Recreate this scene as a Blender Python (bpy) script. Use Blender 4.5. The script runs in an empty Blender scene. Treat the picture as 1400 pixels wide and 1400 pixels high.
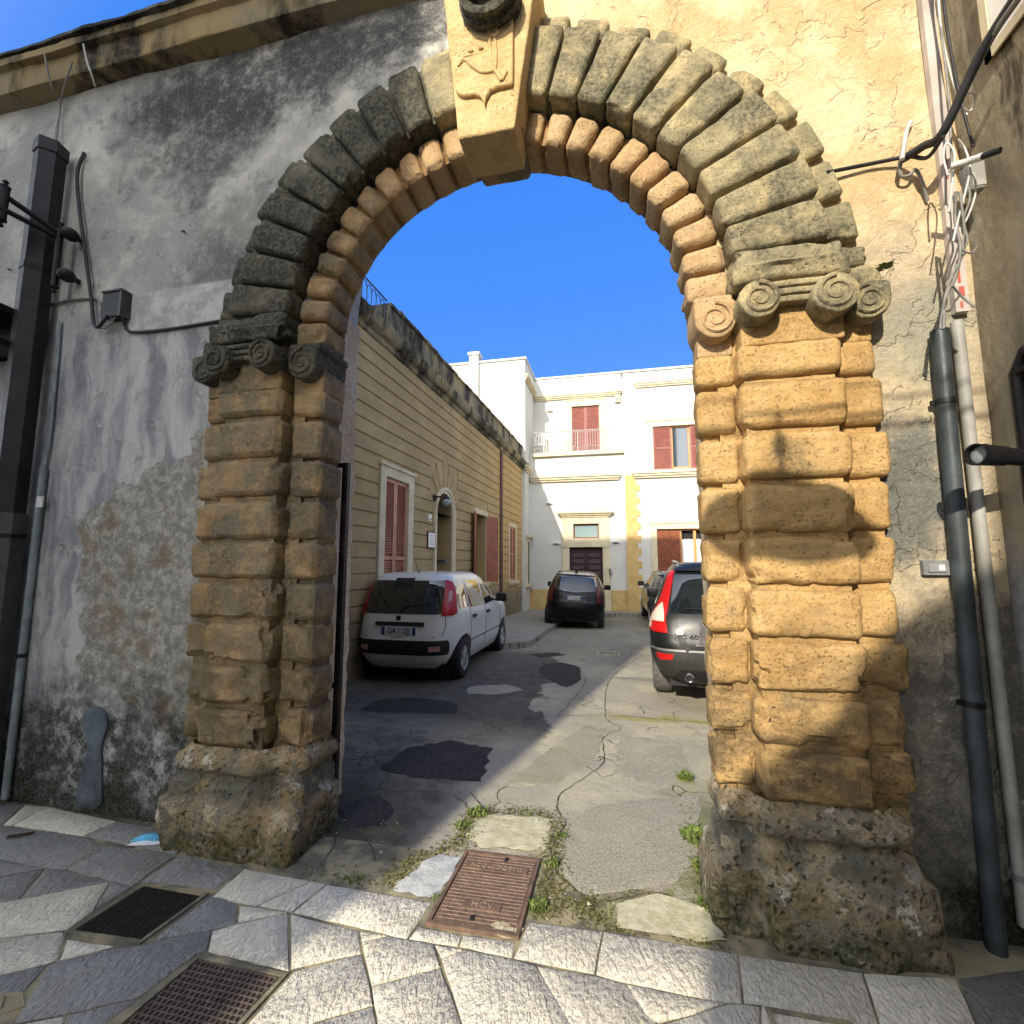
import bpy, bmesh, math, random
from mathutils import Vector, Matrix, noise
R = math.radians
random.seed(7)
S = bpy.context.scene
# ------------------------------------------------------------------ camera, world, sun, exposure
H = 1.65; F = 640.0; PITCH = R(6.4); YAW = R(12.3)
cd = bpy.data.cameras.new("camera"); cam = bpy.data.objects.new("camera", cd); S.collection.objects.link(cam)
cd.sensor_width = 36; cd.lens = 36*F/1400; cd.clip_start = .05; cd.clip_end = 3000
cam.location = (0, 0, H); cam.rotation_euler = (math.pi/2+PITCH, 0, YAW)
S.camera = cam
SUN_T = .242; SUN_Z = .534           # sun travels (+.242, +1, -.534)
sund = Vector((SUN_T, 1, -SUN_Z)).normalized()
W = bpy.data.worlds.new("World"); S.world = W; W.use_nodes = True
nt = W.node_tree; nt.nodes.clear()
sky = nt.nodes.new('ShaderNodeTexSky'); sky.sky_type = 'NISHITA'; sky.sun_disc = False
sky.sun_elevation = math.asin(-sund.z); sky.sun_rotation = math.atan2(-sund.x, -sund.y) % (2*math.pi)
sky.altitude = 0; sky.air_density = 1.0; sky.dust_density = 1.2; sky.ozone_density = 1.5
def wn_(t, **k):
    n = nt.nodes.new(t)
    for a, v in k.items(): setattr(n, a, v)
    return n
tc_ = wn_('ShaderNodeTexCoord'); sp_ = wn_('ShaderNodeSeparateXYZ'); nt.links.new(tc_.outputs['Generated'], sp_.inputs[0])
mr_ = wn_('ShaderNodeMapRange', interpolation_type='SMOOTHSTEP'); nt.links.new(sp_.outputs[1], mr_.inputs[0]); mr_.inputs[1].default_value = -.15; mr_.inputs[2].default_value = .45
hs = wn_('ShaderNodeHueSaturation'); hs.inputs['Saturation'].default_value = .42; hs.inputs['Value'].default_value = 1.55; nt.links.new(sky.outputs[0], hs.inputs['Color'])   # sunward half of the sky: paler
az = wn_('ShaderNodeMix', data_type='RGBA'); az.inputs[0].default_value = .82; nt.links.new(sky.outputs[0], az.inputs[6]); az.inputs[7].default_value = (.035, .66, 2.9, 1)   # deep azure away from the sun
mx_ = wn_('ShaderNodeMix', data_type='RGBA'); nt.links.new(mr_.outputs[0], mx_.inputs[0]); nt.links.new(hs.outputs[0], mx_.inputs[6]); nt.links.new(az.outputs[2], mx_.inputs[7])
bg = wn_('ShaderNodeBackground'); bg.inputs[1].default_value = .14; wo = wn_('ShaderNodeOutputWorld')
nt.links.new(mx_.outputs[2], bg.inputs[0]); nt.links.new(bg.outputs[0], wo.inputs[0])
sl = bpy.data.lights.new("sun", 'SUN'); sl.energy = 2.6; sl.angle = R(.5); sl.color = (1, .91, .76)
so = bpy.data.objects.new("sun", sl); S.collection.objects.link(so)
so.rotation_euler = sund.to_track_quat('-Z', 'Y').to_euler(); so.location = (-5, -20, 20)
S.view_settings.view_transform = 'Standard'; S.view_settings.look = 'None'; S.view_settings.gamma = 1
S.view_settings.exposure = 1.3
S.cycles.max_bounces = 6; S.cycles.diffuse_bounces = 3

# ------------------------------------------------------------------ node helpers
class N:
    def __init__(s, name):
        s.m = bpy.data.materials.new(name); s.m.use_nodes = True; s.t = s.m.node_tree
        s.b = s.t.nodes['Principled BSDF']; s.pos = s.t.nodes.new('ShaderNodeNewGeometry').outputs['Position']
        x = s.t.nodes.new('ShaderNodeSeparateXYZ'); s.t.links.new(s.pos, x.inputs[0]); s.X, s.Y, s.Z = x.outputs
        s.rnd = s.t.nodes.new('ShaderNodeObjectInfo').outputs['Random']
    def put(s, sock, v):
        if v is None: return
        if hasattr(v, 'links'): s.t.links.new(v, sock)
        else:
            if isinstance(v, tuple) and len(v) == 3 and sock.type == 'RGBA': v = v+(1,)
            sock.default_value = v
    def noise(s, scale, detail=4, rough=.55, vec=None, dist=0, col=False):
        n = s.t.nodes.new('ShaderNodeTexNoise'); n.inputs['Scale'].default_value = scale; n.inputs['Detail'].default_value = min(detail, 5)
        n.inputs['Roughness'].default_value = rough; n.inputs['Distortion'].default_value = dist
        s.put(n.inputs['Vector'], vec or s.pos); return n.outputs[1 if col else 0]
    def voro(s, scale, feature='F1', vec=None, out=0, rand=1):
        n = s.t.nodes.new('ShaderNodeTexVoronoi'); n.feature = feature; n.inputs['Scale'].default_value = scale
        n.inputs['Randomness'].default_value = rand
        s.put(n.inputs['Vector'], vec or s.pos); return n.outputs[out]
    def math(s, op, a, b=0, clamp=False):
        n = s.t.nodes.new('ShaderNodeMath'); n.operation = op; n.use_clamp = clamp; s.put(n.inputs[0], a); s.put(n.inputs[1], b); return n.outputs[0]
    def mix(s, f, a, b, mode='MIX'):
        n = s.t.nodes.new('ShaderNodeMix'); n.data_type = 'RGBA'; n.blend_type = mode; n.clamp_factor = True
        s.put(n.inputs[0], f); s.put(n.inputs[6], a); s.put(n.inputs[7], b); return n.outputs[2]
    def step(s, v, lo, hi, a=0., b=1.):
        n = s.t.nodes.new('ShaderNodeMapRange'); n.interpolation_type = 'SMOOTHSTEP'
        for i, q in enumerate((v, lo, hi, a, b)): s.put(n.inputs[i], q)
        return n.outputs[0]
    def mapv(s, scale=(1, 1, 1), vec=None, rot=(0, 0, 0)):
        n = s.t.nodes.new('ShaderNodeMapping'); n.inputs['Scale'].default_value = scale; n.inputs['Rotation'].default_value = rot
        s.put(n.inputs[0], vec or s.pos); return n.outputs[0]
    def warp(s, amp, scale, vec=None):
        c = s.noise(scale, 3, .5, vec, 0, True); n = s.t.nodes.new('ShaderNodeVectorMath'); n.operation = 'MULTIPLY_ADD'
        s.t.links.new(c, n.inputs[0]); n.inputs[1].default_value = (amp,)*3; s.put(n.inputs[2], vec or s.pos); return n.outputs[0]
    def bump(s, h, dist=.01, strength=1, prev=None):
        n = s.t.nodes.new('ShaderNodeBump'); n.inputs['Distance'].default_value = dist; n.inputs['Strength'].default_value = strength
        s.put(n.inputs['Height'], h); s.put(n.inputs['Normal'], prev); return n.outputs[0]
    def ell(s, cx, cz, rx, rz, soft=.5, n=None, ax='X'):
        a = s.math('DIVIDE', s.math('SUBTRACT', s.X if ax == 'X' else s.Y, cx), rx); b = s.math('DIVIDE', s.math('SUBTRACT', s.Z if ax != 'XY' else s.Y, cz), rz)
        d = s.math('SQRT', s.math('ADD', s.math('MULTIPLY', a, a), s.math('MULTIPLY', b, b)))
        if n is not None: d = s.math('ADD', d, n)
        return s.step(d, 1-soft/2, 1+soft/2, 1, 0)
    def done(s, col, rough=.9, nrm=None, spec=.3, metal=0, **k):
        s.put(s.b.inputs['Base Color'], col); s.put(s.b.inputs['Roughness'], rough); s.put(s.b.inputs['Normal'], nrm)
        s.b.inputs['Specular IOR Level'].default_value = spec; s.b.inputs['Metallic'].default_value = metal
        for a, v in k.items(): s.put(s.b.inputs[a.replace('_', ' ')], v)
        return s.m

def simple(name, col, rough=.6, metal=0, var=.25, scale=12, spec=.4, bump=.001, **k):
    n = N(name); f = n.noise(scale, 5, .6)
    c2 = tuple(max(0, c*(1-var)) for c in col); c1 = tuple(min(1, c*(1+var*.6)) for c in col)
    return n.done(n.mix(n.step(f, .3, .7), c2, c1), n.step(n.noise(scale*3, 3), .2, .8, max(0, rough-.08), min(1, rough+.08)),
                  n.bump(n.noise(scale*8, 4), bump) if bump else None, spec, metal, **k)

def stone(name, c1, c2, crust=(.05, .048, .035), crust_amt=.35, patch=None, patch_amt=.0, bumpd=.008, low=False, white=.25):
    n = N(name)
    w = n.warp(.06, 5)
    f = n.noise(3.2, 6, .62, w); g = n.noise(22, 6, .68); layer = n.noise(9, 5, .6, n.mapv((1, 1, 3.5), w))
    per = n.math('MULTIPLY_ADD', n.rnd, 1); n.t.nodes[-1].inputs[2].default_value = 0
    col = n.mix(n.step(f, .33, .68), c1, c2)
    col = n.mix(n.step(layer, .4, .75, 0, .45), col, tuple(c*.62 for c in c1))
    col = n.mix(n.math('MULTIPLY', per, .35), col, tuple(c*.8 for c in c2))
    col = n.mix(n.step(g, .5, .8, 0, .35), col, tuple(min(1, c*1.5+.03) for c in c2))
    # black crust
    cm = n.math('MULTIPLY', n.step(n.noise(2.1, 7, .72, w), .62-crust_amt*.5, .80-crust_amt*.45), n.step(n.noise(40, 5, .7), .38, .62, .35, 1))
    col = n.mix(cm, col, crust)
    if patch:
        pm = n.step(n.noise(5.5, 5, .66, n.warp(.1, 8)), .60-patch_amt*.3, .86-patch_amt*.28)
        col = n.mix(n.math('MULTIPLY', pm, n.step(n.noise(48, 5, .75), .34, .60, .45, 1)), col, patch)
    if low: col = n.mix(n.math('MULTIPLY', n.step(n.Z, 1.6, .7), n.step(n.noise(4.5, 5, .7, n.mapv((1, 1, 2), w)), .40, .60, .15, .9)), col, (.13, .095, .052))
    # salt specks
    col = n.mix(n.step(n.voro(55), .1, .06, 0, white), col, (.75, .68, .5))
    grit = n.step(n.noise(75, 5, .8), .54, .68); col = n.mix(n.math('MULTIPLY', grit, n.step(n.noise(4, 4), .36, .66, .15, .75)), col, tuple(c*.28 for c in c1))
    pv = n.voro(38, vec=n.warp(.03, 20)); pits = n.step(pv, .0, .35)
    col = n.mix(n.math('MULTIPLY', n.step(pv, .17, .07), n.step(n.noise(5, 3), .45, .6)), col, tuple(c*.22 for c in c1))
    h = n.math('ADD', n.math('MULTIPLY', g, .55), n.math('MULTIPLY', pits, n.step(n.noise(5, 3), .4, .65, .08, .6)))
    h = n.math('SUBTRACT', h, n.math('MULTIPLY', grit, .25)); h = n.math('ADD', h, n.math('MULTIPLY', layer, .6)); h = n.math('ADD', h, n.math('MULTIPLY', n.noise(90, 4, .7), .25))
    return n.done(col, .93, n.bump(h, bumpd), .15)

M = {}
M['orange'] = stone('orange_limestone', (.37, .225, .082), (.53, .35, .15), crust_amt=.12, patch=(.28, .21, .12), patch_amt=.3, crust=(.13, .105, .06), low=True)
M['orange_shade'] = stone('shaded_tan_limestone', (.33, .205, .085), (.46, .32, .165), crust_amt=.40, patch=(.17, .15, .11), patch_amt=.75, crust=(.085, .08, .06), low=True)  # sooty, dimmer copy of orange; shade on left stones put into colour
M['buff'] = stone('buff_limestone', (.50, .33, .14), (.60, .43, .22), crust_amt=.05, bumpd=.006, white=.1)
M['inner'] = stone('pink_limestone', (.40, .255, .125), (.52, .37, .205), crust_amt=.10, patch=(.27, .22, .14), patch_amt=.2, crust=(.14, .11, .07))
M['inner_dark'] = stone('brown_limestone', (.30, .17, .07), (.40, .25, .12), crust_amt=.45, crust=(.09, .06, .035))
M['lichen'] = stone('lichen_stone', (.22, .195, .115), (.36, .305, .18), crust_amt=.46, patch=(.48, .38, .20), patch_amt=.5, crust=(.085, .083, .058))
M['lichen_dark'] = stone('blackened_shade_stone', (.10, .096, .07), (.20, .185, .13), crust_amt=.62, patch=(.33, .29, .18), patch_amt=.12, crust=(.035, .035, .027), white=.3)  # blackened stone, darkened further to paint shade on the left ring
def plinth_mat(name, o1, o2):
    n = N(name); w = n.warp(.12, 6)
    g = n.noise(24, 7, .7); f = n.noise(4.5, 7, .68, w)
    col = n.mix(n.step(f, .38, .62), o1, o2)
    col = n.mix(n.step(n.noise(8, 6, .65, n.warp(.1, 9)), .5, .62), col, (.16, .145, .11))
    col = n.mix(n.step(n.noise(5, 6, .7), .50, .62), col, (.40, .33, .22)); col = n.mix(n.step(n.noise(7, 6, .75, w), .57, .62), col, (.50, .46, .38)); col = n.mix(n.step(n.noise(60, 5, .8), .52, .66, 0, .8), col, (.04, .035, .025))
    col = n.mix(n.step(n.noise(11, 6, .7, w), .60, .66), col, (.035, .032, .022))
    hz = n.math('ADD', n.Z, n.math('MULTIPLY', n.math('SUBTRACT', f, .5), .8))
    band = n.math('MULTIPLY', n.step(n.Z, .22, .34), n.step(n.Z, .5, .42)); col = n.mix(n.math('MULTIPLY', band, n.step(f, .4, .55, .2, .85)), col, (.10, .10, .078))
    col = n.mix(n.math('MULTIPLY', n.step(hz, .24, .02, 0, .9), n.step(g, .35, .6, .4, 1)), col, (.04, .048, .018))
    col = n.mix(n.step(n.voro(48), .12, .06, 0, .3), col, (.6, .55, .42))
    h = n.math('ADD', n.math('MULTIPLY', g, .7), n.math('MULTIPLY', n.step(n.voro(26, vec=n.warp(.05, 18)), 0, .4), .7))
    return n.done(col, .95, n.bump(h, .032), .15)
M['plinth_l'] = plinth_mat('worn_base_stone', (.34, .23, .105), (.22, .185, .12))
M['plinth_r'] = plinth_mat('crumbling_base_stone', (.31, .23, .12), (.21, .185, .13))

def plaster():
    n = N('old_plaster'); w = n.warp(.25, 2.5); f = n.noise(1.6, 8, .66, w); g = n.noise(7, 8, .7); fine = n.noise(60, 5, .7)
    streak = n.noise(2.6, 6, .62, n.mapv((2.4, 1, .5), w))
    # left part
    left = n.mix(n.step(f, .38, .66), (.33, .325, .29), (.60, .57, .48))
    left = n.mix(n.step(n.math('ADD', n.Z, n.math('MULTIPLY', n.math('SUBTRACT', f, .5), 1.6)), 3.3, 4.1), n.mix(n.step(streak, .35, .65), (.20, .205, .215), (.47, .46, .435)), left)
    left = n.mix(n.step(streak, .62, .75, 0, .6), left, (.47, .45, .38))
    left = n.mix(n.step(n.noise(5, 7, .7, w), .56, .70, 0, .6), left, (.11, .11, .11)); left = n.mix(n.step(n.noise(11, 7, .75, w), .58, .66, 0, .5), left, (.55, .54, .49)); left = n.mix(n.step(n.noise(26, 7, .75), .60, .68, 0, .35), left, (.10, .10, .10))
    nn = n.math('MULTIPLY', n.math('SUBTRACT', n.noise(3.2, 8, .7), .5), 2.6)
    for cx, cz, rx, rz, so, am in ((-2.3, 5.28, 1.25, .36, .8, .9), (-2.95, 4.95, .55, .45, .9, .8), (-1.5, 5.45, 1.0, .28, .8, .8), (-3.65, 5.2, .3, .5, 1, .45), (-2.55, 3.9, .45, .45, 1, .45), (-2.75, 3.62, .5, .3, 1, .5)):
        col = (.045, .047, .048); left = n.mix(n.math('MULTIPLY', n.math('MULTIPLY', n.ell(cx, cz, rx, rz, so, nn), am), n.step(n.noise(13, 6, .75), .30, .56, .45, 1)), left, col)
    # repaired light panel
    pan = n.math('MULTIPLY', n.math('MULTIPLY', n.step(n.X, -3.57, -3.55), n.step(n.X, -2.5, -2.6)), n.math('MULTIPLY', n.step(n.Z, 3.36, 3.38), n.step(n.Z, 3.70, 3.67)))
    left = n.mix(n.math('MULTIPLY', pan, .65), left, n.mix(n.step(g, .4, .6), (.40, .39, .375), (.64, .62, .58)))
    # exposed rough coat
    ex = n.ell(-2.85, 1.55, .95, .95, .06, n.math('MULTIPLY', n.math('SUBTRACT', n.noise(1.9, 8, .62), .5), 1.3))
    exm = n.mix(n.step(n.noise(14, 8, .75), .42, .6), (.36, .34, .28), (.62, .59, .50))
    exm = n.mix(n.step(n.noise(4, 6), .55, .7), exm, (.36, .27, .18))
    left = n.mix(ex, left, exm)
    # damp foot
    fz = n.math('ADD', n.Z, n.math('MULTIPLY', n.math('SUBTRACT', n.noise(2.4, 8, .7), .5), 1.5))
    left = n.mix(n.math('MULTIPLY', n.step(fz, 1.15, .45), n.step(n.noise(9, 8, .72), .36, .56, .25, 1)), left, (.045, .047, .038))
    left = n.mix(n.step(fz, .32, .05), left, (.02, .022, .014))
    # right part
    rf = n.noise(2.3, 7, .66, n.warp(.4, 2)); 
    right = n.mix(n.step(rf, .38, .62), (.56, .39, .20), (.68, .54, .33))
    right = n.mix(n.step(n.noise(1.3, 7, .7), .5, .66), right, (.60, .46, .26))
    right = n.mix(n.step(n.noise(9, 8, .74), .62, .72, 0, .5), right, (.36, .26, .14))
    low = n.step(n.math('ADD', n.Z, n.math('MULTIPLY', n.math('SUBTRACT', rf, .5), 1.5)), 3.55, 3.2)
    right = n.mix(n.math('MULTIPLY', low, .75), right, n.mix(n.step(rf, .4, .6), (.36, .32, .24), (.46, .38, .25)))
    low2 = n.step(n.math('ADD', n.Z, n.math('MULTIPLY', n.math('SUBTRACT', rf, .5), 1.2)), 1.55, 1.3)
    right = n.mix(low2, right, n.mix(n.step(g, .42, .6), (.22, .20, .165), (.38, .345, .27)))
    right = n.mix(n.ell(1.42, 2.0, .16, .35, .9, nn), right, (.14, .14, .12))  # dark spot stands for a blurred shadow, put into the colour
    right = n.mix(n.math('MULTIPLY', n.ell(1.55, 2.85, .22, .25, .9, nn), .6), right, (.20, .22, .18))
    right = n.mix(n.step(fz, .35, .0), right, (.03, .035, .02))
    side = n.step(n.X, -.8, -.2); col = n.mix(side, left, right)
    col = n.mix(n.step(fine, .4, .8, 0, .15), col, (.7, .68, .6))
    # relief: flaking cracks right, rough coat left
    cr = n.voro(3.4, 'DISTANCE_TO_EDGE', n.warp(.5, 3.2)); crm = n.step(cr, 0, .035, 1, 0)
    crm = n.math('MULTIPLY', crm, n.step(n.noise(1.7, 4), .55, .66))
    col = n.mix(n.math('MULTIPLY', crm, n.math('MULTIPLY', side, .22)), col, (.26, .18, .09))
    rough_h = n.math('MULTIPLY', n.step(n.noise(20, 8, .8, n.warp(.15, 6)), .3, .7), n.mix(side, n.mix(ex, (.12,)*3, (1.2,)*3), n.mix(low2, (.35,)*3, (1.3,)*3)))
    h = n.math('ADD', n.math('MULTIPLY', g, .5), rough_h)
    h = n.math('SUBTRACT', h, n.math('MULTIPLY', ex, 1.0)); h = n.math('SUBTRACT', h, n.math('MULTIPLY', crm, n.math('MULTIPLY', side, .45)))
    h = n.math('ADD', h, n.math('MULTIPLY', fine, .12)); h = n.math('ADD', h, n.math('MULTIPLY', f, 1.0))
    # stepped flakes
    fl = n.step(n.noise(2.8, 7, .6, n.warp(.5, 3)), .53, .545); h = n.math('ADD', h, n.math('MULTIPLY', fl, n.math('MULTIPLY', side, .5)))
    return n.done(col, .95, n.bump(h, .016), .12)
M['plaster'] = plaster()
M['jamb'] = stone('jamb_plaster', (.56, .43, .27), (.72, .59, .42), crust_amt=.1, bumpd=.02, crust=(.25, .17, .1))
def rwall():
    n = N('stained_render'); w = n.warp(.2, 2); f = n.noise(1.8, 8, .7, n.mapv((1, 1, .35), w)); g = n.noise(14, 8, .72)
    c = n.mix(n.step(f, .35, .65), (.15, .125, .085), (.34, .285, .19))
    c = n.mix(n.step(n.noise(3, 8, .7, n.mapv((1, 1.5, .3), w)), .56, .68), c, (.07, .06, .045))
    c = n.mix(n.step(n.noise(4, 6, .7), .6, .7), c, (.36, .35, .29))
    c = n.mix(n.step(n.math('ADD', n.Z, n.math('MULTIPLY', f, .8)), 2.3, 1.9), c, n.mix(n.step(g, .4, .6), (.20, .195, .175), (.27, .26, .235)))
    return n.done(c, .93, n.bump(n.math('ADD', g, n.math('MULTIPLY', f, 2)), .008), .15)
M['rwall'] = rwall()
def white_wall():
    n = N('white_render'); f = n.noise(.6, 6, .6); s_ = n.noise(3, 6, .65, n.mapv((3, 3, .3)))
    c = n.mix(n.step(f, .3, .7), (.51, .495, .44), (.575, .56, .505)); c = n.mix(n.step(s_, .58, .75, 0, .35), c, (.48, .47, .43))
    return n.done(c, .9, n.bump(n.noise(40, 4), .003), .2)
M['white'] = white_wall()
M['cream'] = simple('cream_trim_stone', (.58, .50, .34), .85, var=.15, scale=3, spec=.2)
M['ochre'] = stone('ochre_quoin_stone', (.50, .33, .12), (.60, .43, .18), crust_amt=.12, bumpd=.01, crust=(.3, .22, .12))
def house_mat():
    n = N('rusticated_stone'); f = n.noise(1.2, 6, .6); g = n.noise(10, 7, .7); blk = n.noise(1.1, 2, .5, n.mapv((.2, 1.6, 4.04)))
    c = n.mix(n.step(f, .35, .65), (.34, .245, .12), (.42, .31, .155)); c = n.mix(n.step(blk, .4, .65, 0, .55), c, (.30, .225, .13))
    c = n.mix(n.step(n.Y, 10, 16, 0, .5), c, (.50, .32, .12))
    c = n.mix(n.step(g, .55, .75, 0, .4), c, (.19, .15, .09))
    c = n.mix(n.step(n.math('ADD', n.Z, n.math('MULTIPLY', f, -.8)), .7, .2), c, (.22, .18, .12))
    return n.done(c, .93, n.bump(g, .006), .15)
M['house'] = house_mat()
def cornice_mat(name, a, b, dark, amt):
    n = N(name); f = n.noise(1.7, 8, .7, n.warp(.3, 2)); g = n.noise(12, 7, .7)
    st = n.step(n.noise(1.3, 7, .7, n.mapv((1, 1, .25))), .6-amt*.25, .75-amt*.25)
    c = n.mix(n.step(f, .4, .6), a, b); c = n.mix(n.math('MULTIPLY', st, n.step(g, .3, .6, .6, 1)), c, dark)
    return n.done(c, .94, n.bump(n.math('ADD', g, f), .012), .15)
M['cornice'] = cornice_mat('cornice_stone', (.32, .23, .11), (.27, .225, .14), (.03, .028, .022), .45)
M['coping'] = cornice_mat('coping_stone', (.12, .11, .085), (.17, .16, .12), (.02, .02, .018), .8)
M['parapet'] = cornice_mat('parapet_stone', (.30, .24, .13), (.20, .18, .125), (.025, .025, .022), .75)

def slab_mat(name, tone, wet=0):
    n = N(name); per = n.rnd
    g = n.noise(7, 7, .7); f = n.noise(1.4, 5, .6)
    c = n.mix(n.step(f, .3, .7), tuple(t*.82 for t in tone), tone); c = n.mix(n.math('MULTIPLY', per, .4), c, tuple(t*.75 for t in tone))
    c = n.mix(n.step(n.noise(4, 6, .7), .55, .7, 0, .4), c, (tone[0]*.85, tone[1]*.78, tone[2]*.66))
    c = n.mix(n.step(n.noise(45, 5, .7), .62, .72, 0, .6), c, tuple(t*.35 for t in tone))
    c = n.mix(n.step(n.noise(2.6, 6, .72, n.warp(.2, 3)), .52, .66, 0, .5), c, tuple(t*.72 for t in tone)); c = n.mix(n.step(n.voro(17), .09, .05, 0, .5), c, tuple(t*.3 for t in tone))
    ch = n.noise(34, 4, .62, n.mapv((1.5, .75, 1), n.warp(.02, 12), (0, 0, R(-25)))); ch = n.step(ch, .36, .64)
    h = n.math('ADD', n.math('MULTIPLY', ch, 1.0), n.math('MULTIPLY', n.noise(120, 4, .6), .15))
    return n.done(c, n.step(g, .3, .7, .55, .8), n.bump(h, .0075), .35)
M['slab'] = slab_mat('chiselled_slab', (.74, .68, .55))
M['slab_shade'] = slab_mat('shaded_slab', (.29, .285, .265))  # darker copy of the slab; shade at the left put into the colour
M['asph_street'] = slab_mat('patched_pavement', (.20, .185, .165))
def mortar():
    n = N('mortar'); c = n.mix(n.step(n.noise(5, 6), .4, .6), (.13, .12, .09), (.30, .26, .16))
    return n.done(c, .95, n.bump(n.noise(60, 5), .005), .1)
M['mortar'] = mortar()
def far_street():
    n = N('far_slabs'); bt = n.t.nodes.new('ShaderNodeTexBrick'); n.t.links.new(n.mapv((1, 1, 1), None, (0, 0, R(32))), bt.inputs[0])
    for i, c in ((1, (.34, .33, .30, 1)), (2, (.27, .265, .25, 1)), (3, (.08, .075, .06, 1))): bt.inputs[i].default_value = c
    bt.inputs['Scale'].default_value = 1.3; bt.inputs['Mortar Size'].default_value = .012
    c = n.mix(n.step(n.noise(30, 5, .7), .4, .7, 0, .3), bt.outputs[0], (.12, .12, .11))
    return n.done(c, .75, n.bump(n.noise(30, 5), .005), .3)
M['far_street'] = far_street()
def ground_mat():
    n = N('courtyard_concrete'); w = n.warp(.5, 1.2); f = n.noise(.9, 7, .62, w); g = n.noise(7, 8, .7); gr = n.voro(95)
    c = n.mix(n.step(f, .42, .56), (.42, .38, .265), (.33, .30, .235))
    c = n.mix(n.step(n.noise(2.2, 7, .65, w), .54, .64, 0, .7), c, (.30, .265, .22))
    c = n.mix(n.step(gr, .45, .15, 0, .45), c, (.42, .39, .31)); c = n.mix(n.step(n.noise(70, 4, .7), .55, .75, 0, .5), c, (.10, .095, .08))
    # older dark asphalt further left and back; shade on the left painted in too
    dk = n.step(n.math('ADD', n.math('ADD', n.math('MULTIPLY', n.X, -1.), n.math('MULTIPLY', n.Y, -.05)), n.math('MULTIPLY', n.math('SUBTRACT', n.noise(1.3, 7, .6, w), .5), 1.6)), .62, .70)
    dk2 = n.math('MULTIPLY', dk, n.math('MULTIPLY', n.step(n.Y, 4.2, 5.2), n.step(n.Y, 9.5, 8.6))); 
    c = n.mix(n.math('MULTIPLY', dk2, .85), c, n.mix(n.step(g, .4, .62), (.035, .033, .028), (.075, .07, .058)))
    nearl = n.math('MULTIPLY', n.step(n.X, -1.0, -1.3), n.step(n.Y, 5.2, 4.2)); c = n.mix(n.math('MULTIPLY', nearl, n.step(f, .4, .6, .5, .9)), c, n.mix(n.step(g, .4, .6), (.05, .047, .038), (.13, .12, .098)))  # near left ground darkened, its shade carried by the colour
    farm = n.step(n.Y, 7.5, 9.5); c = n.mix(n.math('MULTIPLY', farm, .55), c, n.mix(n.step(g, .4, .6), (.13, .12, .095), (.19, .175, .13)))
    # moss and dirt near the threshold
    my = n.math('ADD', n.Y, n.math('MULTIPLY', n.math('SUBTRACT', n.noise(2.6, 7, .7), .5), 1.9))
    mo = n.math('MULTIPLY', n.step(my, 2.95, 2.5), n.step(n.noise(10, 7, .7), .42, .6)); c = n.mix(n.math('MULTIPLY', mo, .85), c, n.mix(n.step(g, .4, .6), (.12, .13, .03), (.25, .22, .08)))
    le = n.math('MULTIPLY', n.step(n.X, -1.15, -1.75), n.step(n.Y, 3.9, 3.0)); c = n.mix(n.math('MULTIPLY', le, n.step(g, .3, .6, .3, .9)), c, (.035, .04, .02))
    re = n.math('MULTIPLY', n.step(n.math('ADD', n.X, n.math('MULTIPLY', n.math('SUBTRACT', g, .5), .7)), .22, .5), n.step(n.Y, 4.4, 3.2)); c = n.mix(n.math('MULTIPLY', re, .8), c, (.09, .11, .025))
    mb = n.math('MULTIPLY', n.step(n.math('ABSOLUTE', n.math('SUBTRACT', n.Y, n.math('MULTIPLY_ADD', n.noise(3, 4), .3))), 0, 0), 0)
    lin = n.step(n.math('ABSOLUTE', n.math('SUBTRACT', n.math('ADD', n.Y, n.math('MULTIPLY', n.noise(2.5, 5), .5)), 5.72)), .16, .03); c = n.mix(n.math('MULTIPLY', n.math('MULTIPLY', lin, n.step(n.X, -.5, .1)), n.step(g, .35, .6)), c, (.27, .25, .07))
    cr = n.voro(.95, 'DISTANCE_TO_EDGE', n.warp(.9, 1.6)); crm = n.math('MULTIPLY', n.step(cr, 0, .008, 1, 0), n.step(n.noise(.8, 3), .42, .52))
    cr2 = n.math('MULTIPLY', n.step(n.voro(3.5, 'DISTANCE_TO_EDGE', n.warp(.5, 3)), 0, .015, 1, 0), n.step(n.noise(1.1, 3), .60, .68)); crm = n.math('MAXIMUM', crm, cr2)
    c = n.mix(n.math('MULTIPLY', crm, .7), c, (.08, .07, .045))
    h = n.math('ADD', n.math('MULTIPLY', g, 1.), n.math('MULTIPLY', gr, .35)); h = n.math('SUBTRACT', h, n.math('MULTIPLY', crm, 1.2)); h = n.math('ADD', h, n.math('MULTIPLY', f, 3))
    return n.done(c, .88, n.bump(h, .012), .25)
M['ground'] = ground_mat()
def patchm(name, a, b, rough=.9, s_=40):
    n = N(name); c = n.mix(n.step(n.noise(s_, 6, .7), .38, .62), a, b); c = n.mix(n.step(n.noise(3, 6), .5, .7, 0, .5), c, b)
    return n.done(c, rough, n.bump(n.math('ADD', n.noise(s_*1.5, 5, .7), n.noise(6, 5)), .008), .25)
M['tar'] = patchm('dark_asphalt', (.022, .021, .02), (.055, .052, .047))
M['grey_asph'] = patchm('grey_asphalt', (.25, .225, .175), (.41, .375, .29), s_=70)
M['cement'] = patchm('pale_cement', (.34, .35, .34), (.46, .46, .43), s_=12)
M['cement_y'] = patchm('mossy_cement', (.36, .33, .20), (.50, .46, .32), s_=9)
M['bluegrey'] = simple('blue_grey_steel', (.13, .155, .20), .45, var=.3, scale=8, metal=.2)
M['iron'] = simple('black_iron', (.012, .011, .012), .5, metal=.3, var=.4, scale=20)
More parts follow.
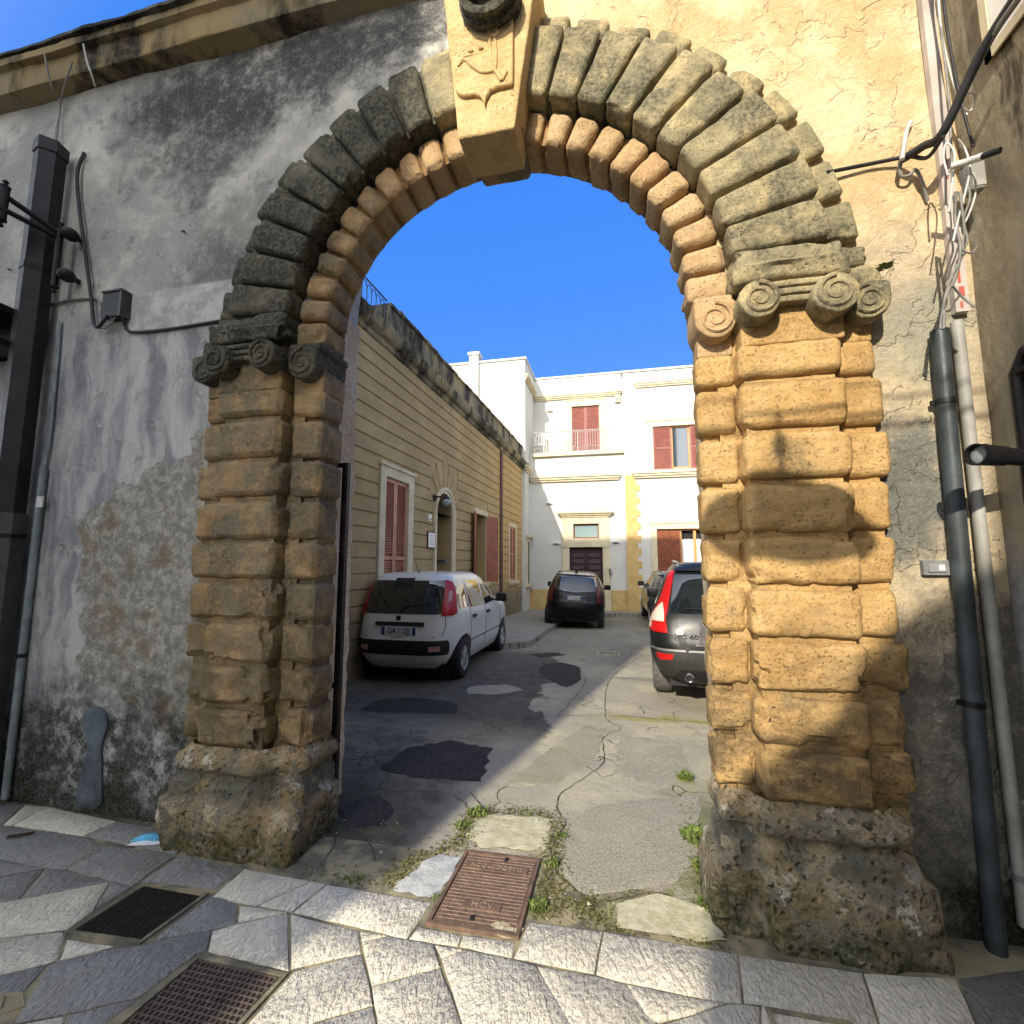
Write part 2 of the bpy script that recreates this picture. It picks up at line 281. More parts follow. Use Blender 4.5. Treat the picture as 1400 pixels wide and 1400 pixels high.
M['rusty'] = simple('brown_cast_iron', (.165, .105, .072), .65, var=.35, scale=18, metal=.15, bump=.002)
M['rusty_d'] = simple('dark_brown_cast_iron', (.035, .024, .018), .65, var=.35, scale=18, metal=.1, bump=.002)
M['rusty_l'] = simple('worn_cast_iron', (.27, .19, .135), .6, var=.3, scale=25, metal=.15)
M['grate'] = simple('dark_grate_iron', (.02, .018, .016), .6, var=.4, scale=20, metal=.3)
M['grate_l'] = simple('worn_grate_iron', (.13, .10, .078), .6, var=.35, scale=25, metal=.1)
M['downpipe'] = simple('black_brown_pipe', (.022, .017, .018), .55, var=.4, scale=6, metal=.1)
M['downpipe_low'] = simple('grey_pipe', (.075, .07, .075), .6, var=.3, scale=6)
M['bluepipe'] = simple('dark_blue_grey_pipe', (.045, .055, .058), .5, var=.5, scale=5, metal=.1)
M['conduit'] = simple('grey_conduit', (.22, .27, .27), .6, var=.3, scale=10)
M['palepipe'] = simple('pale_grey_pipe', (.30, .29, .255), .6, var=.25, scale=6)
M['trunk'] = simple('pale_trunking', (.46, .40, .35), .7, var=.2, scale=5)
M['cable'] = simple('black_cable', (.018, .017, .017), .55, var=.3)
M['cable_g'] = simple('grey_cable', (.20, .19, .17), .55, var=.3)
M['cable_w'] = simple('white_cable', (.55, .53, .48), .5, var=.2)
M['box'] = simple('junction_box_plastic', (.20, .21, .20), .5, var=.3)
M['box_d'] = simple('dark_box_plastic', (.05, .052, .05), .5, var=.4)
M['redmark'] = simple('faded_red_paint', (.42, .09, .06), .8)
M['shutter'] = simple('red_brown_shutter_paint', (.27, .085, .045), .5, var=.2, scale=4)
M['shutter_f'] = simple('pale_brown_frame_paint', (.44, .21, .12), .5, var=.2, scale=4)
M['shutter_w'] = simple('maroon_shutter_paint', (.23, .075, .055), .55, var=.15, scale=4)
M['wood_r'] = simple('varnished_wood', (.20, .055, .018), .35, var=.4, scale=9)
M['wood_o'] = simple('orange_wood', (.50, .24, .09), .45, var=.2)
M['door_m'] = simple('dark_maroon_door_paint', (.035, .010, .012), .6, var=.2)
M['dark'] = simple('dark_interior', (.012, .012, .013), .8, bump=0)
M['glass'] = N('window_glass').done((.02, .03, .035), .06, None, .8, Coat_Weight=1.0)
M['glass_l'] = N('pale_window_glass').done((.20, .27, .27), .15, None, .8)
M['curtain'] = simple('white_curtain', (.78, .78, .76), .8, var=.08)
M['bluemask'] = simple('light_blue_fabric', (.12, .45, .68), .8, var=.1, scale=30)
M['maskw'] = simple('white_fabric', (.7, .72, .74), .8, var=.1)
M['rail'] = simple('grey_railing_paint', (.36, .32, .30), .5)
M['rail_b'] = simple('dark_blue_railing_paint', (.035, .05, .10), .5)
M['plasticw'] = simple('white_plastic', (.75, .74, .70), .4, var=.05)
M['plaque_red'] = simple('dark_red_frame', (.09, .018, .015), .5)
M['leafbrown'] = simple('dead_leaf', (.05, .025, .012), .8)
M['pipe_br'] = simple('brown_rainpipe', (.14, .075, .055), .55, var=.3)
def weed():
    n = N('weed_leaf'); c = n.mix(n.rnd, (.06, .11, .015), (.12, .16, .03)); c = n.mix(n.step(n.noise(50, 3), .4, .6), c, (.16, .20, .05)); return n.done(c, .7, None, .3)
M['weed'] = weed()
def moss():
    n = N('moss_green'); c = n.mix(n.step(n.noise(40, 5), .4, .6), (.06, .065, .018), (.20, .18, .07)); return n.done(c, .95, n.bump(n.noise(150, 4), .006), .1)
M['moss'] = moss()
def paint(name, col, rough=.28, metal=.0, dirt=.25, coat=.8, sp=.5):
    n = N(name); f = n.noise(3, 6, .6); c = n.mix(n.step(f, .4, .75, 0, dirt), col, tuple(x*.6+.03 for x in col))
    return n.done(c, n.step(n.noise(6, 5), .3, .7, rough, rough+.12), None, sp, metal, Coat_Weight=coat, Coat_Roughness=.08)
M['p_white'] = paint('white_car_paint', (.70, .69, .63), .3, coat=.5)
M['p_black'] = paint('black_car_paint', (.004, .004, .005), .28, coat=.06, dirt=.05, sp=.25)
M['p_roofsun'] = paint('sunlit_roof_paint', (.30, .29, .28), .3)  # pale tone for the black car's roof edge, sunlight put into colour
M['p_grey'] = paint('grey_car_paint', (.13, .135, .15), .25, .4)
M['p_dark'] = paint('anthracite_car_paint', (.010, .011, .011), .30, .0, coat=.1, dirt=.1, sp=.25)
M['trim'] = simple('black_plastic_trim', (.014, .014, .015), .5, var=.3)
M['trim_g'] = simple('grey_plastic_trim', (.03, .03, .028), .55, var=.2)
M['tyre'] = simple('tyre_rubber', (.022, .021, .02), .85, var=.3, scale=30)
M['tyre_g'] = simple('dusty_tyre_rubber', (.10, .10, .09), .9, var=.35, scale=30)
M['alloy'] = simple('silver_alloy', (.45, .45, .44), .35, metal=.6, var=.2)
M['chrome'] = simple('chrome', (.75, .75, .75), .12, metal=1, var=.05, bump=0)
M['red'] = N('red_lamp_lens').done((.42, .008, .008), .3, None, .4, Coat_Weight=.15)
M['redd'] = N('dark_red_lamp_lens').done((.09, .008, .008), .3, None, .4, Coat_Weight=.15)
M['clear'] = N('clear_lamp_lens').done((.62, .52, .42), .25, None, .5, Coat_Weight=.2)
M['pink'] = simple('pink_reflector', (.55, .30, .26), .3)
M['carglass'] = N('car_glass').done((.008, .012, .014), .04, None, .9, Coat_Weight=1.0)
M['carglass_s'] = N('side_car_glass').done((.02, .025, .022), .03, None, 1.0, Coat_Weight=1.0)
M['platew'] = simple('plate_white', (.62, .62, .62), .4, var=.06)
M['plateb'] = simple('plate_blue', (.02, .04, .18), .4, var=.06)
M['ink'] = simple('black_ink', (.012, .012, .014), .5, var=.05, bump=0)
M['seat'] = simple('dark_seat_fabric', (.03, .03, .032), .9)
M['facade_back'] = simple('weathered_limewash', (.34, .31, .26), .9, var=.25, scale=1)

# ------------------------------------------------------------------ geometry helpers
def ray(u, v):
    f = Vector((-math.sin(YAW)*math.cos(PITCH), math.cos(YAW)*math.cos(PITCH), math.sin(PITCH)))
    r = Vector((math.cos(YAW), math.sin(YAW), 0)); up = r.cross(f)
    return r*((u-700)/F)+f+up*((700-v)/F)
def onY(u, v, Y):                    # survey helper: a measured image point on the plane Y
    d = ray(u, v); return Vector((0, 0, H))+d*(Y/d.y)
def onX(u, v, X):
    d = ray(u, v); return Vector((0, 0, H))+d*(X/d.x)
def onZ(u, v, Z=0.):
    d = ray(u, v); return Vector((0, 0, H))+d*((Z-H)/d.z)

def link(name, me, mat, parent=None, smooth=None, loc=None):
    o = bpy.data.objects.new(name, me); S.collection.objects.link(o)
    if mat is not None:
        for m_ in (mat if isinstance(mat, (list, tuple)) else [mat]): me.materials.append(m_)
    if parent is not None: o.parent = parent
    if loc is not None: o.location = loc
    if smooth is not None:
        for p in me.polygons: p.use_smooth = True
        if smooth < 179:
            me.set_sharp_from_angle(angle=R(smooth))
    return o
def tag(o, label=None, cat=None, group=None, kind=None):
    if label: o['label'] = label
    if cat: o['category'] = cat
    if group: o['group'] = group
    if kind: o['kind'] = kind
    return o
def empty(name, loc=(0, 0, 0), label=None, cat=None, group=None, rot=None):
    o = bpy.data.objects.new(name, None); S.collection.objects.link(o); o.location = loc; o.empty_display_size = .1
    if rot: o.rotation_euler = rot
    return tag(o, label, cat, group)

class MB:
    """collects shapes; build() links them as one mesh object"""
    def __init__(s): s.v = []; s.f = []; s.mi = []; s.cur = 0
    def add(s, vs, fs):
        b = len(s.v); s.v += [tuple(v) for v in vs]; s.f += [tuple(i+b for i in f) for f in fs]; s.mi += [s.cur]*len(fs); return s
    def box(s, a, b):
        x0, y0, z0 = a; x1, y1, z1 = b
        return s.add([(x0, y0, z0), (x1, y0, z0), (x1, y1, z0), (x0, y1, z0), (x0, y0, z1), (x1, y0, z1), (x1, y1, z1), (x0, y1, z1)],
                     [(0, 3, 2, 1), (4, 5, 6, 7), (0, 1, 5, 4), (1, 2, 6, 5), (2, 3, 7, 6), (3, 0, 4, 7)])
    def hexa(s, P):      # 8 points, bottom ring then top ring
        return s.add(P, [(0, 3, 2, 1), (4, 5, 6, 7), (0, 1, 5, 4), (1, 2, 6, 5), (2, 3, 7, 6), (3, 0, 4, 7)])
    def prism(s, poly, d):   # poly list of 3D points, extruded by vector d
        n = len(poly); d = Vector(d); P = [Vector(p) for p in poly]
        return s.add(P+[p+d for p in P], [tuple(range(n))[::-1], tuple(range(n, 2*n))]+[(i, (i+1) % n, n+(i+1) % n, n+i) for i in range(n)])
    def tube(s, pts, r, n=10, cap=True, r2=None):
        pts = [Vector(p) for p in pts]; rings = []; prev = None
        for i, p in enumerate(pts):
            t = (pts[min(i+1, len(pts)-1)]-pts[max(i-1, 0)]).normalized()
            if prev is None: a = t.orthogonal().normalized()
            else:
                a = prev-t*prev.dot(t)
                a = a.normalized() if a.length > 1e-6 else t.orthogonal().normalized()
            prev = a; b = t.cross(a); rr = (r[i] if isinstance(r, (list, tuple)) else r)
            rings.append([p+(a*math.cos(2*math.pi*k/n)+b*math.sin(2*math.pi*k/n))*rr for k in range(n)])
        vs = [q for g in rings for q in g]; fs = []
        for i in range(len(rings)-1):
            for k in range(n): fs.append((i*n+k, i*n+(k+1) % n, (i+1)*n+(k+1) % n, (i+1)*n+k))
        if cap: fs.append(tuple(range(n))[::-1]); fs.append(tuple((len(rings)-1)*n+k for k in range(n)))
        return s.add(vs, fs)
    def lathe(s, prof, o, ax=(0, 0, 1), n=24):      # prof: (radius, along axis)
        ax = Vector(ax).normalized(); a = ax.orthogonal().normalized(); b = ax.cross(a); o = Vector(o); vs = []
        for r, h in prof: vs += [o+ax*h+(a*math.cos(2*math.pi*k/n)+b*math.sin(2*math.pi*k/n))*r for k in range(n)]
        fs = [(i*n+k, i*n+(k+1) % n, (i+1)*n+(k+1) % n, (i+1)*n+k) for i in range(len(prof)-1) for k in range(n)]
        return s.add(vs, fs)
    def build(s, name, mat, parent=None, smooth=None, loc=None, jit=0):
        me = bpy.data.meshes.new(name); V = s.v
        if loc is not None: V = [(x-loc[0], y-loc[1], z-loc[2]) for x, y, z in V]
        me.from_pydata(V, [], s.f); me.validate()
        if any(s.mi) and len(s.mi) == len(me.polygons): me.polygons.foreach_set('material_index', s.mi)
        bm = bmesh.new(); bm.from_mesh(me); bmesh.ops.recalc_face_normals(bm, faces=bm.faces); bm.to_mesh(me); bm.free()
        return link(name, me, mat, parent, smooth, loc)
def catmull(pts, n=6):
    P = [Vector(p) for p in pts]; P = [P[0]*2-P[1]]+P+[P[-1]*2-P[-2]]; out = []
    for i in range(1, len(P)-2):
        for k in range(n):
            t = k/n; a, b, c, d = P[i-1:i+3]
            out.append(.5*((2*b)+(c-a)*t+(2*a-5*b+4*c-d)*t*t+(3*b-a-3*c+d)*t**3))
    out.append(P[-2]); return out
def fnoise(p, sc, o=4): return noise.fractal(Vector(p)*sc, 1.0, 2.1, o)

def block(fn, dims, bevel=.035, amp=.006, seed=0, res=.03, pn=1.5, chip=.0, nsc=9, faces=None):
    """a weathered stone block: a bevelled box of size dims mapped by fn(x, y, z) (box coords in metres around 0), roughened by noise"""
    hx, hy, hz = (d/2 for d in dims); r = min(bevel, hx*.45, hy*.45, hz*.45)
    def axis(h):
        n = max(1, int((2*h-2*r)/res)); k = 3
        return [-h+r*i/k for i in range(k)]+[-h+r+(2*h-2*r)*i/n for i in range(n+1)]+[h-r+r*(i+1)/k for i in range(k)]
    X, Y, Z = axis(hx), axis(hy), axis(hz); idx = {}; vs = []; fs = []
    def vid(i, j, k):
        key = (i, j, k)
        if key not in idx:
            q = (X[i], Y[j], Z[k]); c = tuple(max(-(h-r), min(h-r, t)) for t, h in zip(q, (hx, hy, hz)))
            d = [a-b for a, b in zip(q, c)]; m = sum(abs(t)**pn for t in d)**(1/pn)
            if m > r: d = [t*r/m for t in d]
            p = Vector((c[0]+d[0], c[1]+d[1], c[2]+d[2]))
            w = Vector(fn(*p)); sp = w+Vector((seed*7.3, seed*3.1, 0))
            nn = Vector((fnoise(sp, nsc), fnoise(sp+Vector((31, 0, 0)), nsc), fnoise(sp+Vector((0, 47, 0)), nsc)))
            w += nn*amp
            if chip:
                e = sum(1 for t, h in zip(q, (hx, hy, hz)) if abs(t) > h-r*1.01)
                if e >= 2:
                    cc = max(0, fnoise(sp+Vector((9, 9, 9)), 5)-.12)
                    ctr = Vector(fn(c[0]*.6, c[1]*.6, c[2]*.6)); w += (ctr-w)*min(.5, cc*chip)
            idx[key] = len(vs); vs.append(w)
        return idx[key]
    nx, ny, nz = len(X)-1, len(Y)-1, len(Z)-1
    for i in range(nx):
        for j in range(ny):
            fs.append((vid(i, j, 0), vid(i, j+1, 0), vid(i+1, j+1, 0), vid(i+1, j, 0))); fs.append((vid(i, j, nz), vid(i+1, j, nz), vid(i+1, j+1, nz), vid(i, j+1, nz)))
    for i in range(nx):
        for k in range(nz):
            fs.append((vid(i, 0, k), vid(i+1, 0, k), vid(i+1, 0, k+1), vid(i, 0, k+1)))
            fs.append((vid(i, ny, k), vid(i, ny, k+1), vid(i+1, ny, k+1), vid(i+1, ny, k)))
    for j in range(ny):
        for k in range(nz):
            fs.append((vid(0, j, k), vid(0, j, k+1), vid(0, j+1, k+1), vid(0, j+1, k))); fs.append((vid(nx, j, k), vid(nx, j+1, k), vid(nx, j+1, k+1), vid(nx, j, k+1)))
    return vs, fs
def rblock(name, a, b, mat, parent, **k):
    """axis aligned block between corners a, b"""
    c = [(p+q)/2 for p, q in zip(a, b)]; d = [abs(q-p) for p, q in zip(a, b)]
    tl = random.uniform(-.006, .006); j = [random.uniform(-.004, .004) for _ in range(3)]
    vs, fs = block(lambda x, y, z: (c[0]+x+tl*z+j[0], c[1]+y+j[1], c[2]+z+tl*x), d, seed=random.random()*9, **k)
    return MB().add(vs, fs).build(name, mat, parent, 32)
def wall_holes(mb, fn, u0, u1, v0, v1, holes, depth, reveal=True):
    """rectangular wall in (u,v) with rectangular holes; fn(u,v,d) -> point, d = depth inwards"""
    us = sorted({u0, u1}|{h[0] for h in holes}|{h[1] for h in holes}); vs_ = sorted({v0, v1}|{h[2] for h in holes}|{h[3] for h in holes})
    us = [u for u in us if u0 <= u <= u1]; vs_ = [v for v in vs_ if v0 <= v <= v1]
    for i in range(len(us)-1):
        for j in range(len(vs_)-1):
            cu, cv = (us[i]+us[i+1])/2, (vs_[j]+vs_[j+1])/2
            if any(h[0] < cu < h[1] and h[2] < cv < h[3] for h in holes): continue
            for d in (0, depth):
                mb.add([fn(us[i], vs_[j], d), fn(us[i+1], vs_[j], d), fn(us[i+1], vs_[j+1], d), fn(us[i], vs_[j+1], d)], [(0, 1, 2, 3)])
    for h in holes+[(u0, u1, v0, v1)]:
        a, b, c, e = h; c = max(c, v0); e = min(e, v1); Q = [(a, c), (b, c), (b, e), (a, e)]
        for i in range(4):
            p, q = Q[i], Q[(i+1) % 4]; mb.add([fn(*p, 0), fn(*q, 0), fn(*q, depth), fn(*p, depth)], [(0, 1, 2, 3)])
    return mb
def text_mesh(name, s_, size, mat, mtx, parent, ext=.002, bold=0.0, align='CENTER'):
    cu = bpy.data.curves.new('tmp', 'FONT'); cu.body = s_; cu.size = size; cu.extrude = ext; cu.align_x = align; cu.align_y = 'CENTER'; cu.offset = bold; cu.resolution_u = 3
    o = bpy.data.objects.new('tmp', cu); S.collection.objects.link(o); dg = bpy.context.evaluated_depsgraph_get()
    me = bpy.data.meshes.new_from_object(o.evaluated_get(dg)); bpy.data.objects.remove(o); bpy.data.curves.remove(cu)
    me.transform(mtx); me.name = name; me.materials.clear(); return link(name, me, mat, parent)
# ------------------------------------------------------------------ ground
def gz(x, y): return -max(0., y-9)*.02
def sheet(name, xs, ys, zf, mat, kind='structure'):
    vs = [(x, y, zf(x, y)) for y in ys for x in xs]; nx = len(xs)
    fs = [(j*nx+i, j*nx+i+1, (j+1)*nx+i+1, (j+1)*nx+i) for j in range(len(ys)-1) for i in range(nx-1)]
    me = bpy.data.meshes.new(name); me.from_pydata(vs, [], fs); o = link(name, me, mat, None, 180); return tag(o, kind=kind)
def lin(a, b, n): return [a+(b-a)*i/n for i in range(n+1)]
KY = 2.36
sheet('ground', [-400, -30, 30, 400], [-400, -30, 40, 600], lambda x, y: -.45, M['far_street'])
def joint_z(x, y): return -.007+.004*fnoise((x, y, 0), 3)
sheet('street', lin(-12, 9, 84), lin(-9, KY+.4, 46), joint_z, M['mortar'])
o = sheet('street_paving', lin(-12, 9, 4), lin(-9, 1.3, 4), lambda x, y: -.004 if y < 1.25 else -.014, M['far_street'])
def cz(x, y):
    z = gz(x, y)+.010*fnoise((x*.8, y*.8, 3), 1, 3)+.004*fnoise((x, y, 8), 5, 3)-.008
    if y < 2.7: z -= .008*(2.7-y)/.35
    return z
sheet('courtyard_ground', lin(-5, 7, 240), lin(KY-.02, 10, 160)+lin(10.1, 22, 60), cz, M['ground'])
SLABS=[
 [ (-4.620,2.582),(-4.022,2.646),(-3.856,2.421),(-4.206,2.365) ],
 [ (-4.022,2.646),(-3.821,2.662),(-3.789,2.432),(-3.856,2.421) ],
 [ (-3.821,2.662),(-3.189,2.617),(-3.214,2.438),(-3.789,2.432) ],
 [ (-3.189,2.617),(-2.604,2.617),(-2.488,2.409),(-3.214,2.438) ],
 [ (-4.206,2.365),(-3.856,2.421),(-3.789,2.432),(-3.214,2.438),(-2.955,2.398),(-2.972,2.175),(-3.087,2.157),(-3.428,2.162),(-3.794,2.149) ],
 [ (-2.955,2.398),(-2.488,2.409),(-2.474,2.139),(-2.624,2.146),(-2.972,2.175) ],
 [ (-2.467,2.422),(-2.020,2.390),(-2.037,2.215),(-2.444,2.185),(-2.468,2.160) ],
 [ (-2.020,2.390),(-1.597,2.375),(-1.743,2.155),(-2.009,2.153) ],
 [ (-1.597,2.375),(-1.500,2.371),(-1.547,2.156),(-1.743,2.155) ],
 [ (-1.500,2.371),(-0.919,2.366),(-0.939,2.124),(-1.547,2.156) ],
 [ (-0.922,2.207),(-0.706,2.201),(-0.704,2.136),(-0.937,2.125) ],
 [ (-0.706,2.201),(-0.465,2.218),(-0.460,2.123),(-0.704,2.136) ],
 [ (-0.431,2.342),(-0.090,2.356),(-0.117,2.121),(-0.460,2.123) ],
 [ (-0.090,2.356),(0.474,2.356),(0.435,2.111),(0.370,2.097),(0.002,2.107),(-0.117,2.121) ],
 [ (0.474,2.356),(0.948,2.363),(0.871,2.023),(0.446,1.930),(0.499,2.119),(0.435,2.111) ],
 [ (0.948,2.363),(1.304,2.415),(1.192,2.040),(0.871,2.023) ],
 [ (1.304,2.415),(1.609,2.527),(2.030,2.505),(1.461,2.017),(1.192,2.040) ],
 [ (-3.794,2.149),(-3.428,2.162),(-3.087,2.157),(-3.232,2.047),(-3.420,1.953) ],
 [ (-3.420,1.953),(-3.232,2.047),(-3.087,2.157),(-2.927,1.947),(-2.995,1.909),(-3.158,1.816) ],
 [ (-3.087,2.157),(-2.972,2.175),(-2.624,2.146),(-2.927,1.947) ],
 [ (-3.158,1.816),(-2.995,1.909),(-2.927,1.947),(-2.624,2.146),(-2.484,1.963),(-2.474,1.843),(-2.710,1.742),(-2.871,1.665) ],
 [ (-2.624,2.146),(-2.474,2.139),(-2.464,2.148),(-2.484,1.963) ],
 [ (-2.871,1.665),(-2.710,1.742),(-2.483,1.836),(-2.432,1.808),(-2.318,1.706),(-2.471,1.602),(-2.591,1.518) ],
 [ (-2.420,1.806),(-2.166,1.819),(-2.318,1.706) ],
 [ (-2.318,1.706),(-2.157,1.811),(-2.047,1.854),(-2.008,1.891),(-1.828,1.984),(-1.759,1.889),(-1.783,1.861),(-1.824,1.642),(-2.017,1.531),(-2.168,1.459),(-2.337,1.676) ],
 [ (-2.017,2.195),(-1.832,2.142),(-1.751,2.043),(-1.828,1.984),(-2.008,1.891),(-2.043,1.874) ],
 [ (-1.832,2.142),(-1.743,2.155),(-1.563,2.152),(-1.751,2.043) ],
 [ (-1.751,2.043),(-1.563,2.152),(-1.348,1.884),(-1.334,1.866),(-1.749,1.879),(-1.829,1.982) ],
 [ (-1.551,2.149),(-1.174,2.125),(-1.095,2.012),(-1.342,1.877) ],
 [ (-1.174,2.125),(-1.033,2.124),(-1.131,2.067) ],
 [ (-1.131,2.067),(-1.033,2.124),(-0.814,2.126),(-0.741,2.021),(-0.979,1.877) ],
 [ (-1.322,1.872),(-1.095,2.012),(-0.979,1.877),(-0.929,1.807),(-1.094,1.707),(-1.206,1.617),(-1.343,1.606) ],
 [ (-1.094,1.707),(-0.929,1.807),(-0.800,1.644),(-1.232,1.493),(-1.339,1.594),(-1.206,1.617) ],
 [ (-0.979,1.877),(-0.741,2.021),(-0.522,1.735),(-0.806,1.643),(-0.929,1.807) ],
 [ (-0.814,2.126),(-0.673,2.128),(-0.755,2.058) ],
 [ (-0.755,2.058),(-0.673,2.128),(-0.460,2.123),(-0.360,2.113),(-0.158,1.845),(-0.148,1.786),(-0.511,1.707) ],
 [ (-0.360,2.113),(-0.117,2.118),(0.002,2.107),(0.170,1.910),(0.163,1.854),(-0.156,1.815) ],
 [ (0.002,2.107),(0.370,2.097),(0.101,1.952),(0.065,1.986) ],
 [ (0.375,2.098),(0.435,2.111),(0.497,2.113),(0.446,1.930),(0.110,1.848),(0.106,1.953) ],
 [ (-2.591,1.518),(-2.471,1.602),(-2.318,1.706),(-2.337,1.676),(-2.284,1.570),(-2.357,1.536),(-2.513,1.477) ],
 [ (-2.168,1.459),(-2.017,1.531),(-1.946,1.446),(-2.090,1.380) ],
 [ (-2.017,1.531),(-1.824,1.642),(-1.846,1.498),(-1.940,1.447) ],
]

rs = random.Random(3)
def inset(poly, d):
    n = len(poly); c = (sum(p[0] for p in poly)/n, sum(p[1] for p in poly)/n); out = []
    area = sum(poly[i][0]*poly[(i+1) % n][1]-poly[(i+1) % n][0]*poly[i][1] for i in range(n)); sg = 1 if area > 0 else -1
    for i in range(n):
        p0, p1, p2 = Vector(poly[i-1]), Vector(poly[i]), Vector(poly[(i+1) % n]); e1 = (p1-p0).normalized(); e2 = (p2-p1).normalized()
        n1 = Vector((-e1.y, e1.x))*sg; n2 = Vector((-e2.y, e2.x))*sg; b = n1+n2
        k = d/max(.35, 1+n1.dot(n2)); out.append(p1+b*k)
    return out
def densify(poly, st, jit, rr):
    out = []
    for i in range(len(poly)):
        a, b = Vector(poly[i]), Vector(poly[(i+1) % len(poly)]); m = max(1, int((b-a).length/st))
        for k in range(m):
            p = a.lerp(b, k/m); out.append(p+Vector((rr.uniform(-jit, jit), rr.uniform(-jit, jit))) if k else p)
    return out
def slab(poly, name, mat, z0=-.03, z1=0., gap=.0045, parent=None, jit=.0022, tilt=.0015, kind='structure'):
    q = densify(inset(poly, gap), .05, jit, rs); q2 = inset(q, .005); n = len(q)
    c = sum(q, Vector((0, 0)))/n; tx, ty = rs.uniform(-tilt, tilt), rs.uniform(-tilt, tilt); zz = lambda p, z: z+tx*(p.x-c.x)*2+ty*(p.y-c.y)*2
    vs = [(p.x, p.y, z0) for p in q]+[(p.x, p.y, zz(p, z1-.004)) for p in q]+[(p.x, p.y, zz(p, z1)) for p in q2]
    fs = [(i, (i+1) % n, n+(i+1) % n, n+i) for i in range(n)]+[(n+i, n+(i+1) % n, 2*n+(i+1) % n, 2*n+i) for i in range(n)]+[tuple(range(2*n, 3*n))]
    me = bpy.data.meshes.new(name); me.from_pydata(vs, [], fs)
    bm = bmesh.new(); bm.from_mesh(me); bmesh.ops.triangulate(bm, faces=[f for f in bm.faces if len(f.verts) > 4], ngon_method='EAR_CLIP')
    bmesh.ops.recalc_face_normals(bm, faces=bm.faces); bm.to_mesh(me); bm.free()
    o = link(name, me, mat, parent, 40)
    if kind and parent is None: tag(o, kind=kind)
    return o
for i, p in enumerate(SLABS):
    m = M['asph_street'] if i == 16 else (M['slab_shade'] if (sum(q[0] for q in p)/len(p) < -1.9 and rs.random() < .7) else M['slab'])
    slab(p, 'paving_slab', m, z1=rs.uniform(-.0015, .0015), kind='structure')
# patches in the courtyard floor
def ragged(poly, name, mat, z, jit=.012, big=.03):
    q = densify(poly, .045, jit, rs); q = [p+Vector((fnoise((p.x, p.y, 1), 7 if big < .05 else 3)*big, fnoise((p.x, p.y, 5), 7 if big < .05 else 3)*big)) for p in q]
    bm = bmesh.new(); f = bm.faces.new([bm.verts.new((p.x, p.y, 0)) for p in q]); bmesh.ops.triangulate(bm, faces=[f], ngon_method='EAR_CLIP')
    for _ in range(5): bmesh.ops.subdivide_edges(bm, edges=[e for e in bm.edges if e.calc_length() > .07], cuts=1)
    bmesh.ops.triangulate(bm, faces=bm.faces)
    for v in bm.verts: v.co.z = cz(v.co.x, v.co.y)+z+(0 if not v.is_boundary else -.004)
    me = bpy.data.meshes.new(name); bm.normal_update(); bm.to_mesh(me); bm.free()
    if me.polygons and me.polygons[0].normal.z < 0: me.flip_normals()
    return tag(link(name, me, mat, None, 60), kind='structure')
ragged([(-1.93, 3.70), (-1.88, 4.15), (-1.57, 4.44), (-1.13, 4.32), (-1.045, 3.68), (-1.53, 3.60)], 'asphalt_patch', M['tar'], .006)
ragged([(-1.91, 3.13), (-1.70, 3.32), (-1.507, 3.135), (-1.454, 2.928), (-1.726, 2.868)], 'asphalt_patch', M['tar'], .006)
ragged([(-1.14, 2.415), (-1.10, 2.617), (-1.02, 2.73), (-.904, 2.713), (-.901, 2.537), (-.905, 2.385)], 'cement_patch', M['cement'], .012)
ragged([(-.40, 3.10), (-.121, 3.518), (.325, 3.7), (.55, 3.8), (.42, 3.0), (.255, 2.743), (-.184, 2.58), (-.31, 2.72)], 'asphalt_patch', M['grey_asph'], .008)
ragged([(-.96, 3.141), (-.762, 3.221), (-.435, 3.256), (-.44, 2.898), (-.806, 2.85), (-.935, 2.942)], 'cement_patch', M['cement_y'], .010)
ragged([(-.02, 2.40), (.30, 2.38), (.44, 2.42), (.40, 2.60), (.27, 2.55), (.18, 2.64), (-.04, 2.56)], 'cement_patch', M['cement_y'], .012)
ragged([(-.06, 4.0), (.0, 4.9), (.55, 4.85), (.57, 4.1), (.3, 3.85)], 'asphalt_patch', M['grey_asph'], .005)
ragged([(-2.9, 5.1), (-2.2, 5.25), (-1.75, 5.15), (-1.9, 5.55), (-2.4, 5.7), (-2.9, 5.5)], 'asphalt_patch', M['tar'], .004, .03, .08)
ragged([(-1.9, 6.0), (-1.45, 6.1), (-1.2, 6.35), (-1.5, 6.5), (-1.95, 6.3)], 'cement_patch', M['grey_asph'], .004, .03, .08)
ragged([(-.95, 7.0), (-.7, 6.6), (-.55, 7.1), (-.6, 7.9), (-1.0, 8.2), (-1.25, 7.7)], 'asphalt_patch', M['tar'], .004, .03, .08)
ragged([(-.62, 4.4), (-.35, 5.1), (-.12, 5.05), (-.2, 4.3), (-.5, 3.7), (-.85, 3.65)], 'cement_patch', patchm('beige_concrete', (.27, .245, .17), (.34, .31, .225), s_=60), .004)
ragged([(-1.6, 8.8), (-1.15, 9.1), (-.9, 8.9), (-1.3, 8.5)], 'asphalt_patch', M['tar'], .006)
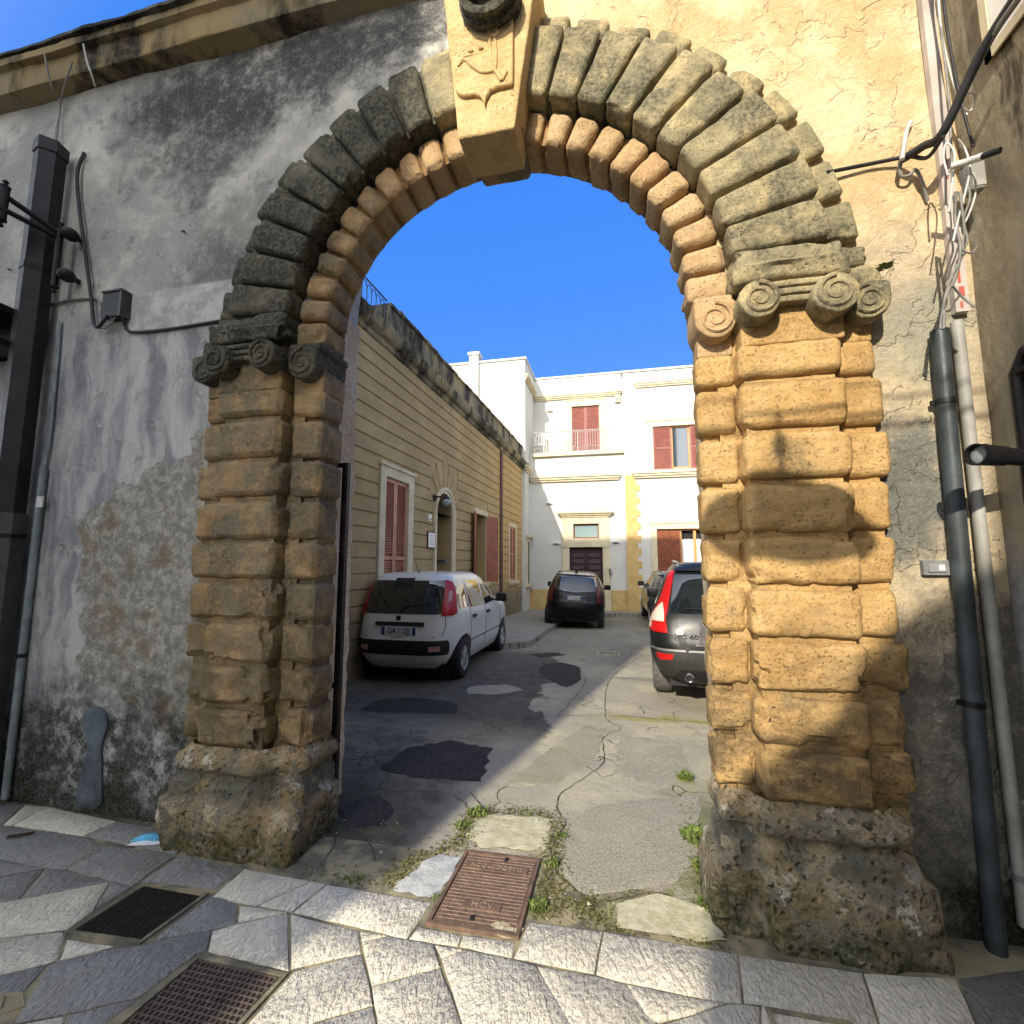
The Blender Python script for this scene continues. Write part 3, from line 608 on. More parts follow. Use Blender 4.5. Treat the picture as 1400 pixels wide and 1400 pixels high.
# cracks: thin dark open joints following measured lines
def crack(pts, w, name='ground_crack', zoff=.009):
    P = catmull([(x, y, 0) for x, y in pts], 14); vs = []; fs = []
    for i, p in enumerate(P):
        t = (P[min(i+1, len(P)-1)]-P[max(i-1, 0)]).normalized(); nn = Vector((-t.y, t.x, 0)); j = nn*.02*fnoise((p.x, p.y, 2), 6)
        ww = w*(.25+.9*abs(fnoise((p.x, p.y, 9), 9))); 
        for s_ in (-1, 1): q = p+j+nn*ww*s_; vs.append((q.x, q.y, cz(q.x, q.y)+zoff))
    fs = [(2*i, 2*i+1, 2*i+3, 2*i+2) for i in range(len(P)-1)]
    me = bpy.data.meshes.new(name); me.from_pydata(vs, [], fs)
    if me.polygons[0].normal.z < 0: me.flip_normals()
    return tag(link(name, me, M['crackm'], None), kind='structure')
M['crackm'] = simple('crack_dirt', (.055, .05, .03), .95, var=.5, scale=30)
for pts in ([(.486, 9.25), (-.086, 7.267), (-.137, 5.467), (.016, 5.118), (-.151, 4.751), (-.138, 4.21), (-.429, 3.535), (-.353, 3.202), (-.398, 2.966), (-.348, 2.72), (-.184, 2.575), (-.041, 2.58), (.188, 2.66), (.285, 2.56), (.33, 2.42)],
            [(-1.0, 5.2), (-.483, 5.391), (-.169, 5.46), (.39, 5.481), (1.2, 5.4)], [(-1.067, 3.485), (-.896, 3.269), (-.705, 3.234), (-.416, 3.26)], [(-1.9, 2.9), (-1.7, 2.75), (-1.62, 2.5)], [(-2.4, 4.6), (-1.6, 4.5), (-1.1, 4.5), (-.75, 4.75)],
            [(-1.75, 2.86), (-1.5, 2.78), (-1.35, 2.6)], [(.02, 2.56), (.03, 2.38)], [(.27, 2.55), (.30, 2.4)], [(-.62, 7.9), (-.45, 7.0), (-.5, 6.3), (-.66, 5.3)]):
    crack(pts, .007)
# raised pavement along the left house
pv = MB(); poly = [(-3.9, 9.05), (-2.42, 9.08), (-1.8, 9.5), (-1.72, 9.8), (-1.62, 13.4), (-1.55, 16.2), (.2, 17.3), (2.6, 17.4), (6, 17.4), (6, 18.4), (-3.9, 18.4)]
pvm = N('pavement_stone'); bt = pvm.t.nodes.new('ShaderNodeTexBrick'); pvm.t.links.new(pvm.mapv((1, 1, 1)), bt.inputs[0])
for i_, c_ in ((1, (.33, .31, .26, 1)), (2, (.26, .25, .215, 1)), (3, (.07, .065, .05, 1))): bt.inputs[i_].default_value = c_
bt.inputs['Scale'].default_value = 2.2; bt.inputs['Mortar Size'].default_value = .015
pvm.done(pvm.mix(pvm.step(pvm.noise(9, 6, .7), .45, .7, 0, .5), bt.outputs[0], (.14, .13, .10)), .85, pvm.bump(pvm.noise(30, 5), .006)); M['pave'] = pvm.m
n_ = len(poly); top = [(x, y, .11+gz(x, y)) for x, y in poly]
pv.add([(x, y, gz(x, y)-.2) for x, y in poly]+top, [(i, (i+1) % n_, n_+(i+1) % n_, n_+i) for i in range(n_)]+[tuple(range(n_, 2*n_))])
tag(pv.build('pavement', M['pave'], None), kind='structure')

# ------------------------------------------------------------------ the gate wall with the stone arch
XC = -.70; ZS = 3.158; YW = 2.66; YB = 3.21
wall = empty('gate_wall', (-4, YW, 0), 'long plastered street wall with peeling grey and peach render around the stone archway', 'wall')
def sub(mb, name, mat, parent, smooth=None):
    o = mb.build(name, mat, parent, smooth); o.matrix_parent_inverse = parent.matrix_world.inverted() if False else Matrix.Translation(-parent.location); return o
def setp(o, parent):
    o.parent = parent; o.matrix_parent_inverse = Matrix.Translation(-Vector(parent.location)); return o
RW = 1.27
def arch_h(x):
    d = abs(x-XC)
    return 0. if d >= RW else ZS+1.70*max(0., 1-(d/RW)**3)**(1/3)
TOP = 5.60
w = MB(); xs = [-12]+lin(-9, XC-RW-.02, 60)+[XC-RW]+[XC-RW*math.cos(math.pi*i/40) for i in range(1, 40)]+[XC+RW]+lin(XC+RW+.02, 1.80, 22)
xs = sorted(set(round(x, 5) for x in xs))
def wy(x, z): return YW+.012*fnoise((x, 0, z), .9, 3)+.004*fnoise((x, 3, z), 4, 3)
vid = {}
def wv(x, z, back):
    k = (x, round(z, 5), back)
    if k not in vid: vid[k] = len(w.v); w.v.append((x, (YB if back else wy(x, z)), z))
    return vid[k]
NZ = 70
for i in range(len(xs)-1):
    a, b = xs[i], xs[i+1]; m = (a+b)/2; inside = abs(m-XC) < RW
    za, zb = (arch_h(a) if inside else 0), (arch_h(b) if inside else 0)
    if inside and za == 0: za = ZS
    if inside and zb == 0: zb = ZS
    kk = 36 if inside else NZ
    for j in range(kk):
        f0, f1 = j/kk, (j+1)/kk
        P = [(a, za+(TOP-za)*f0), (b, zb+(TOP-zb)*f0), (b, zb+(TOP-zb)*f1), (a, za+(TOP-za)*f1)]
        w.f.append(tuple(wv(x, z, 0) for x, z in P)); w.mi.append(0)
        w.f.append(tuple(wv(x, z, 1) for x, z in P[::-1])); w.mi.append(0)
    if inside: w.f.append((wv(a, za, 0), wv(a, za, 1), wv(b, zb, 1), wv(b, zb, 0))); w.mi.append(0)
for sx in (XC-RW, XC+RW):
    sx = round(sx, 5)
    for j in range(NZ):
        z0, z1 = TOP*j/NZ, TOP*(j+1)/NZ
        if z0 < ZS: w.f.append((wv(sx, z0, 0), wv(sx, z1, 0), wv(sx, z1, 1), wv(sx, z0, 1))); w.mi.append(0)
setp(w.build('wall_face', M['plaster'], None, 60), wall)
# wall: jamb plaster inside the gateway (rough pale edge seen behind the left pillar)
for s_ in (-1, 1):
    def jf(x, y, z, s_=s_): 
        return (XC+s_*(1.262+.008*fnoise((0, y, z), 3))+x, 3.03+y+ .03*fnoise((1, 0, z), 5)*(1 if y > 0 else 0), 1.77+z)
    vs, fs = block(jf, (.03, .38, 3.5), bevel=.012, amp=.008, res=.05)
    setp(MB().add(vs, fs).build('jamb', M['jamb'], None, 60), wall)
# cornice
c = MB(); prof = [(YW+.02, 5.575), (YW-.015, 5.585), (YW-.115, 5.60), (YW-.12, 5.61), (YW-.12, 5.80), (YW-.16, 5.815), (YW-.165, 5.87), (YW+.0, 5.90), (YB+.05, 5.92), (YB+.05, 5.575)]
cx = lin(-12, 1.78, 260); vs = []; n_ = len(prof)
for x in cx:
    for (y, z) in prof:
        e = .012*fnoise((x, y, z), 1.5)+.007*fnoise((x, y*3, z*3), 9)
        top_e = (.03*max(0, fnoise((x, 7, 0), 2.2)) if z > 5.8 else 0)
        vs.append((x, y+e-top_e*.5, z+e*.6-top_e))
c.add(vs, [(i*n_+k, (i+1)*n_+k, (i+1)*n_+(k+1) % n_, i*n_+(k+1) % n_) for i in range(len(cx)-1) for k in range(n_)])
setp(c.build('cornice', M['cornice'], None, 35), wall)
cp = MB(); cx2 = lin(-12, 1.78, 300); pr = [(YW-.19, 5.875), (YW-.185, 5.91), (YW-.08, 5.945), (YB+.06, 5.96), (YB+.06, 5.925)]; vs = []
for x in cx2:
    for (y, z) in pr: e = .016*fnoise((x, y, z), 6)+.02*fnoise((x, y, 2), 1.3); vs.append((x, y+e, z+e*.9))
cp.add(vs, [(i*5+k, (i+1)*5+k, (i+1)*5+(k+1) % 5, i*5+(k+1) % 5) for i in range(300) for k in range(5)])
setp(cp.build('coping', M['coping'], None, 35), wall)

arch = empty('stone_archway', (XC, 2.5, 0), 'rusticated orange stone arch with grooved blocks, volutes and a carved keystone', 'archway')
ZC = [2.80, 2.595, 2.325, 2.067, 1.80, 1.547, 1.295, 1.040, .795, .55]
def A(o): return setp(o, arch)
for s_ in (-1, 1):
    mo = M['orange'] if s_ > 0 else M['orange_shade']
    pil = MB(); X = lambda d, s_=s_: XC+s_*d; DI, BK = (1.158, 2.765) if s_ > 0 else (1.125, 2.87)
    def bx(mb, d0, y0, z0, d1, y1, z1):
        a, b = sorted((X(d0), X(d1))); mb.box((a, y0, z0), (b, y1, z1))
    bx(pil, DI+.035, 2.665, .1, 1.335, BK-.01, 3.16); bx(pil, 1.38, 2.545, .1, 1.80, 2.70, 3.12); bx(pil, 1.80, 2.615, .1, 1.99, 2.70, 3.25)
    bx(pil, 1.27, 2.635, .1, 1.44, 2.72, 3.1); pillar = A(pil.build('pillar', mo, None))
    for k in range(9):
        z1, z0 = ZC[k]-.014, ZC[k+1]+.014; r1 = random.uniform(-.006, .006); r2 = random.uniform(-.006, .006); w1 = random.uniform(-.012, .012)
        low = k/8
        for (d0, y0, d1, y1) in ((1.35, 2.5, 1.835+w1, 2.68), (1.82+w1, 2.575, 2.02+random.uniform(-.02, .02), 2.72), (DI, 2.605, 1.355, BK)):
            a, b = sorted((X(d0), X(d1))); jz = random.uniform(-.006, .006)
            o = rblock('block', (a+.001, y0, z0+jz), (b-.001, y1, z1+jz), mo, None, bevel=.026 if y0 > 2.5 else .030, amp=.0045+.008*low*low, res=.024, chip=.25+1.3*low*low, pn=1.15 if s_ < 0 else 1.35)
            o.parent = pillar
    # base mouldings and plinth (widening, eroded)
    def prof_block(name, rows, mat, amp, seed, x_in, chip):
        """rows: (z, inner d, outer d, front y); continuous eroded block"""
        zs = lin(rows[0][0], rows[-1][0], 44); vs = []; ring = []
        def val(z, i):
            for q in range(len(rows)-1):
                if rows[q][0] <= z <= rows[q+1][0]:
                    t = (z-rows[q][0])/(rows[q+1][0]-rows[q][0]); return rows[q][i]*(1-t)+rows[q+1][i]*t
        P = []
        for z in zs:
            di, do, yf, st = val(z, 1), val(z, 2), val(z, 3), val(z, 4)
            # plan outline: rear inner -> front inner corner -> step -> front outer -> rear outer
            ch_ = .05 if s_ > 0 else .05+.11*max(0, 1-z/.35); di += .05*(s_ > 0); pts = [(di, BK+.03), (di, yf+st+.03), (di+.03, yf+st), (1.30, yf+st), (1.335, yf+.03), (1.37, yf), (do-ch_, yf), (do, yf+ch_), (do, 2.70)]
            o_ = []
            for a, b in zip(pts[:-1], pts[1:]):
                L = math.hypot(b[0]-a[0], b[1]-a[1]); m = max(1, int(L/.022))
                o_ += [(a[0]+(b[0]-a[0])*t/m, a[1]+(b[1]-a[1])*t/m) for t in range(m)]
            o_.append(pts[-1]); P.append(o_)
        m = max(len(p) for p in P)
        def resamp(p):
            return [p[min(len(p)-1, int(round(i*(len(p)-1)/(m-1))))] for i in range(m)]
        # uniform resample by arc length for consistent topology
        def arc(p):
            L = [0]
            for a, b in zip(p[:-1], p[1:]): L.append(L[-1]+math.hypot(b[0]-a[0], b[1]-a[1]))
            out = []; j = 0
            for i in range(m):
                t = L[-1]*i/(m-1)
                while j < len(L)-2 and L[j+1] < t: j += 1
                q = (t-L[j])/max(1e-9, L[j+1]-L[j]); out.append((p[j][0]+(p[j+1][0]-p[j][0])*q, p[j][1]+(p[j+1][1]-p[j][1])*q))
            return out
        for z, p in zip(zs, P):
            for (d, y) in arc(p):
                q = Vector((X(d), y, z)); a = amp*(1.3 if z < .3 else .7)
                nv = Vector((fnoise(q+Vector((seed, 0, 0)), 4, 5), fnoise(q+Vector((seed, 9, 0)), 4, 5), fnoise(q+Vector((seed, 0, 9)), 6, 3)*.5))
                er = max(0, fnoise(q+Vector((seed, 5, 5)), 3.2, 4)-.05)*chip
                if z < .02: nv.z = 0
                vs.append(q+nv*a+Vector((0, er*.07, 0)))
        fs = [(i*m+k, i*m+k+1, (i+1)*m+k+1, (i+1)*m+k) for i in range(len(zs)-1) for k in range(m-1)]
        o = MB().add(vs, fs).build(name, mat, None, 60); return o
    if s_ > 0: rows = [(-.02, 1.05, 2.03, 2.385, .07), (.10, 1.06, 2.02, 2.39, .07), (.285, 1.08, 2.0, 2.40, .05), (.30, 1.11, 1.97, 2.43, .05), (.375, 1.12, 1.95, 2.445, .06), (.39, 1.14, 1.93, 2.475, .08), (.42, 1.14, 1.93, 2.475, .09), (.435, 1.11, 1.96, 2.445, .10), (.505, 1.11, 1.96, 2.445, .10), (.52, 1.14, 1.93, 2.475, .10), (.56, 1.16, 1.9, 2.52, .1)]
    else: rows = [(-.02, 1.09, 2.07, 2.42, .02), (.12, 1.08, 2.08, 2.41, .02), (.25, 1.08, 2.05, 2.42, .05), (.265, 1.10, 2.01, 2.45, .06), (.37, 1.11, 1.98, 2.46, .07), (.385, 1.13, 1.93, 2.49, .08), (.42, 1.13, 1.93, 2.49, .09), (.435, 1.10, 1.95, 2.455, .10), (.505, 1.10, 1.95, 2.455, .10), (.52, 1.14, 1.92, 2.48, .10), (.56, 1.16, 1.9, 2.52, .1)]
    o = prof_block('plinth', rows, M['plinth_r'] if s_ > 0 else M['plinth_l'], .015, 3+s_, 0, 1.0 if s_ > 0 else .6)
    o.parent = pillar
    # capital with volutes
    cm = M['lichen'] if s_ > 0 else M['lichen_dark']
    def P_(o): o.parent = pillar; return o
    def cb(name, d0, y0, z0, d1, y1, z1, m, **k):
        a, b = sorted((X(d0), X(d1))); return P_(rblock(name, (a, y0, z0), (b, y1, z1), m, None, **k))
    cb('capital_neck', 1.37, 2.515, 2.775, 1.85, 2.68, 2.99, mo, bevel=.01, amp=.004, res=.03)
    cb('capital_neck', 1.83, 2.585, 2.775, 2.0, 2.70, 3.0, mo, bevel=.01, amp=.004, res=.03)
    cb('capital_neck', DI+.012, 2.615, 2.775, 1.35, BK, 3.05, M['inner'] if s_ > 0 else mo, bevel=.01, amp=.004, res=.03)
    for zz in (2.975, 3.015, 3.055): cb('capital_moulding', 1.42, 2.455-.01*(zz-2.97)*10, zz-.015, 1.80, 2.66, zz+.017, cm, bevel=.012, amp=.003, res=.03)
    def ab(x, y, z):      # abacus, slightly sagging in front
        u = x/.27; return (X(1.60)+x, 2.555+y-.02*(1-u*u)*(z > 0), 3.125+z+.02*(1-u*u)*(z < .02))
    vs, fs = block(ab, (.54, .23, .115), bevel=.03, amp=.006, res=.025, pn=1.8, chip=1); P_(MB().add(vs, fs).build('abacus', cm, None, 50))
    cb('abacus', 1.345, 2.475, 3.165, 1.86, 2.70, 3.285, cm, bevel=.03, amp=.007, res=.025, chip=1)
    cb('abacus', 1.85, 2.56, 3.06, 2.055, 2.72, 3.18, cm, bevel=.03, amp=.006, res=.03, chip=1)
    cb('abacus', 1.85, 2.55, 3.17, 2.02, 2.72, 3.30, cm, bevel=.03, amp=.006, res=.03, chip=1)
    def volute(d, y0, y1, z, r, hand, m, box=False):
        mb = MB(); cxx = X(d); n = 36; sd = random.random()*9
        rings = [(y1, r), (y0+.02, r), (y0+.006, r*.985), (y0, r*.93), (y0-.001, r*.55), (y0-.004, r*.2), (y0-.005, .002)]; vs = []
        for (yy, rr) in rings:
            for k in range(n):
                a = 2*math.pi*k/n; px, pz = math.cos(a), math.sin(a); q = rr
                if box and pz > 0: q = rr/max(abs(px), abs(pz), .72) if rr > r*.5 else rr
                p = Vector((cxx+px*q, yy, z+pz*q)); e = fnoise(p+Vector((sd, 0, 0)), 11); vs.append(p+Vector((px*e*.006, e*.004, pz*e*.006)))
        mb.add(vs, [(i*n+k, i*n+(k+1) % n, (i+1)*n+(k+1) % n, (i+1)*n+k) for i in range(len(rings)-1) for k in range(n)])
        pts = []
        for k in range(64):
            t = k/63; a = hand*(t*3.7*math.pi)+math.pi*.5; q = r*(.84*(1-t)+.16*t); pts.append((cxx+math.cos(a)*q, y0-.004, z+math.sin(a)*q))
        mb.tube(pts, [.0125*(1-.5*k/63) for k in range(64)], 6)
        return P_(mb.build('volute', m, None, 50))
    volute(1.435, 2.40, 2.66, 2.965, .098, -s_, cm); volute(1.775, 2.40, 2.66, 2.955, .102, s_, cm)
    volute(1.955, 2.49, 2.70, 2.945, .095, s_, cm, True)
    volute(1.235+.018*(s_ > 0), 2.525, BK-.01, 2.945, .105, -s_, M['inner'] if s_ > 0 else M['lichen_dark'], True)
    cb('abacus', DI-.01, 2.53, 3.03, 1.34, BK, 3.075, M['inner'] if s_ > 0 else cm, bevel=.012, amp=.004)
# voussoirs
def wedge(name, a0, a1, r0, r1, y0, y1, mat, **k):
    am = (a0+a1)/2; da = (a1-a0); rm = (r0+r1)/2; j = random.uniform(-.008, .008); jt = random.uniform(-.012, .012)
    def fn(x, y, z):
        r = rm+z; a = am+x/rm*1.0+jt*z
        return (XC+math.cos(a)*r, (y0+y1)/2+y+j*.6, ZS+math.sin(a)*r)
    vs, fs = block(fn, (da*rm, y1-y0, r1-r0), seed=random.random()*9, **k)
    return A(MB().add(vs, fs).build(name, mat, None, 32))
core = MB()
def arcband(mb, r0, r1, y0, y1, a0, a1, n=60):
    vs = []
    for i in range(n+1):
        a = a0+(a1-a0)*i/n; c_, s_ = math.cos(a), math.sin(a)
        vs += [(XC+c_*r0, y0, ZS+s_*r0), (XC+c_*r1, y0, ZS+s_*r1), (XC+c_*r1, y1, ZS+s_*r1), (XC+c_*r0, y1, ZS+s_*r0)]
    mb.add(vs, [(i*4+k, (i+1)*4+k, (i+1)*4+(k+1) % 4, i*4+(k+1) % 4) for i in range(n) for k in range(4)])
arcband(core, 1.165, 1.34, 2.66, 2.88, -.05, math.pi+.05); A(core.build('arch_ring', M['inner_dark'], None, 60))
core = MB(); arcband(core, 1.375, 1.80, 2.56, 2.70, .05, math.pi-.05); A(core.build('arch_ring', M['lichen_dark'], None, 60))
NV = 10; aK = R(82.2)
for side in (0, 1):
    a_lo = R(4.8)
    for k in range(NV):
        a0 = a_lo+(aK-a_lo)*k/NV; a1 = a_lo+(aK-a_lo)*(k+1)/NV; g = R(.38)
        lo, hi = (a0+g, a1-g) if side == 0 else (math.pi-a1+g, math.pi-a0-g)
        lit = side == 0 or k >= NV-1  # stones in sun take the lighter copy, shaded ones the dark copy
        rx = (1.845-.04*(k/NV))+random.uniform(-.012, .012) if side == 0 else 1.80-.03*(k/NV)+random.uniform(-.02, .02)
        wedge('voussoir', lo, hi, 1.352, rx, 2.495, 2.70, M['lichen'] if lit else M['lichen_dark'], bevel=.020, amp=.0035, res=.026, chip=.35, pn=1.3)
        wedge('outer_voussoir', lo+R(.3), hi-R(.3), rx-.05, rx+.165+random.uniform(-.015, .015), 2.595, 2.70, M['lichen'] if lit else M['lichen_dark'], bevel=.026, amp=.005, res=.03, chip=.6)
        wedge('inner_voussoir', lo+g*.5, hi-g*.5, 1.13, 1.352, 2.60, 2.875, M['inner'] if side == 0 or k >= NV-4 else M['orange_shade'], bevel=.032, amp=.004, res=.026, chip=.4, pn=1.35)
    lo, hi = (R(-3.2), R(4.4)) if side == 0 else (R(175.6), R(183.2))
    wedge('inner_voussoir', lo, hi, 1.13, 1.352, 2.60, 2.875, M['inner'] if side == 0 else M['orange_shade'], bevel=.03, amp=.005, res=.028, chip=.8)
    lo, hi = (R(5.0), R(6)) if side == 0 else (R(174), R(175))
# keystone
def key(x, y, z):
    t = (z+.55)/1.1; hw0 = .170+(.305-.170)*t; yy = y
    return (-.674+.012*t+x/.3*hw0, 2.53+yy, 4.70+z)
vs, fs = block(key, (.6, .30, 1.1), bevel=.014, amp=.0035, res=.035, pn=1.8); ks = A(MB().add(vs, fs).build('keystone', M['buff'], None, 50))
def key2(x, y, z):
    t = (z+.2)/.4; hw = .165+.03*t; return (-.655+x/.2*hw, 2.68+y, 4.405+z+ (-.02 if y < 0 else 0)*0)
vs, fs = block(key2, (.4, .39, .33), bevel=.03, amp=.006, res=.03); A(MB().add(vs, fs).build('keystone_foot', M['orange_shade'], None, 50))
KYF = 2.378
def kp(cx_, cy_): p = onY(600+cx_/5.83, cy_/5.83, KYF); return (p.x, p.z)
sh = [kp(*q) for q in [(70, 265), (330, 228), (597, 185), (597, 680), (585, 700), (540, 708), (470, 722), (415, 748), (385, 800), (370, 860), (355, 815), (330, 785), (290, 775), (240, 786), (195, 788), (160, 770), (140, 740)]]
mb = MB(); ns = len(sh); ins = [tuple(p) for p in inset(sh, .006)]
mb.add([(x, KYF+.02, z) for x, z in sh]+[(x, KYF-.018, z) for x, z in sh]+[(x, KYF-.024, z) for x, z in ins],
       [(i, (i+1) % ns, ns+(i+1) % ns, ns+i) for i in range(ns)]+[(ns+i, ns+(i+1) % ns, 2*ns+(i+1) % ns, 2*ns+i) for i in range(ns)]+[tuple(range(2*ns, 3*ns))])
shield = mb.build('shield', M['buff'], None, 30); shield.parent = ks
mb = MB(); YR = KYF-.026
def stroke(pts, r, closed=False):
    P = catmull([(kp(*q)[0], YR, kp(*q)[1]) for q in pts], 6); n = len(P)
    mb.tube(P, [max(.0015, r*1.5*(.5+.5*math.sin(math.pi*(.12+.76*i/(n-1))))) for i in range(n)], 8)
stroke([(165, 565), (195, 520), (235, 520), (280, 565), (350, 608), (430, 605), (462, 575)], .008)
stroke([(185, 545), (235, 505), (290, 545), (350, 585), (425, 585)], .004)
stroke([(462, 575), (468, 500), (462, 400), (455, 330)], .006); stroke([(435, 540), (425, 450), (415, 370), (430, 320), (440, 295)], .006)
stroke([(405, 300), (430, 275), (460, 275), (478, 300), (462, 325), (445, 315)], .009)
stroke([(440, 585), (480, 625), (505, 670), (512, 680)], .010); stroke([(512, 680), (530, 640), (550, 605)], .008); stroke([(470, 600), (505, 640)], .006)
stroke([(200, 492), (270, 475), (340, 462), (410, 435)], .0035)
for q in ((265, 445), (345, 425)): stroke([(q[0]-18, q[1]-5), q, (q[0]+18, q[1]-8)], .008)
P = [kp(*q) for q in [(235, 520), (290, 560), (350, 600), (430, 600), (462, 560), (455, 420), (420, 400), (400, 440), (300, 470), (215, 500)]]
mb.add([(x, YR+.004, z) for x, z in P]+[(x, YR-.003, z) for x, z in inset(P, .004)], [(i, (i+1) % 10, 10+(i+1) % 10, 10+i) for i in range(10)]+[tuple(range(10, 20))])
em = mb.build('emblem', M['buff'], None, 50); em.parent = ks
# moulded stone cowl above the shield
ctr = onY(664, -22, 2.235); axd = Vector((.0, -1, -.06)).normalized()
mb = MB(); mb.lathe([(.19, -.16), (.175, -.13), (.165, -.10), (.18, -.085), (.18, -.06), (.16, -.05), (.155, -.03), (.172, -.02), (.172, .0), (.150, .006), (.128, .004), (.120, -.03), (.11, -.12), (0, -.125)], ctr, axd, 48)
cow = A(mb.build('cowl', M['lichen_dark'], None, 40))
# iron gate post with its brackets
gt = empty('gate_post', (-1.93, 2.93, 0), 'thin black iron gate post standing against the pale jamb behind the left pillar', 'gate post')
gx = onY(464, 900, 2.92).x; mb = MB(); mb.box((gx-.024, 2.90, -.01), (gx+.02, 2.935, 2.36)); setp(mb.build('post', M['iron'], None), gt)
for z in (.83, 2.33):
    mb = MB(); mb.box((gx-.12, 2.905, z), (gx-.025, 2.93, z+.03)); setp(mb.build('bracket', M['iron'], None), gt)
# ------------------------------------------------------------------ courtyard house on the left
HO = Vector((-3.763, 4.87, 0)); ha = R(1.7); HD = Vector((math.sin(ha), math.cos(ha), 0)); HN = Vector((math.cos(ha), -math.sin(ha), 0)); KS = .96
def HP(s, z, d=0): return HO+HD*(s*KS)+HN*d+Vector((0, 0, H+(z-H)*KS))
# s along the facade, z height, d outwards (towards the courtyard)
house = empty('stone_house', HP(5, 0), 'long one-storey yellow stone house with banded facade and shuttered windows left of the cars', 'house')
house.location.z = 0
def Hs(o): return setp(o, house)
SE = 13.3; ZT = 5.45
door_c, door_r, door_zs = 4.96, .47, 2.78
holes = [(2.23, 3.09, .35, 3.17), (7.2, 8.15, 1.15, 3.05), (10.95, 11.85, 1.08, 2.98)]
def hfn(off): return lambda u, v, d: HP(u, v, off-d)
mb = MB()
# base wall with an arched door opening: columns around the arch
hs2 = holes+[(door_c-door_r, door_c+door_r, -.3, door_zs)]
arch_cols = [(door_c-door_r*math.cos(math.pi*i/16)) for i in range(17)]
wall_holes(mb, hfn(0), -1.55, SE, -.5, ZT, hs2+[(door_c-door_r, door_c+door_r, door_zs, door_zs+door_r+.02)], .45)
for i in range(16):
    a, b = arch_cols[i], arch_cols[i+1]; za = door_zs+math.sqrt(max(0, door_r**2-(a-door_c)**2)); zb = door_zs+math.sqrt(max(0, door_r**2-(b-door_c)**2)); zt = door_zs+door_r+.02
    mb.hexa([HP(a, za, 0), HP(b, zb, 0), HP(b, zb, -.45), HP(a, za, -.45), HP(a, zt, 0), HP(b, zt, 0), HP(b, zt, -.45), HP(a, zt, -.45)])
Hs(mb.build('wall', M['house'], None))
mb = MB(); mb.hexa([HP(-1.55, -.5, -.46), HP(SE, -.5, -.46), HP(SE, -.5, -7), HP(-1.55, -.5, -7), HP(-1.55, ZT, -.46), HP(SE, ZT, -.46), HP(SE, ZT, -7), HP(-1.55, ZT, -7)]); Hs(mb.build('rear_wall', M['facade_back'], None))
# rusticated courses: bands 22 mm proud with sunk joints, interrupted at openings, fanned over the door
bands = MB(); course = .2465; z = .27
frames = [(2.02, 3.32, -9, 3.40), (7.05, 8.30, -9, 3.25), (10.80, 12.0, -9, 3.12)]
while z < 5.40:
    z0, z1 = z+.012, min(z+course-.012, 5.43); cuts = []
    for (a, b, c0, c1) in frames:
        if z0 < c1: cuts.append((a, b))
    ro = door_r+.15
    if z0 < door_zs: cuts.append((door_c-ro, door_c+ro))
    elif z0 < door_zs+ro+.55:
        zz = z1-door_zs; half = ro+ (.02 if zz < .3 else .10) ; half = ro*(1.0) if zz < .15 else ro+.04+(.16 if zz > .5 else .05)
        cuts.append((door_c-half, door_c+half))
    cuts.append((9.62, 9.80)); cuts.sort(); s0 = -1.55
    for a, b in cuts+[(SE, SE+1)]:
        if a > s0+.02:
            n_ = max(1, int((a-s0)/1.6))
            for q in range(n_):
                u0 = s0+(a-s0)*q/n_; u1 = s0+(a-s0)*(q+1)/n_; e = .0 if q < n_-1 else 0
                P = [HP(u0, z0, .001), HP(u1-e, z0, .001), HP(u1-e, z1, .001), HP(u0, z1, .001)]; Q = [HP(u0, z0+.007, .022), HP(u1-e, z0+.007, .022), HP(u1-e, z1-.007, .022), HP(u0, z1-.007, .022)]
                bands.add(P+Q, [(4, 5, 6, 7), (0, 1, 5, 4), (1, 2, 6, 5), (2, 3, 7, 6), (3, 0, 4, 7)])
        s0 = max(s0, b)
    z += course
for k in range(7):          # fan of wedge stones above the door
    a0 = R(26+k*128/7+1.0); a1 = R(26+(k+1)*128/7-1.0); r0 = ro+.01; r1 = ro+.42+(.16 if k in (2, 4) else 0)+(.24 if k == 3 else 0)
    P = [(door_c+math.cos(a)*r, door_zs+math.sin(a)*r) for a, r in ((a0, r0), (a0, r1), (a1, r1), (a1, r0))]
    bands.add([HP(x, y, .001) for x, y in P]+[HP(x, y, .024) for x, y in P], [(4, 5, 6, 7), (0, 1, 5, 4), (1, 2, 6, 5), (2, 3, 7, 6), (3, 0, 4, 7)])
Hs(bands.build('stone_courses', M['house'], None))
def hbox(mb, s0, s1, z0, z1, d0, d1):
    mb.hexa([HP(s0, z0, d1), HP(s1, z0, d1), HP(s1, z0, d0), HP(s0, z0, d0), HP(s0, z1, d1), HP(s1, z1, d1), HP(s1, z1, d0), HP(s0, z1, d0)]); return mb
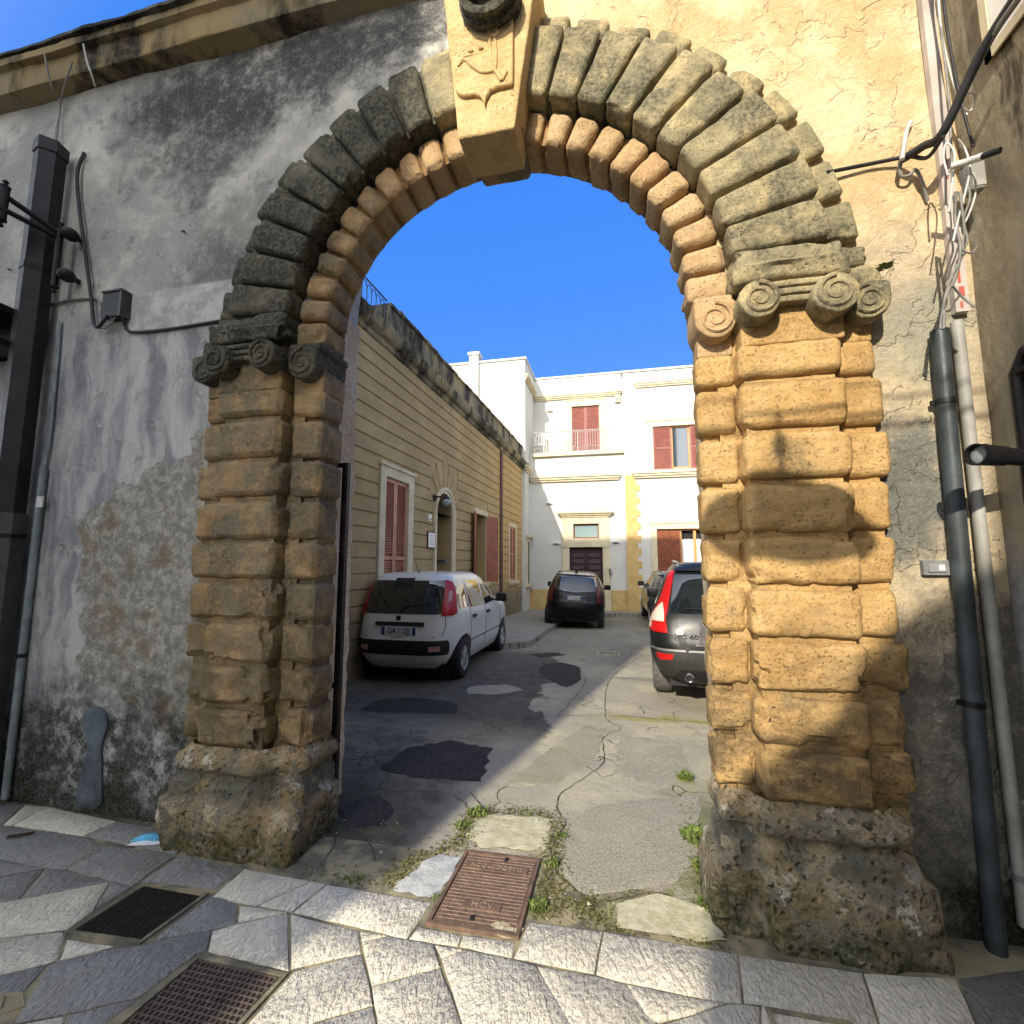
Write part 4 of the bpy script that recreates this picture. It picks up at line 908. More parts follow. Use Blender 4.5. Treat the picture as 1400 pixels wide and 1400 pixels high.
def leaf(P, s0, s1, z0, z1, d, mat_f, mat_s, parent, hinge=None, ang=0, name='shutter', nsl=None, solid=.0):
    """louvred shutter leaf in the (s,z,d) frame P; hinge side s value and opening angle"""
    def T(s, z, dd):
        if hinge is None: return P(s, z, d+dd)
        r = s-hinge; sg = 1 if (s0+s1)/2 > hinge else -1; q = abs(r); return P(hinge+sg*q*math.cos(ang)-sg*dd*math.sin(ang)*1, z, d+q*math.sin(ang)+dd*math.cos(ang))
    def bx(mb, a, b, c, e, f, g): mb.hexa([T(a, c, g), T(b, c, g), T(b, c, f), T(a, c, f), T(a, e, g), T(b, e, g), T(b, e, f), T(a, e, f)])
    fr = MB(); w_ = .055
    bx(fr, s0, s0+w_, z0, z1, 0, .035); bx(fr, s1-w_, s1, z0, z1, 0, .035)
    for za, zb in ((z0, z0+.07), (z1-.07, z1), ((z0+z1)/2-.03, (z0+z1)/2+.03)): bx(fr, s0+w_, s1-w_, za, zb, .001, .034)
    f = fr.build(name, mat_f, None); setp(f, parent)
    sl_ = MB(); n = nsl or int((z1-z0)/.045)
    for k in range(n):
        zz = z0+.075+(z1-z0-.15)*k/n
        if abs(zz-(z0+z1)/2) < .05: continue
        a, b = s0+w_, s1-w_; h = (z1-z0-.15)/n
        sl_.add([T(a, zz, .030), T(b, zz, .030), T(b, zz+h*.95, .006), T(a, zz+h*.95, .006), T(a, zz-.006, .027), T(b, zz-.006, .027)], [(0, 1, 2, 3), (4, 5, 1, 0)])
    bx(sl_, s0+w_, s1-w_, z0+.07, z1-.07, .0, .003)
    o = sl_.build('slats', mat_s, None); o.parent = f; return f
# first window (tall shutters, closed), stone frame
fr = MB(); hbox(fr, 2.04, 2.23, .35, 3.17, -.05, .055); hbox(fr, 3.09, 3.30, .35, 3.17, -.05, .055); hbox(fr, 2.04, 3.30, 3.17, 3.34, -.05, .055); hbox(fr, 2.00, 3.34, 3.34, 3.40, -.05, .085)
Hs(fr.build('window_frame', M['cream'], None))
leaf(HP, 2.235, 2.655, .36, 3.165, -.03, M['shutter_f'], M['shutter'], house); leaf(HP, 2.665, 3.085, .36, 3.165, -.03, M['shutter_f'], M['shutter'], house)
# arched door: moulded frame, deep reveal, wooden leaf
fr = MB()
for (r0, r1, d1) in ((door_r, door_r+.085, .04), (door_r+.085, door_r+.15, .06)):
    for sg in (-1, 1):
        a, b = sorted((door_c+sg*r0, door_c+sg*r1)); hbox(fr, a, b, .1, door_zs, -.02, d1)
    for i in range(20):
        a0, a1 = math.pi*i/20, math.pi*(i+1)/20
        Q = [(door_c+math.cos(a)*r, door_zs+math.sin(a)*r) for a, r in ((a0, r0), (a0, r1), (a1, r1), (a1, r0))]
        fr.hexa([HP(x, y, -.02) for x, y in Q]+[HP(x, y, d1) for x, y in Q])
Hs(fr.build('door_frame', M['cream'], None))
dr = MB(); hbox(dr, door_c-door_r, door_c+door_r, .1, door_zs+door_r, -.42, -.38); hbox(dr, door_c-.02, door_c+.02, .1, 2.5, -.38, -.35)
for a, b in ((door_c-.40, door_c-.08), (door_c+.08, door_c+.40)):
    for c_, e in ((.35, 1.0), (1.1, 1.75), (1.85, 2.45)): hbox(dr, a, b, c_, e, -.38, -.36)
hbox(dr, door_c-door_r, door_c+door_r, 2.52, 2.60, -.38, -.33)
dd = Hs(dr.build('door', M['wood_r'], None)); kn = MB(); kn.lathe([(0, .05), (.03, .04), (.03, .02), (.012, 0)], HP(door_c+.08, 1.3, -.37), HN, 12); k_ = kn.build('knob', M['alloy'], None, 40); k_.parent = dd
# second window: opening, open louvred leaves; third: closed shutters, sills
for (a, b, z0, z1, op) in ((7.2, 8.15, 1.15, 3.05, 1), (10.95, 11.85, 1.08, 2.98, 0)):
    fr = MB(); hbox(fr, a-.12, a, z0, z1, -.02, .03); hbox(fr, b, b+.12, z0, z1, -.02, .03); hbox(fr, a-.12, b+.12, z1, z1+.14, -.02, .035)
    Hs(fr.build('window_frame', M['cream'], None))
    sl2 = MB(); hbox(sl2, a-.2, b+.2, z0-.09, z0, -.1, .10); hbox(sl2, a-.15, b+.15, z0-.15, z0-.09, -.02, .06); Hs(sl2.build('window_sill', M['cream'], None))
    gl = MB(); hbox(gl, a, b, z0, z1, -.28, -.25); wn = Hs(gl.build('window', M['wood_r'] if op else M['dark'], None))
    if op:
        for (u0, u1) in ((a+.07, (a+b)/2-.03), ((a+b)/2+.03, b-.07)): g2 = MB(); hbox(g2, u0, u1, z0+.08, z1-.08, -.25, -.245); o_ = g2.build('pane', M['glass'], None); o_.parent = wn
    if op:
        leaf(HP, a, (a+b)/2, z0, z1, .035, M['shutter'], M['shutter'], house, hinge=a, ang=R(165)); leaf(HP, (a+b)/2, b, z0, z1, .035, M['shutter'], M['shutter'], house, hinge=b, ang=R(152))
    else:
        leaf(HP, a+.005, (a+b)/2-.005, z0, z1, -.03, M['shutter_f'], M['shutter'], house); leaf(HP, (a+b)/2+.005, b-.005, z0, z1, -.03, M['shutter_f'], M['shutter'], house)
# ledge and parapet
lg = MB(); prof = [(0.0, 5.40), (.05, 5.42), (.07, 5.50), (.14, 5.53), (.18, 5.60), (.20, 5.72), (.17, 5.75), (-.45, 5.78), (-.45, 5.40)]; n_ = len(prof); ss = lin(-1.55, SE+.1, 150); vs = []
for s in ss:
    for d, z in prof: e = .018*fnoise((s*2, d*9, z*3), 2.5, 5)+.02*min(0, fnoise((s, 4, 0), 3.3)); vs.append(HP(s, z+e*.5, d+e*(d > .1)))
lg.add(vs, [(i*n_+k, (i+1)*n_+k, (i+1)*n_+(k+1) % n_, i*n_+(k+1) % n_) for i in range(len(ss)-1) for k in range(n_)]+[tuple(range(n_)), tuple((len(ss)-1)*n_+k for k in range(n_))])
Hs(lg.build('ledge', M['parapet'], None, 35))
pr_ = MB(); prof = [(.03, 5.76), (.03, 6.27), (.07, 6.29), (.07, 6.34), (-.30, 6.34), (-.30, 5.76)]; n_ = 6; ss = lin(2.55, SE+.05, 110); vs = []
for s in ss:
    for d, z in prof: e = .015*fnoise((s*2, d*9, z*3), 2.5, 5); vs.append(HP(s, z+e, d+e))
pr_.add(vs, [(i*n_+k, (i+1)*n_+k, (i+1)*n_+(k+1) % n_, i*n_+(k+1) % n_) for i in range(len(ss)-1) for k in range(n_)]+[tuple(range(n_)), tuple((len(ss)-1)*n_+k for k in range(n_))])
Hs(pr_.build('parapet', M['parapet'], None, 35))
pp = MB(); hbox(pp, 2.15, 2.55, 5.76, 6.22, -.30, .06); hbox(pp, 2.15, 2.58, 6.22, 6.28, -.32, .09); Hs(pp.build('parapet_pier', M['coping'], None))
# terrace railing with arched bars
rl = MB()
for z in (5.82, 6.32): rl.tube([HP(-1.5, z, .0), HP(2.15, z, .0)], .014, 6)
for k in range(24):
    s = 2.08-k*.145; pts = [HP(s, 5.82, 0), HP(s, 6.15, 0)]+[HP(s-.0725+.0725*math.cos(t), 6.15+.12*math.sin(t), 0) for t in (R(30), R(60), R(90), R(120), R(150))]+[HP(s-.145, 6.15, 0)]
    rl.tube(pts, .008, 5)
Hs(rl.build('railing', M['rail_b'], None))
# rain pipe, wall lamp, name plate and bell box hang on the wall: parts that belong to the wall stay things of their own
pipe = empty('rain_pipe', HP(9.71, 0, .07), 'brown rain pipe running down the yellow house between its second and third windows', 'pipe'); mb = MB(); mb.tube([HP(9.71, 5.42, .05), HP(9.71, .1, .05)], .055, 12); setp(mb.build('tube', M['pipe_br'], None, 60), pipe)
for zz in (4.6, 3.2, 1.8, .7): mb = MB(); mb.tube([HP(9.71, zz, .05), HP(9.71, zz+.04, .05)], .068, 12); setp(mb.build('pipe_clamp', M['pipe_br'], None, 60), pipe)
lamp = empty('wall_lamp', HP(4.36, 3.05, .03), 'small iron wall lamp with a globe glass beside the arched door', 'lamp')
mb = MB(); mb.lathe([(0, 0), (.07, 0), (.07, .02), (.02, .03), (.015, .14)], HP(4.36, 3.10, .022), HN, 16); mb.tube([HP(4.36, 3.10, .15), HP(4.36, 3.17, .22), HP(4.36, 3.13, .28), HP(4.36, 3.05, .28)], .012, 8); setp(mb.build('bracket', M['iron'], None, 50), lamp)
mb = MB(); g = HP(4.36, 2.97, .28); mb.lathe([(.001, .11)]+[(.09*math.sin(t), .01-.09*math.cos(t)+.0) for t in [R(q) for q in range(150, -1, -15)]], g, (0, 0, 1), 18); setp(mb.build('globe', M['glass_l'], None, 70), lamp)
mb = MB(); mb.lathe([(0, .12), (.03, .11), (.075, .085), (.08, .07)], g, (0, 0, 1), 18); setp(mb.build('lamp_cap', M['iron'], None, 60), lamp)
bell = empty('bell_box', HP(4.08, 2.62, .03), 'tiny white box on the yellow wall left of the arched door', 'box'); mb = MB(); hbox(mb, 4.03, 4.13, 2.55, 2.69, .022, .06); setp(mb.build('cover', M['plasticw'], None), bell); mb = MB(); hbox(mb, 4.05, 4.11, 2.57, 2.60, .06, .068); setp(mb.build('button', M['box'], None), bell)
plq = empty('name_plate', HP(4.2, 2.15, .03), 'cream name plate in a dark red frame beside the arched door', 'sign'); mb = MB(); hbox(mb, 4.0, 4.38, 1.98, 2.34, .022, .045); setp(mb.build('frame', M['plaque_red'], None), plq); mb = MB(); hbox(mb, 4.03, 4.35, 2.01, 2.31, .045, .052); setp(mb.build('panel', M['plasticw'], None), plq)
mb = MB()
for k, (w0, w1) in enumerate(((.07, .25), (.05, .27), (.08, .24), (.05, .26))):
    for q in range(7):
        u = w0+(w1-w0)*q/7; hbox(mb, 4.03+u, 4.03+u+.017, 2.245-k*.06, 2.265-k*.06, .052, .0535)
setp(mb.build('lettering', M['box'], None), plq)
mb = MB(); ml = empty('letter_slot', HP(5.35, 1.75, -.2), 'grey letter slot in the reveal of the arched door', 'letterbox')
e_ = HP(door_c+door_r, 1.75, -.2); mb.box((e_.x-.16, e_.y-.03, e_.z-.07), (e_.x+.10, e_.y+.01, e_.z+.03)); setp(mb.build('slot_plate', M['box'], None), ml)
mb = MB(); mb.box((e_.x-.13, e_.y-.034, e_.z-.035), (e_.x+.07, e_.y-.029, e_.z-.005)); setp(mb.build('slot', M['dark'], None), ml)

# ------------------------------------------------------------------ white house closing the courtyard
YL, YU, YR_, YWg = 18.2, 19.3, 18.1, 17.25
wh = empty('white_house', (0, 18.5, 0), 'two-storey white rendered house with maroon shutters and a terrace closing the courtyard', 'house')
def Wh(o): return setp(o, wh)
def p(u, v, Y): q = onY(u, v, Y); return q.x, q.z
XWg = p(718, 600, YWg)[0]; XR0 = p(853, 600, YR_)[0]; ZU = p(790, 515, YU)[1]; ZRt = p(900, 506, YR_)[1]; ZWt = p(718, 491, YWg)[1]; ZTer = p(790, 616, YL)[1]
def yfn(Y, s_=1): return lambda u, v, d: Vector((u, Y+d, v))
def wbox(mb, x0, x1, z0, z1, y0, y1): mb.box((min(x0, x1), min(y0, y1), min(z0, z1)), (max(x0, x1), max(y0, y1), max(z0, z1))); return mb
# openings
dx0, dx1 = p(779, 800, YL)[0], p(825, 800, YL)[0]; dzt = p(800, 748, YL)[1]
tx0, tx1, tz0, tz1 = p(784, 735, YL)[0], p(819, 735, YL)[0], p(800, 736, YL)[1], p(800, 716, YL)[1]
bx0, bx1, bz1 = p(782, 600, YU)[0], p(820, 600, YU)[0], p(800, 555, YU)[1]
ux0, ux1, uz0, uz1 = p(893, 610, YR_)[0], p(893, 610, YR_)[0]+2.15, p(920, 642, YR_)[1], p(920, 582, YR_)[1]
gx0, gx1, gz0, gz1 = p(899, 760, YR_)[0], p(899, 760, YR_)[0]+2.3, .25, p(920, 723, YR_)[1]
XE = 7.5; D = .3
lo = MB(); wall_holes(lo, yfn(YL), XWg, XR0, -.6, ZTer, [(dx0, dx1, -.5, dzt), (tx0, tx1, tz0, tz1)], D); Wh(lo.build('lower_wall', M['white'], None))
up = MB(); wall_holes(up, yfn(YU), XWg, XR0, ZTer-.3, ZU, [(bx0, bx1, ZTer, bz1)], D); Wh(up.build('upper_wall', M['white'], None))
rw = MB(); wall_holes(rw, yfn(YR_), XR0, XE, -.6, ZRt, [(ux0, ux1, uz0, uz1), (gx0, gx1, gz0, gz1)], D); rw.box((XR0, YR_+.301, -.6), (XR0+.3, 26, ZRt-.002)); Wh(rw.build('right_wall', M['white'], None))
wg = MB(); wg.box((-14, YWg, -.6), (XWg-.002, YU+6, ZWt)); Wh(wg.build('left_wing', M['white'], None))
rf = MB(); rf.box((XWg, YU+.3, ZU-.35), (XR0, 26, ZU-.3)); rf.box((XR0+.3, YR_+.3, ZRt-.35), (XE, 26, ZRt-.3)); rf.box((XWg, YL+.3, ZTer-.06), (XR0, YU, ZTer-.02)); Wh(rf.build('roof', M['white'], None))
cps = MB(); wbox(cps, XWg, XR0, ZU, ZU+.07, YU-.05, YU+.35); wbox(cps, XR0-.06, XE, ZRt, ZRt+.07, YR_-.06, YR_+.36); wbox(cps, -14, XWg+.06, ZWt, ZWt+.08, YWg-.06, YU+6); Wh(cps.build('coping', M['white'], None))
# string courses
def mould(mb, x0, x1, z, y, h=.2, pr=.16, caps=True):
    wbox(mb, x0, x1, z, z+h*.3, y-pr*.45, y+.0); wbox(mb, x0-.03, x1+.03, z+h*.3, z+h*.65, y-pr*.75, y+.0); wbox(mb, x0-.06, x1+.06, z+h*.65, z+h, y-pr, y+.0)
mm = MB(); mould(mm, XWg+.07, XR0-.06, p(790, 545, YU)[1], YU); mould(mm, XR0+.5, XE, p(880, 530, YR_)[1], YR_); Wh(mm.build('upper_cornice', M['cream'], None))
mm = MB(); mould(mm, XWg+.07, XR0-.22, p(790, 658, YL)[1], YL, .24, .2); Wh(mm.build('string_course', M['cream'], None)); mm = MB(); mould(mm, XR0+.32, XE, p(900, 653, YR_)[1], YR_, .24, .2); Wh(mm.build('string_course', M['cream'], None))
mm = MB(); zc = p(718, 520, YWg)[1]
for h0, h1, pr in ((0, .06, .06), (.06, .13, .11), (.13, .2, .15)): mm.box((XWg, YWg-pr, zc+h0), (XWg+pr, YU-.17, zc+h1))
zc = p(718, 645, YWg)[1]
for h0, h1, pr in ((0, .07, .06), (.07, .15, .11), (.15, .24, .15)): mm.box((XWg, YWg-pr, zc+h0), (XWg+pr, YL-.21, zc+h1))
Wh(mm.build('wing_cornice', M['cream'], None))
mm = MB(); zc = p(640, 530, YWg)[1]; mm.box((-14, YWg-.012, zc), (XWg, YWg, zc+.03)); Wh(mm.build('wing_band', M['cream'], None))
# stone socle and ochre corner strip with toothed edge
zs = p(840, 807, YL)[1]
for a, b in ((XWg, dx0-.28), (dx1+.28, XR0-.001)): sc = MB(); wbox(sc, a, b, -.6, zs, YL-.035, YL); Wh(sc.build('socle', M['ochre'], None))
qs = MB(); x1 = p(872, 740, YR_)[0]; zq = p(860, 650, YR_)[1]; wbox(qs, XR0, x1, -.6, zq, YR_-.03, YR_); zz = -.4; k = 0
while zz < zq-.3:
    wbox(qs, x1, x1+.13, zz, min(zz+.24, zq), YR_-.03, YR_); zz += .48
Wh(qs.build('corner_quoins', M['ochre'], None))
# terrace edge slab and railing
tb = MB(); ty = YL-.14; tzc = p(790, 621, YL-.1)[1]; wbox(tb, XWg+.16, XR0+.02, tzc-.03, tzc+.10, ty, YL+.4); Wh(tb.build('terrace_edge', M['cream'], None))
rl = MB(); z0, z1 = tzc+.10, p(790, 588, ty)[1]; x0, x1 = XWg+.2, XR0-.02
for z, r_ in ((z1, .02), (z0+.22, .012), (z0+.04, .012)): rl.tube([(x0, ty+.05, z), (x1, ty+.05, z)], r_, 6)
rl.tube([(x0, ty+.05, z1), (x0, YU, z1)], .02, 6)
n_ = 36
for k in range(n_+1): x = x0+(x1-x0)*k/n_; rl.tube([(x, ty+.05, z0+.22), (x, ty+.05, z1)], .011, 5)
for k in range(n_): x = x0+(x1-x0)*(k+.5)/n_; rl.tube([(x+.035*math.cos(t), ty+.05, z0+.13+.06*math.sin(t)) for t in [R(q) for q in range(0, 361, 60)]], .008, 4)
for x in (x0, (x0+x1)/2, x1): rl.tube([(x, ty+.05, z0-.02), (x, ty+.05, z1)], .022, 6)
Wh(rl.build('terrace_railing', M['rail'], None))
def WPf(Y): return lambda s, z, d: Vector((s, Y-d, z))
# terrace door with shutters and frame
fr = MB(); f_ = .24
wbox(fr, bx0-f_, bx0, ZTer, bz1, YU-.05, YU); wbox(fr, bx1, bx1+f_, ZTer, bz1, YU-.05, YU); wbox(fr, bx0-f_, bx1+f_, bz1, bz1+f_, YU-.05, YU); wbox(fr, bx0-f_-.03, bx1+f_+.03, bz1+f_, bz1+f_+.05, YU-.08, YU); Wh(fr.build('window_frame', M['cream'], None))
mid = (bx0+bx1)/2; leaf(WPf(YU), bx0, mid-.005, ZTer, bz1, -.08, M['shutter_w'], M['shutter_w'], wh, nsl=38); leaf(WPf(YU), mid+.005, bx1, ZTer, bz1, -.08, M['shutter_w'], M['shutter_w'], wh, nsl=38)
# front door with panels and fanlight
fr = MB(); f_ = .27
wbox(fr, dx0-f_, dx0, -.3, dzt, YL-.05, YL); wbox(fr, dx1, dx1+f_, -.3, dzt, YL-.05, YL); wbox(fr, dx0-f_-.02, dx1+f_+.02, dzt, dzt+.16, YL-.07, YL)
wbox(fr, dx0-f_+.02, tx0, dzt+.16, tz1+.25, YL-.05, YL); wbox(fr, tx1, dx1+f_-.02, dzt+.16, tz1+.25, YL-.05, YL); wbox(fr, tx0, tx1, tz1, tz1+.25, YL-.05, YL); wbox(fr, tx0, tx1, dzt+.16, tz0, YL-.05, YL)
zz = tz1+.25; 
for h0, h1, pr, ex in ((0, .07, .10, .02), (.07, .14, .17, .08), (.14, .22, .24, .16)): wbox(fr, dx0-f_-ex, dx1+f_+ex, zz+h0, zz+h1, YL-pr, YL)
Wh(fr.build('door_frame', M['cream'], None))
dr = MB(); wbox(dr, dx0, dx1, -.3, dzt, YL+.12, YL+.17); wbox(dr, (dx0+dx1)/2-.03, (dx0+dx1)/2+.03, -.3, dzt, YL+.10, YL+.12)
for k in range(10):
    z0 = .05+k*.235
    if z0+.15 > dzt: break
    for a, b in ((dx0+.12, (dx0+dx1)/2-.11), ((dx0+dx1)/2+.11, dx1-.12)):
        dr.hexa([Vector(q) for q in ((a, YL+.075, z0), (b, YL+.075, z0), (b, YL+.12, z0), (a, YL+.12, z0), (a, YL+.115, z0+.15), (b, YL+.115, z0+.15), (b, YL+.12, z0+.15), (a, YL+.12, z0+.15))])
Wh(dr.build('door', M['door_m'], None))
fn_ = MB(); e = .05
for a in ((tx0, tx0+e, tz0, tz1), (tx1-e, tx1, tz0, tz1), (tx0+e, tx1-e, tz0, tz0+e), (tx0+e, tx1-e, tz1-e, tz1)): wbox(fn_, *a, YL+.08, YL+.14)
ff = Wh(fn_.build('fanlight', M['wood_r'], None)); g2 = MB(); wbox(g2, tx0+e, tx1-e, tz0+e, tz1-e, YL+.10, YL+.12); o_ = g2.build('pane', M['glass_l'], None); o_.parent = ff
# upper right window, shutters half folded; lower right window with curtain
for (x0, x1, z0, z1, up_) in ((ux0, ux1, uz0, uz1, 1), (gx0, gx1, gz0, gz1, 0)):
    fr = MB(); f_ = .20; wbox(fr, x0-f_, x0, z0, z1, YR_-.05, YR_); wbox(fr, x1, x1+f_, z0, z1, YR_-.05, YR_); wbox(fr, x0-f_, x1+f_, z1, z1+f_, YR_-.05, YR_); wbox(fr, x0-f_-.04, x1+f_+.04, z1+f_, z1+f_+.05, YR_-.08, YR_)
    if up_: wbox(fr, x0-.05, x1+.05, z0-.08, z0, YR_-.1, YR_)
    Wh(fr.build('window_frame', M['cream'], None))
    wn = MB(); xm = x0+(.66 if up_ else .82); xr = x0+(1.34 if up_ else 1.85)
    for a, b in ((xm-.0, xm+.06), (xr-.08, xr), ): wbox(wn, a, b, z0, z1, YR_+.10, YR_+.16)
    wbox(wn, xm+.06, xr-.08, z1-.06, z1, YR_+.10, YR_+.16); wbox(wn, xm+.06, xr-.08, z0, z0+.12, YR_+.10, YR_+.16)
    if not up_: wbox(wn, (xm+xr)/2-.05, (xm+xr)/2+.05, z0+.12, z1-.06, YR_+.09, YR_+.16)
    wo_ = Wh(wn.build('window', M['wood_o'], None)); g2 = MB(); wbox(g2, xm, xr, z0, z1, YR_+.145, YR_+.15) if up_ else wbox(g2, xm, xr, z0, z1, YR_+.25, YR_+.255)
    o_ = g2.build('pane', M['glass'] if up_ else M['dark'], None); o_.parent = wo_
    if up_:
        leaf(WPf(YR_), x0+.01, xm, z0, z1, -.06, M['shutter_w'], M['shutter_w'], wh, nsl=34); leaf(WPf(YR_), xr, x1-.01, z0, z1, -.06, M['shutter_w'], M['shutter_w'], wh, nsl=34)
    else:
        g3 = MB(); n = 60; vs = []
        for k in range(n+1):
            x = xm+.08+(xr-xm-.16)*k/n; y = YR_+.20+.025*math.sin(k*1.35); vs += [(x, y, z0), (x, y, z1-.35-.05*abs(math.sin(k*.4)))]
        g3.add(vs, [(2*k, 2*k+2, 2*k+3, 2*k+1) for k in range(n)]); o_ = g3.build('curtain', M['curtain'], None, 180); o_.parent = wo_
        sv = MB(); wbox(sv, x0, xm-.01, z0, z1, YR_+.05, YR_+.10); wbox(sv, x0+.1, xm-.1, z0+.15, (z0+z1)/2-.05, YR_+.045, YR_+.05); wbox(sv, x0+.1, xm-.1, (z0+z1)/2+.05, z1-.15, YR_+.045, YR_+.05); Wh(sv.build('inner_shutter', M['wood_r'], None))
        leaf(WPf(YR_), xr+.01, x1-.01, z0, z1, -.06, M['shutter_w'], M['shutter_w'], wh, nsl=40)
# left wing window on its side face
mm = MB(); wy0, wy1 = YWg+.28, YL-.32; z0, z1 = p(722, 798, 17.6)[1], p(722, 741, 17.6)[1]
mm.box((XWg, wy0-.12, z0), (XWg+.05, wy0, z1)); mm.box((XWg, wy1, z0), (XWg+.05, wy1+.12, z1)); mm.box((XWg, wy0-.15, z1), (XWg+.07, wy1+.15, z1+.16)); mm.box((XWg, wy0-.22, z1+.16), (XWg+.16, wy1+.22, z1+.28)); mm.box((XWg, wy0-.22, z0-.12), (XWg+.14, wy1+.22, z0)); Wh(mm.build('window_frame', M['cream'], None))
mm = MB(); mm.box((XWg, wy0, z0), (XWg+.02, wy1, z1)); Wh(mm.build('shutter', M['trim'], None))
# chimney on the wing
ch = MB(); q = onY(650, 520, YWg+.0); x0, x1 = onY(643, 520, YWg).x, onY(655, 520, YWg).x; zt = onY(648, 484, YWg).z; wbox(ch, x0, x1, 5.5, zt-.12, YWg-.16, YWg-.001); wbox(ch, x0-.05, x1+.05, zt-.12, zt, YWg-.21, YWg+.3); Wh(ch.build('chimney', M['white'], None))
# small fixtures
def fixture(name, u, v, Y, sz, mat, label, cat, lip=True):
    q = onY(u, v, Y); e = empty(name, (q.x, Y, q.z), label, cat); mb = MB(); w_, h_, d_ = sz; mb.box((q.x-w_/2, Y-d_, q.z-h_/2), (q.x+w_/2, Y, q.z+h_/2)); setp(mb.build('body', mat, None), e)
    if lip: mb = MB(); mb.box((q.x-w_*.35, Y-d_-.012, q.z-h_*.3), (q.x+w_*.35, Y-d_, q.z+h_*.1)); setp(mb.build('front', M['box'], None), e)
    return e
fixture('outdoor_light', 752, 562, YU, (.25, .06, .10), M['plasticw'], 'slim white uplighter left of the terrace shutters', 'light')
fixture('outdoor_light', 751, 688, YL, (.22, .06, .10), M['plasticw'], 'slim white uplighter high on the shaded wall left of the front door', 'light')
fixture('outdoor_light', 761, 743, YL, (.25, .06, .10), M['plasticw'], 'slim white uplighter just left of the maroon front door', 'light')
fixture('outdoor_light', 842, 741, YL, (.25, .06, .10), M['plasticw'], 'slim white uplighter between the front door and the ochre corner strip', 'light')
fixture('alarm_siren', 844, 546, YU, (.22, .30, .12), M['cream'], 'white alarm siren under the cornice right of the terrace shutters', 'alarm')
fixture('intercom', 835, 783, YL, (.12, .28, .05), M['alloy'], 'narrow grey intercom panel right of the maroon front door', 'intercom')
# terrace chair in white
q = onY(737, 600, YL+.45); tc = empty('terrace_chair', (q.x, YL+.5, ZTer), 'small white slatted chair standing on the terrace behind the railing', 'chair')
mb = MB(); 
for k in range(4): mb.box((q.x-.2+k*.115, YL+.70, ZTer+.42), (q.x-.14+k*.115, YL+.73, ZTer+.95))
mb.box((q.x-.22, YL+.69, ZTer+.92), (q.x+.24, YL+.74, ZTer+.98)); setp(mb.build('backrest', M['plasticw'], None), tc)
mb = MB(); mb.box((q.x-.22, YL+.30, ZTer+.38), (q.x+.24, YL+.72, ZTer+.42)); setp(mb.build('seat', M['plasticw'], None), tc)
for a in (-.21, .19):
    for b in (.31, .68): mb = MB(); mb.box((q.x+a, YL+b, ZTer-.02), (q.x+a+.04, YL+b+.04, ZTer+.38)); setp(mb.build('leg', M['plasticw'], None), tc)

# ------------------------------------------------------------------ courtyard side wall on the right (seen only from the side)
sw = empty('courtyard_wall', (5.5, 10, 0), 'plain pale rendered wall along the right side of the courtyard', 'wall'); mb = MB(); mb.box((5.4, 3.3, -.4), (5.8, 18.0, 3.6)); setp(mb.build('wall_face', M['white'], None), sw); mb = MB(); mb.box((5.35, 3.3, 3.6), (5.85, 18.0, 3.7)); setp(mb.build('coping', M['cream'], None), sw)

# ------------------------------------------------------------------ houses across the street (behind the camera: they throw the long shadows)
oh = empty('corner_house', (-9, -10, 0), 'tall weathered corner house across the street', 'house')
mb = MB(); HT = 16.5; wins = [(-14.6+k*2.6, -13.5+k*2.6, z, z+1.9) for k in range(4) for z in (1.2, 5.2, 9.2)]
wall_holes(mb, lambda u, v, d: Vector((u, -8-d, v)), -16, -3.85, -.3, HT, wins, .25); mb.prism([(-16, -8.26, -.3), (-3.95, -8.26, -.3), (-6.2, -16, -.3), (-16, -16, -.3)], (0, 0, HT+.3)); setp(mb.build('wall', M['facade_back'], None), oh)
for (a, b, c_, e) in wins: leaf(lambda s, z, d: Vector((s, -8+d, z)), a, b, c_, e, -.1, M['shutter'], M['shutter'], oh, nsl=20)
mb = MB(); mb.prism([(-16.1, -7.9, HT), (-3.85, -7.9, HT), (-3.85, -8.3, HT), (-6.2, -16, HT), (-16.1, -16, HT)], (0, 0, .06)); setp(mb.build('roof', M['coping'], None), oh)
o2 = empty('stepped_shadow_house', (2, -8, 0), 'unseen house across the street, stepped outline shaped to cast its shadow', 'house')
dY = -7.0; sx_, sz_ = SUN_T*(2.55-dY), SUN_Z*(2.55-dY)
poly = [(.38, -6), (.40, .20), (.46, .50), (.62, .68), (.95, .90), (1.12, 1.20), (1.32, 1.45), (1.74, 1.72), (1.86, 4), (1.9, 9), (8, 9), (8, -6)]  # outline worked back from the shadow edge on the gate wall, gable invented
P3 = [(x-sx_, dY, max(-.3, z+sz_)) for x, z in poly]
mb = MB(); mb.prism(P3, (0, -6, 0)); setp(mb.build('wall', M['facade_back'], None), o2)
mb = MB(); mb.box((3, dY, 1.0), (4, dY+.05, 2.6)); setp(mb.build('window', M['glass'], None), o2)
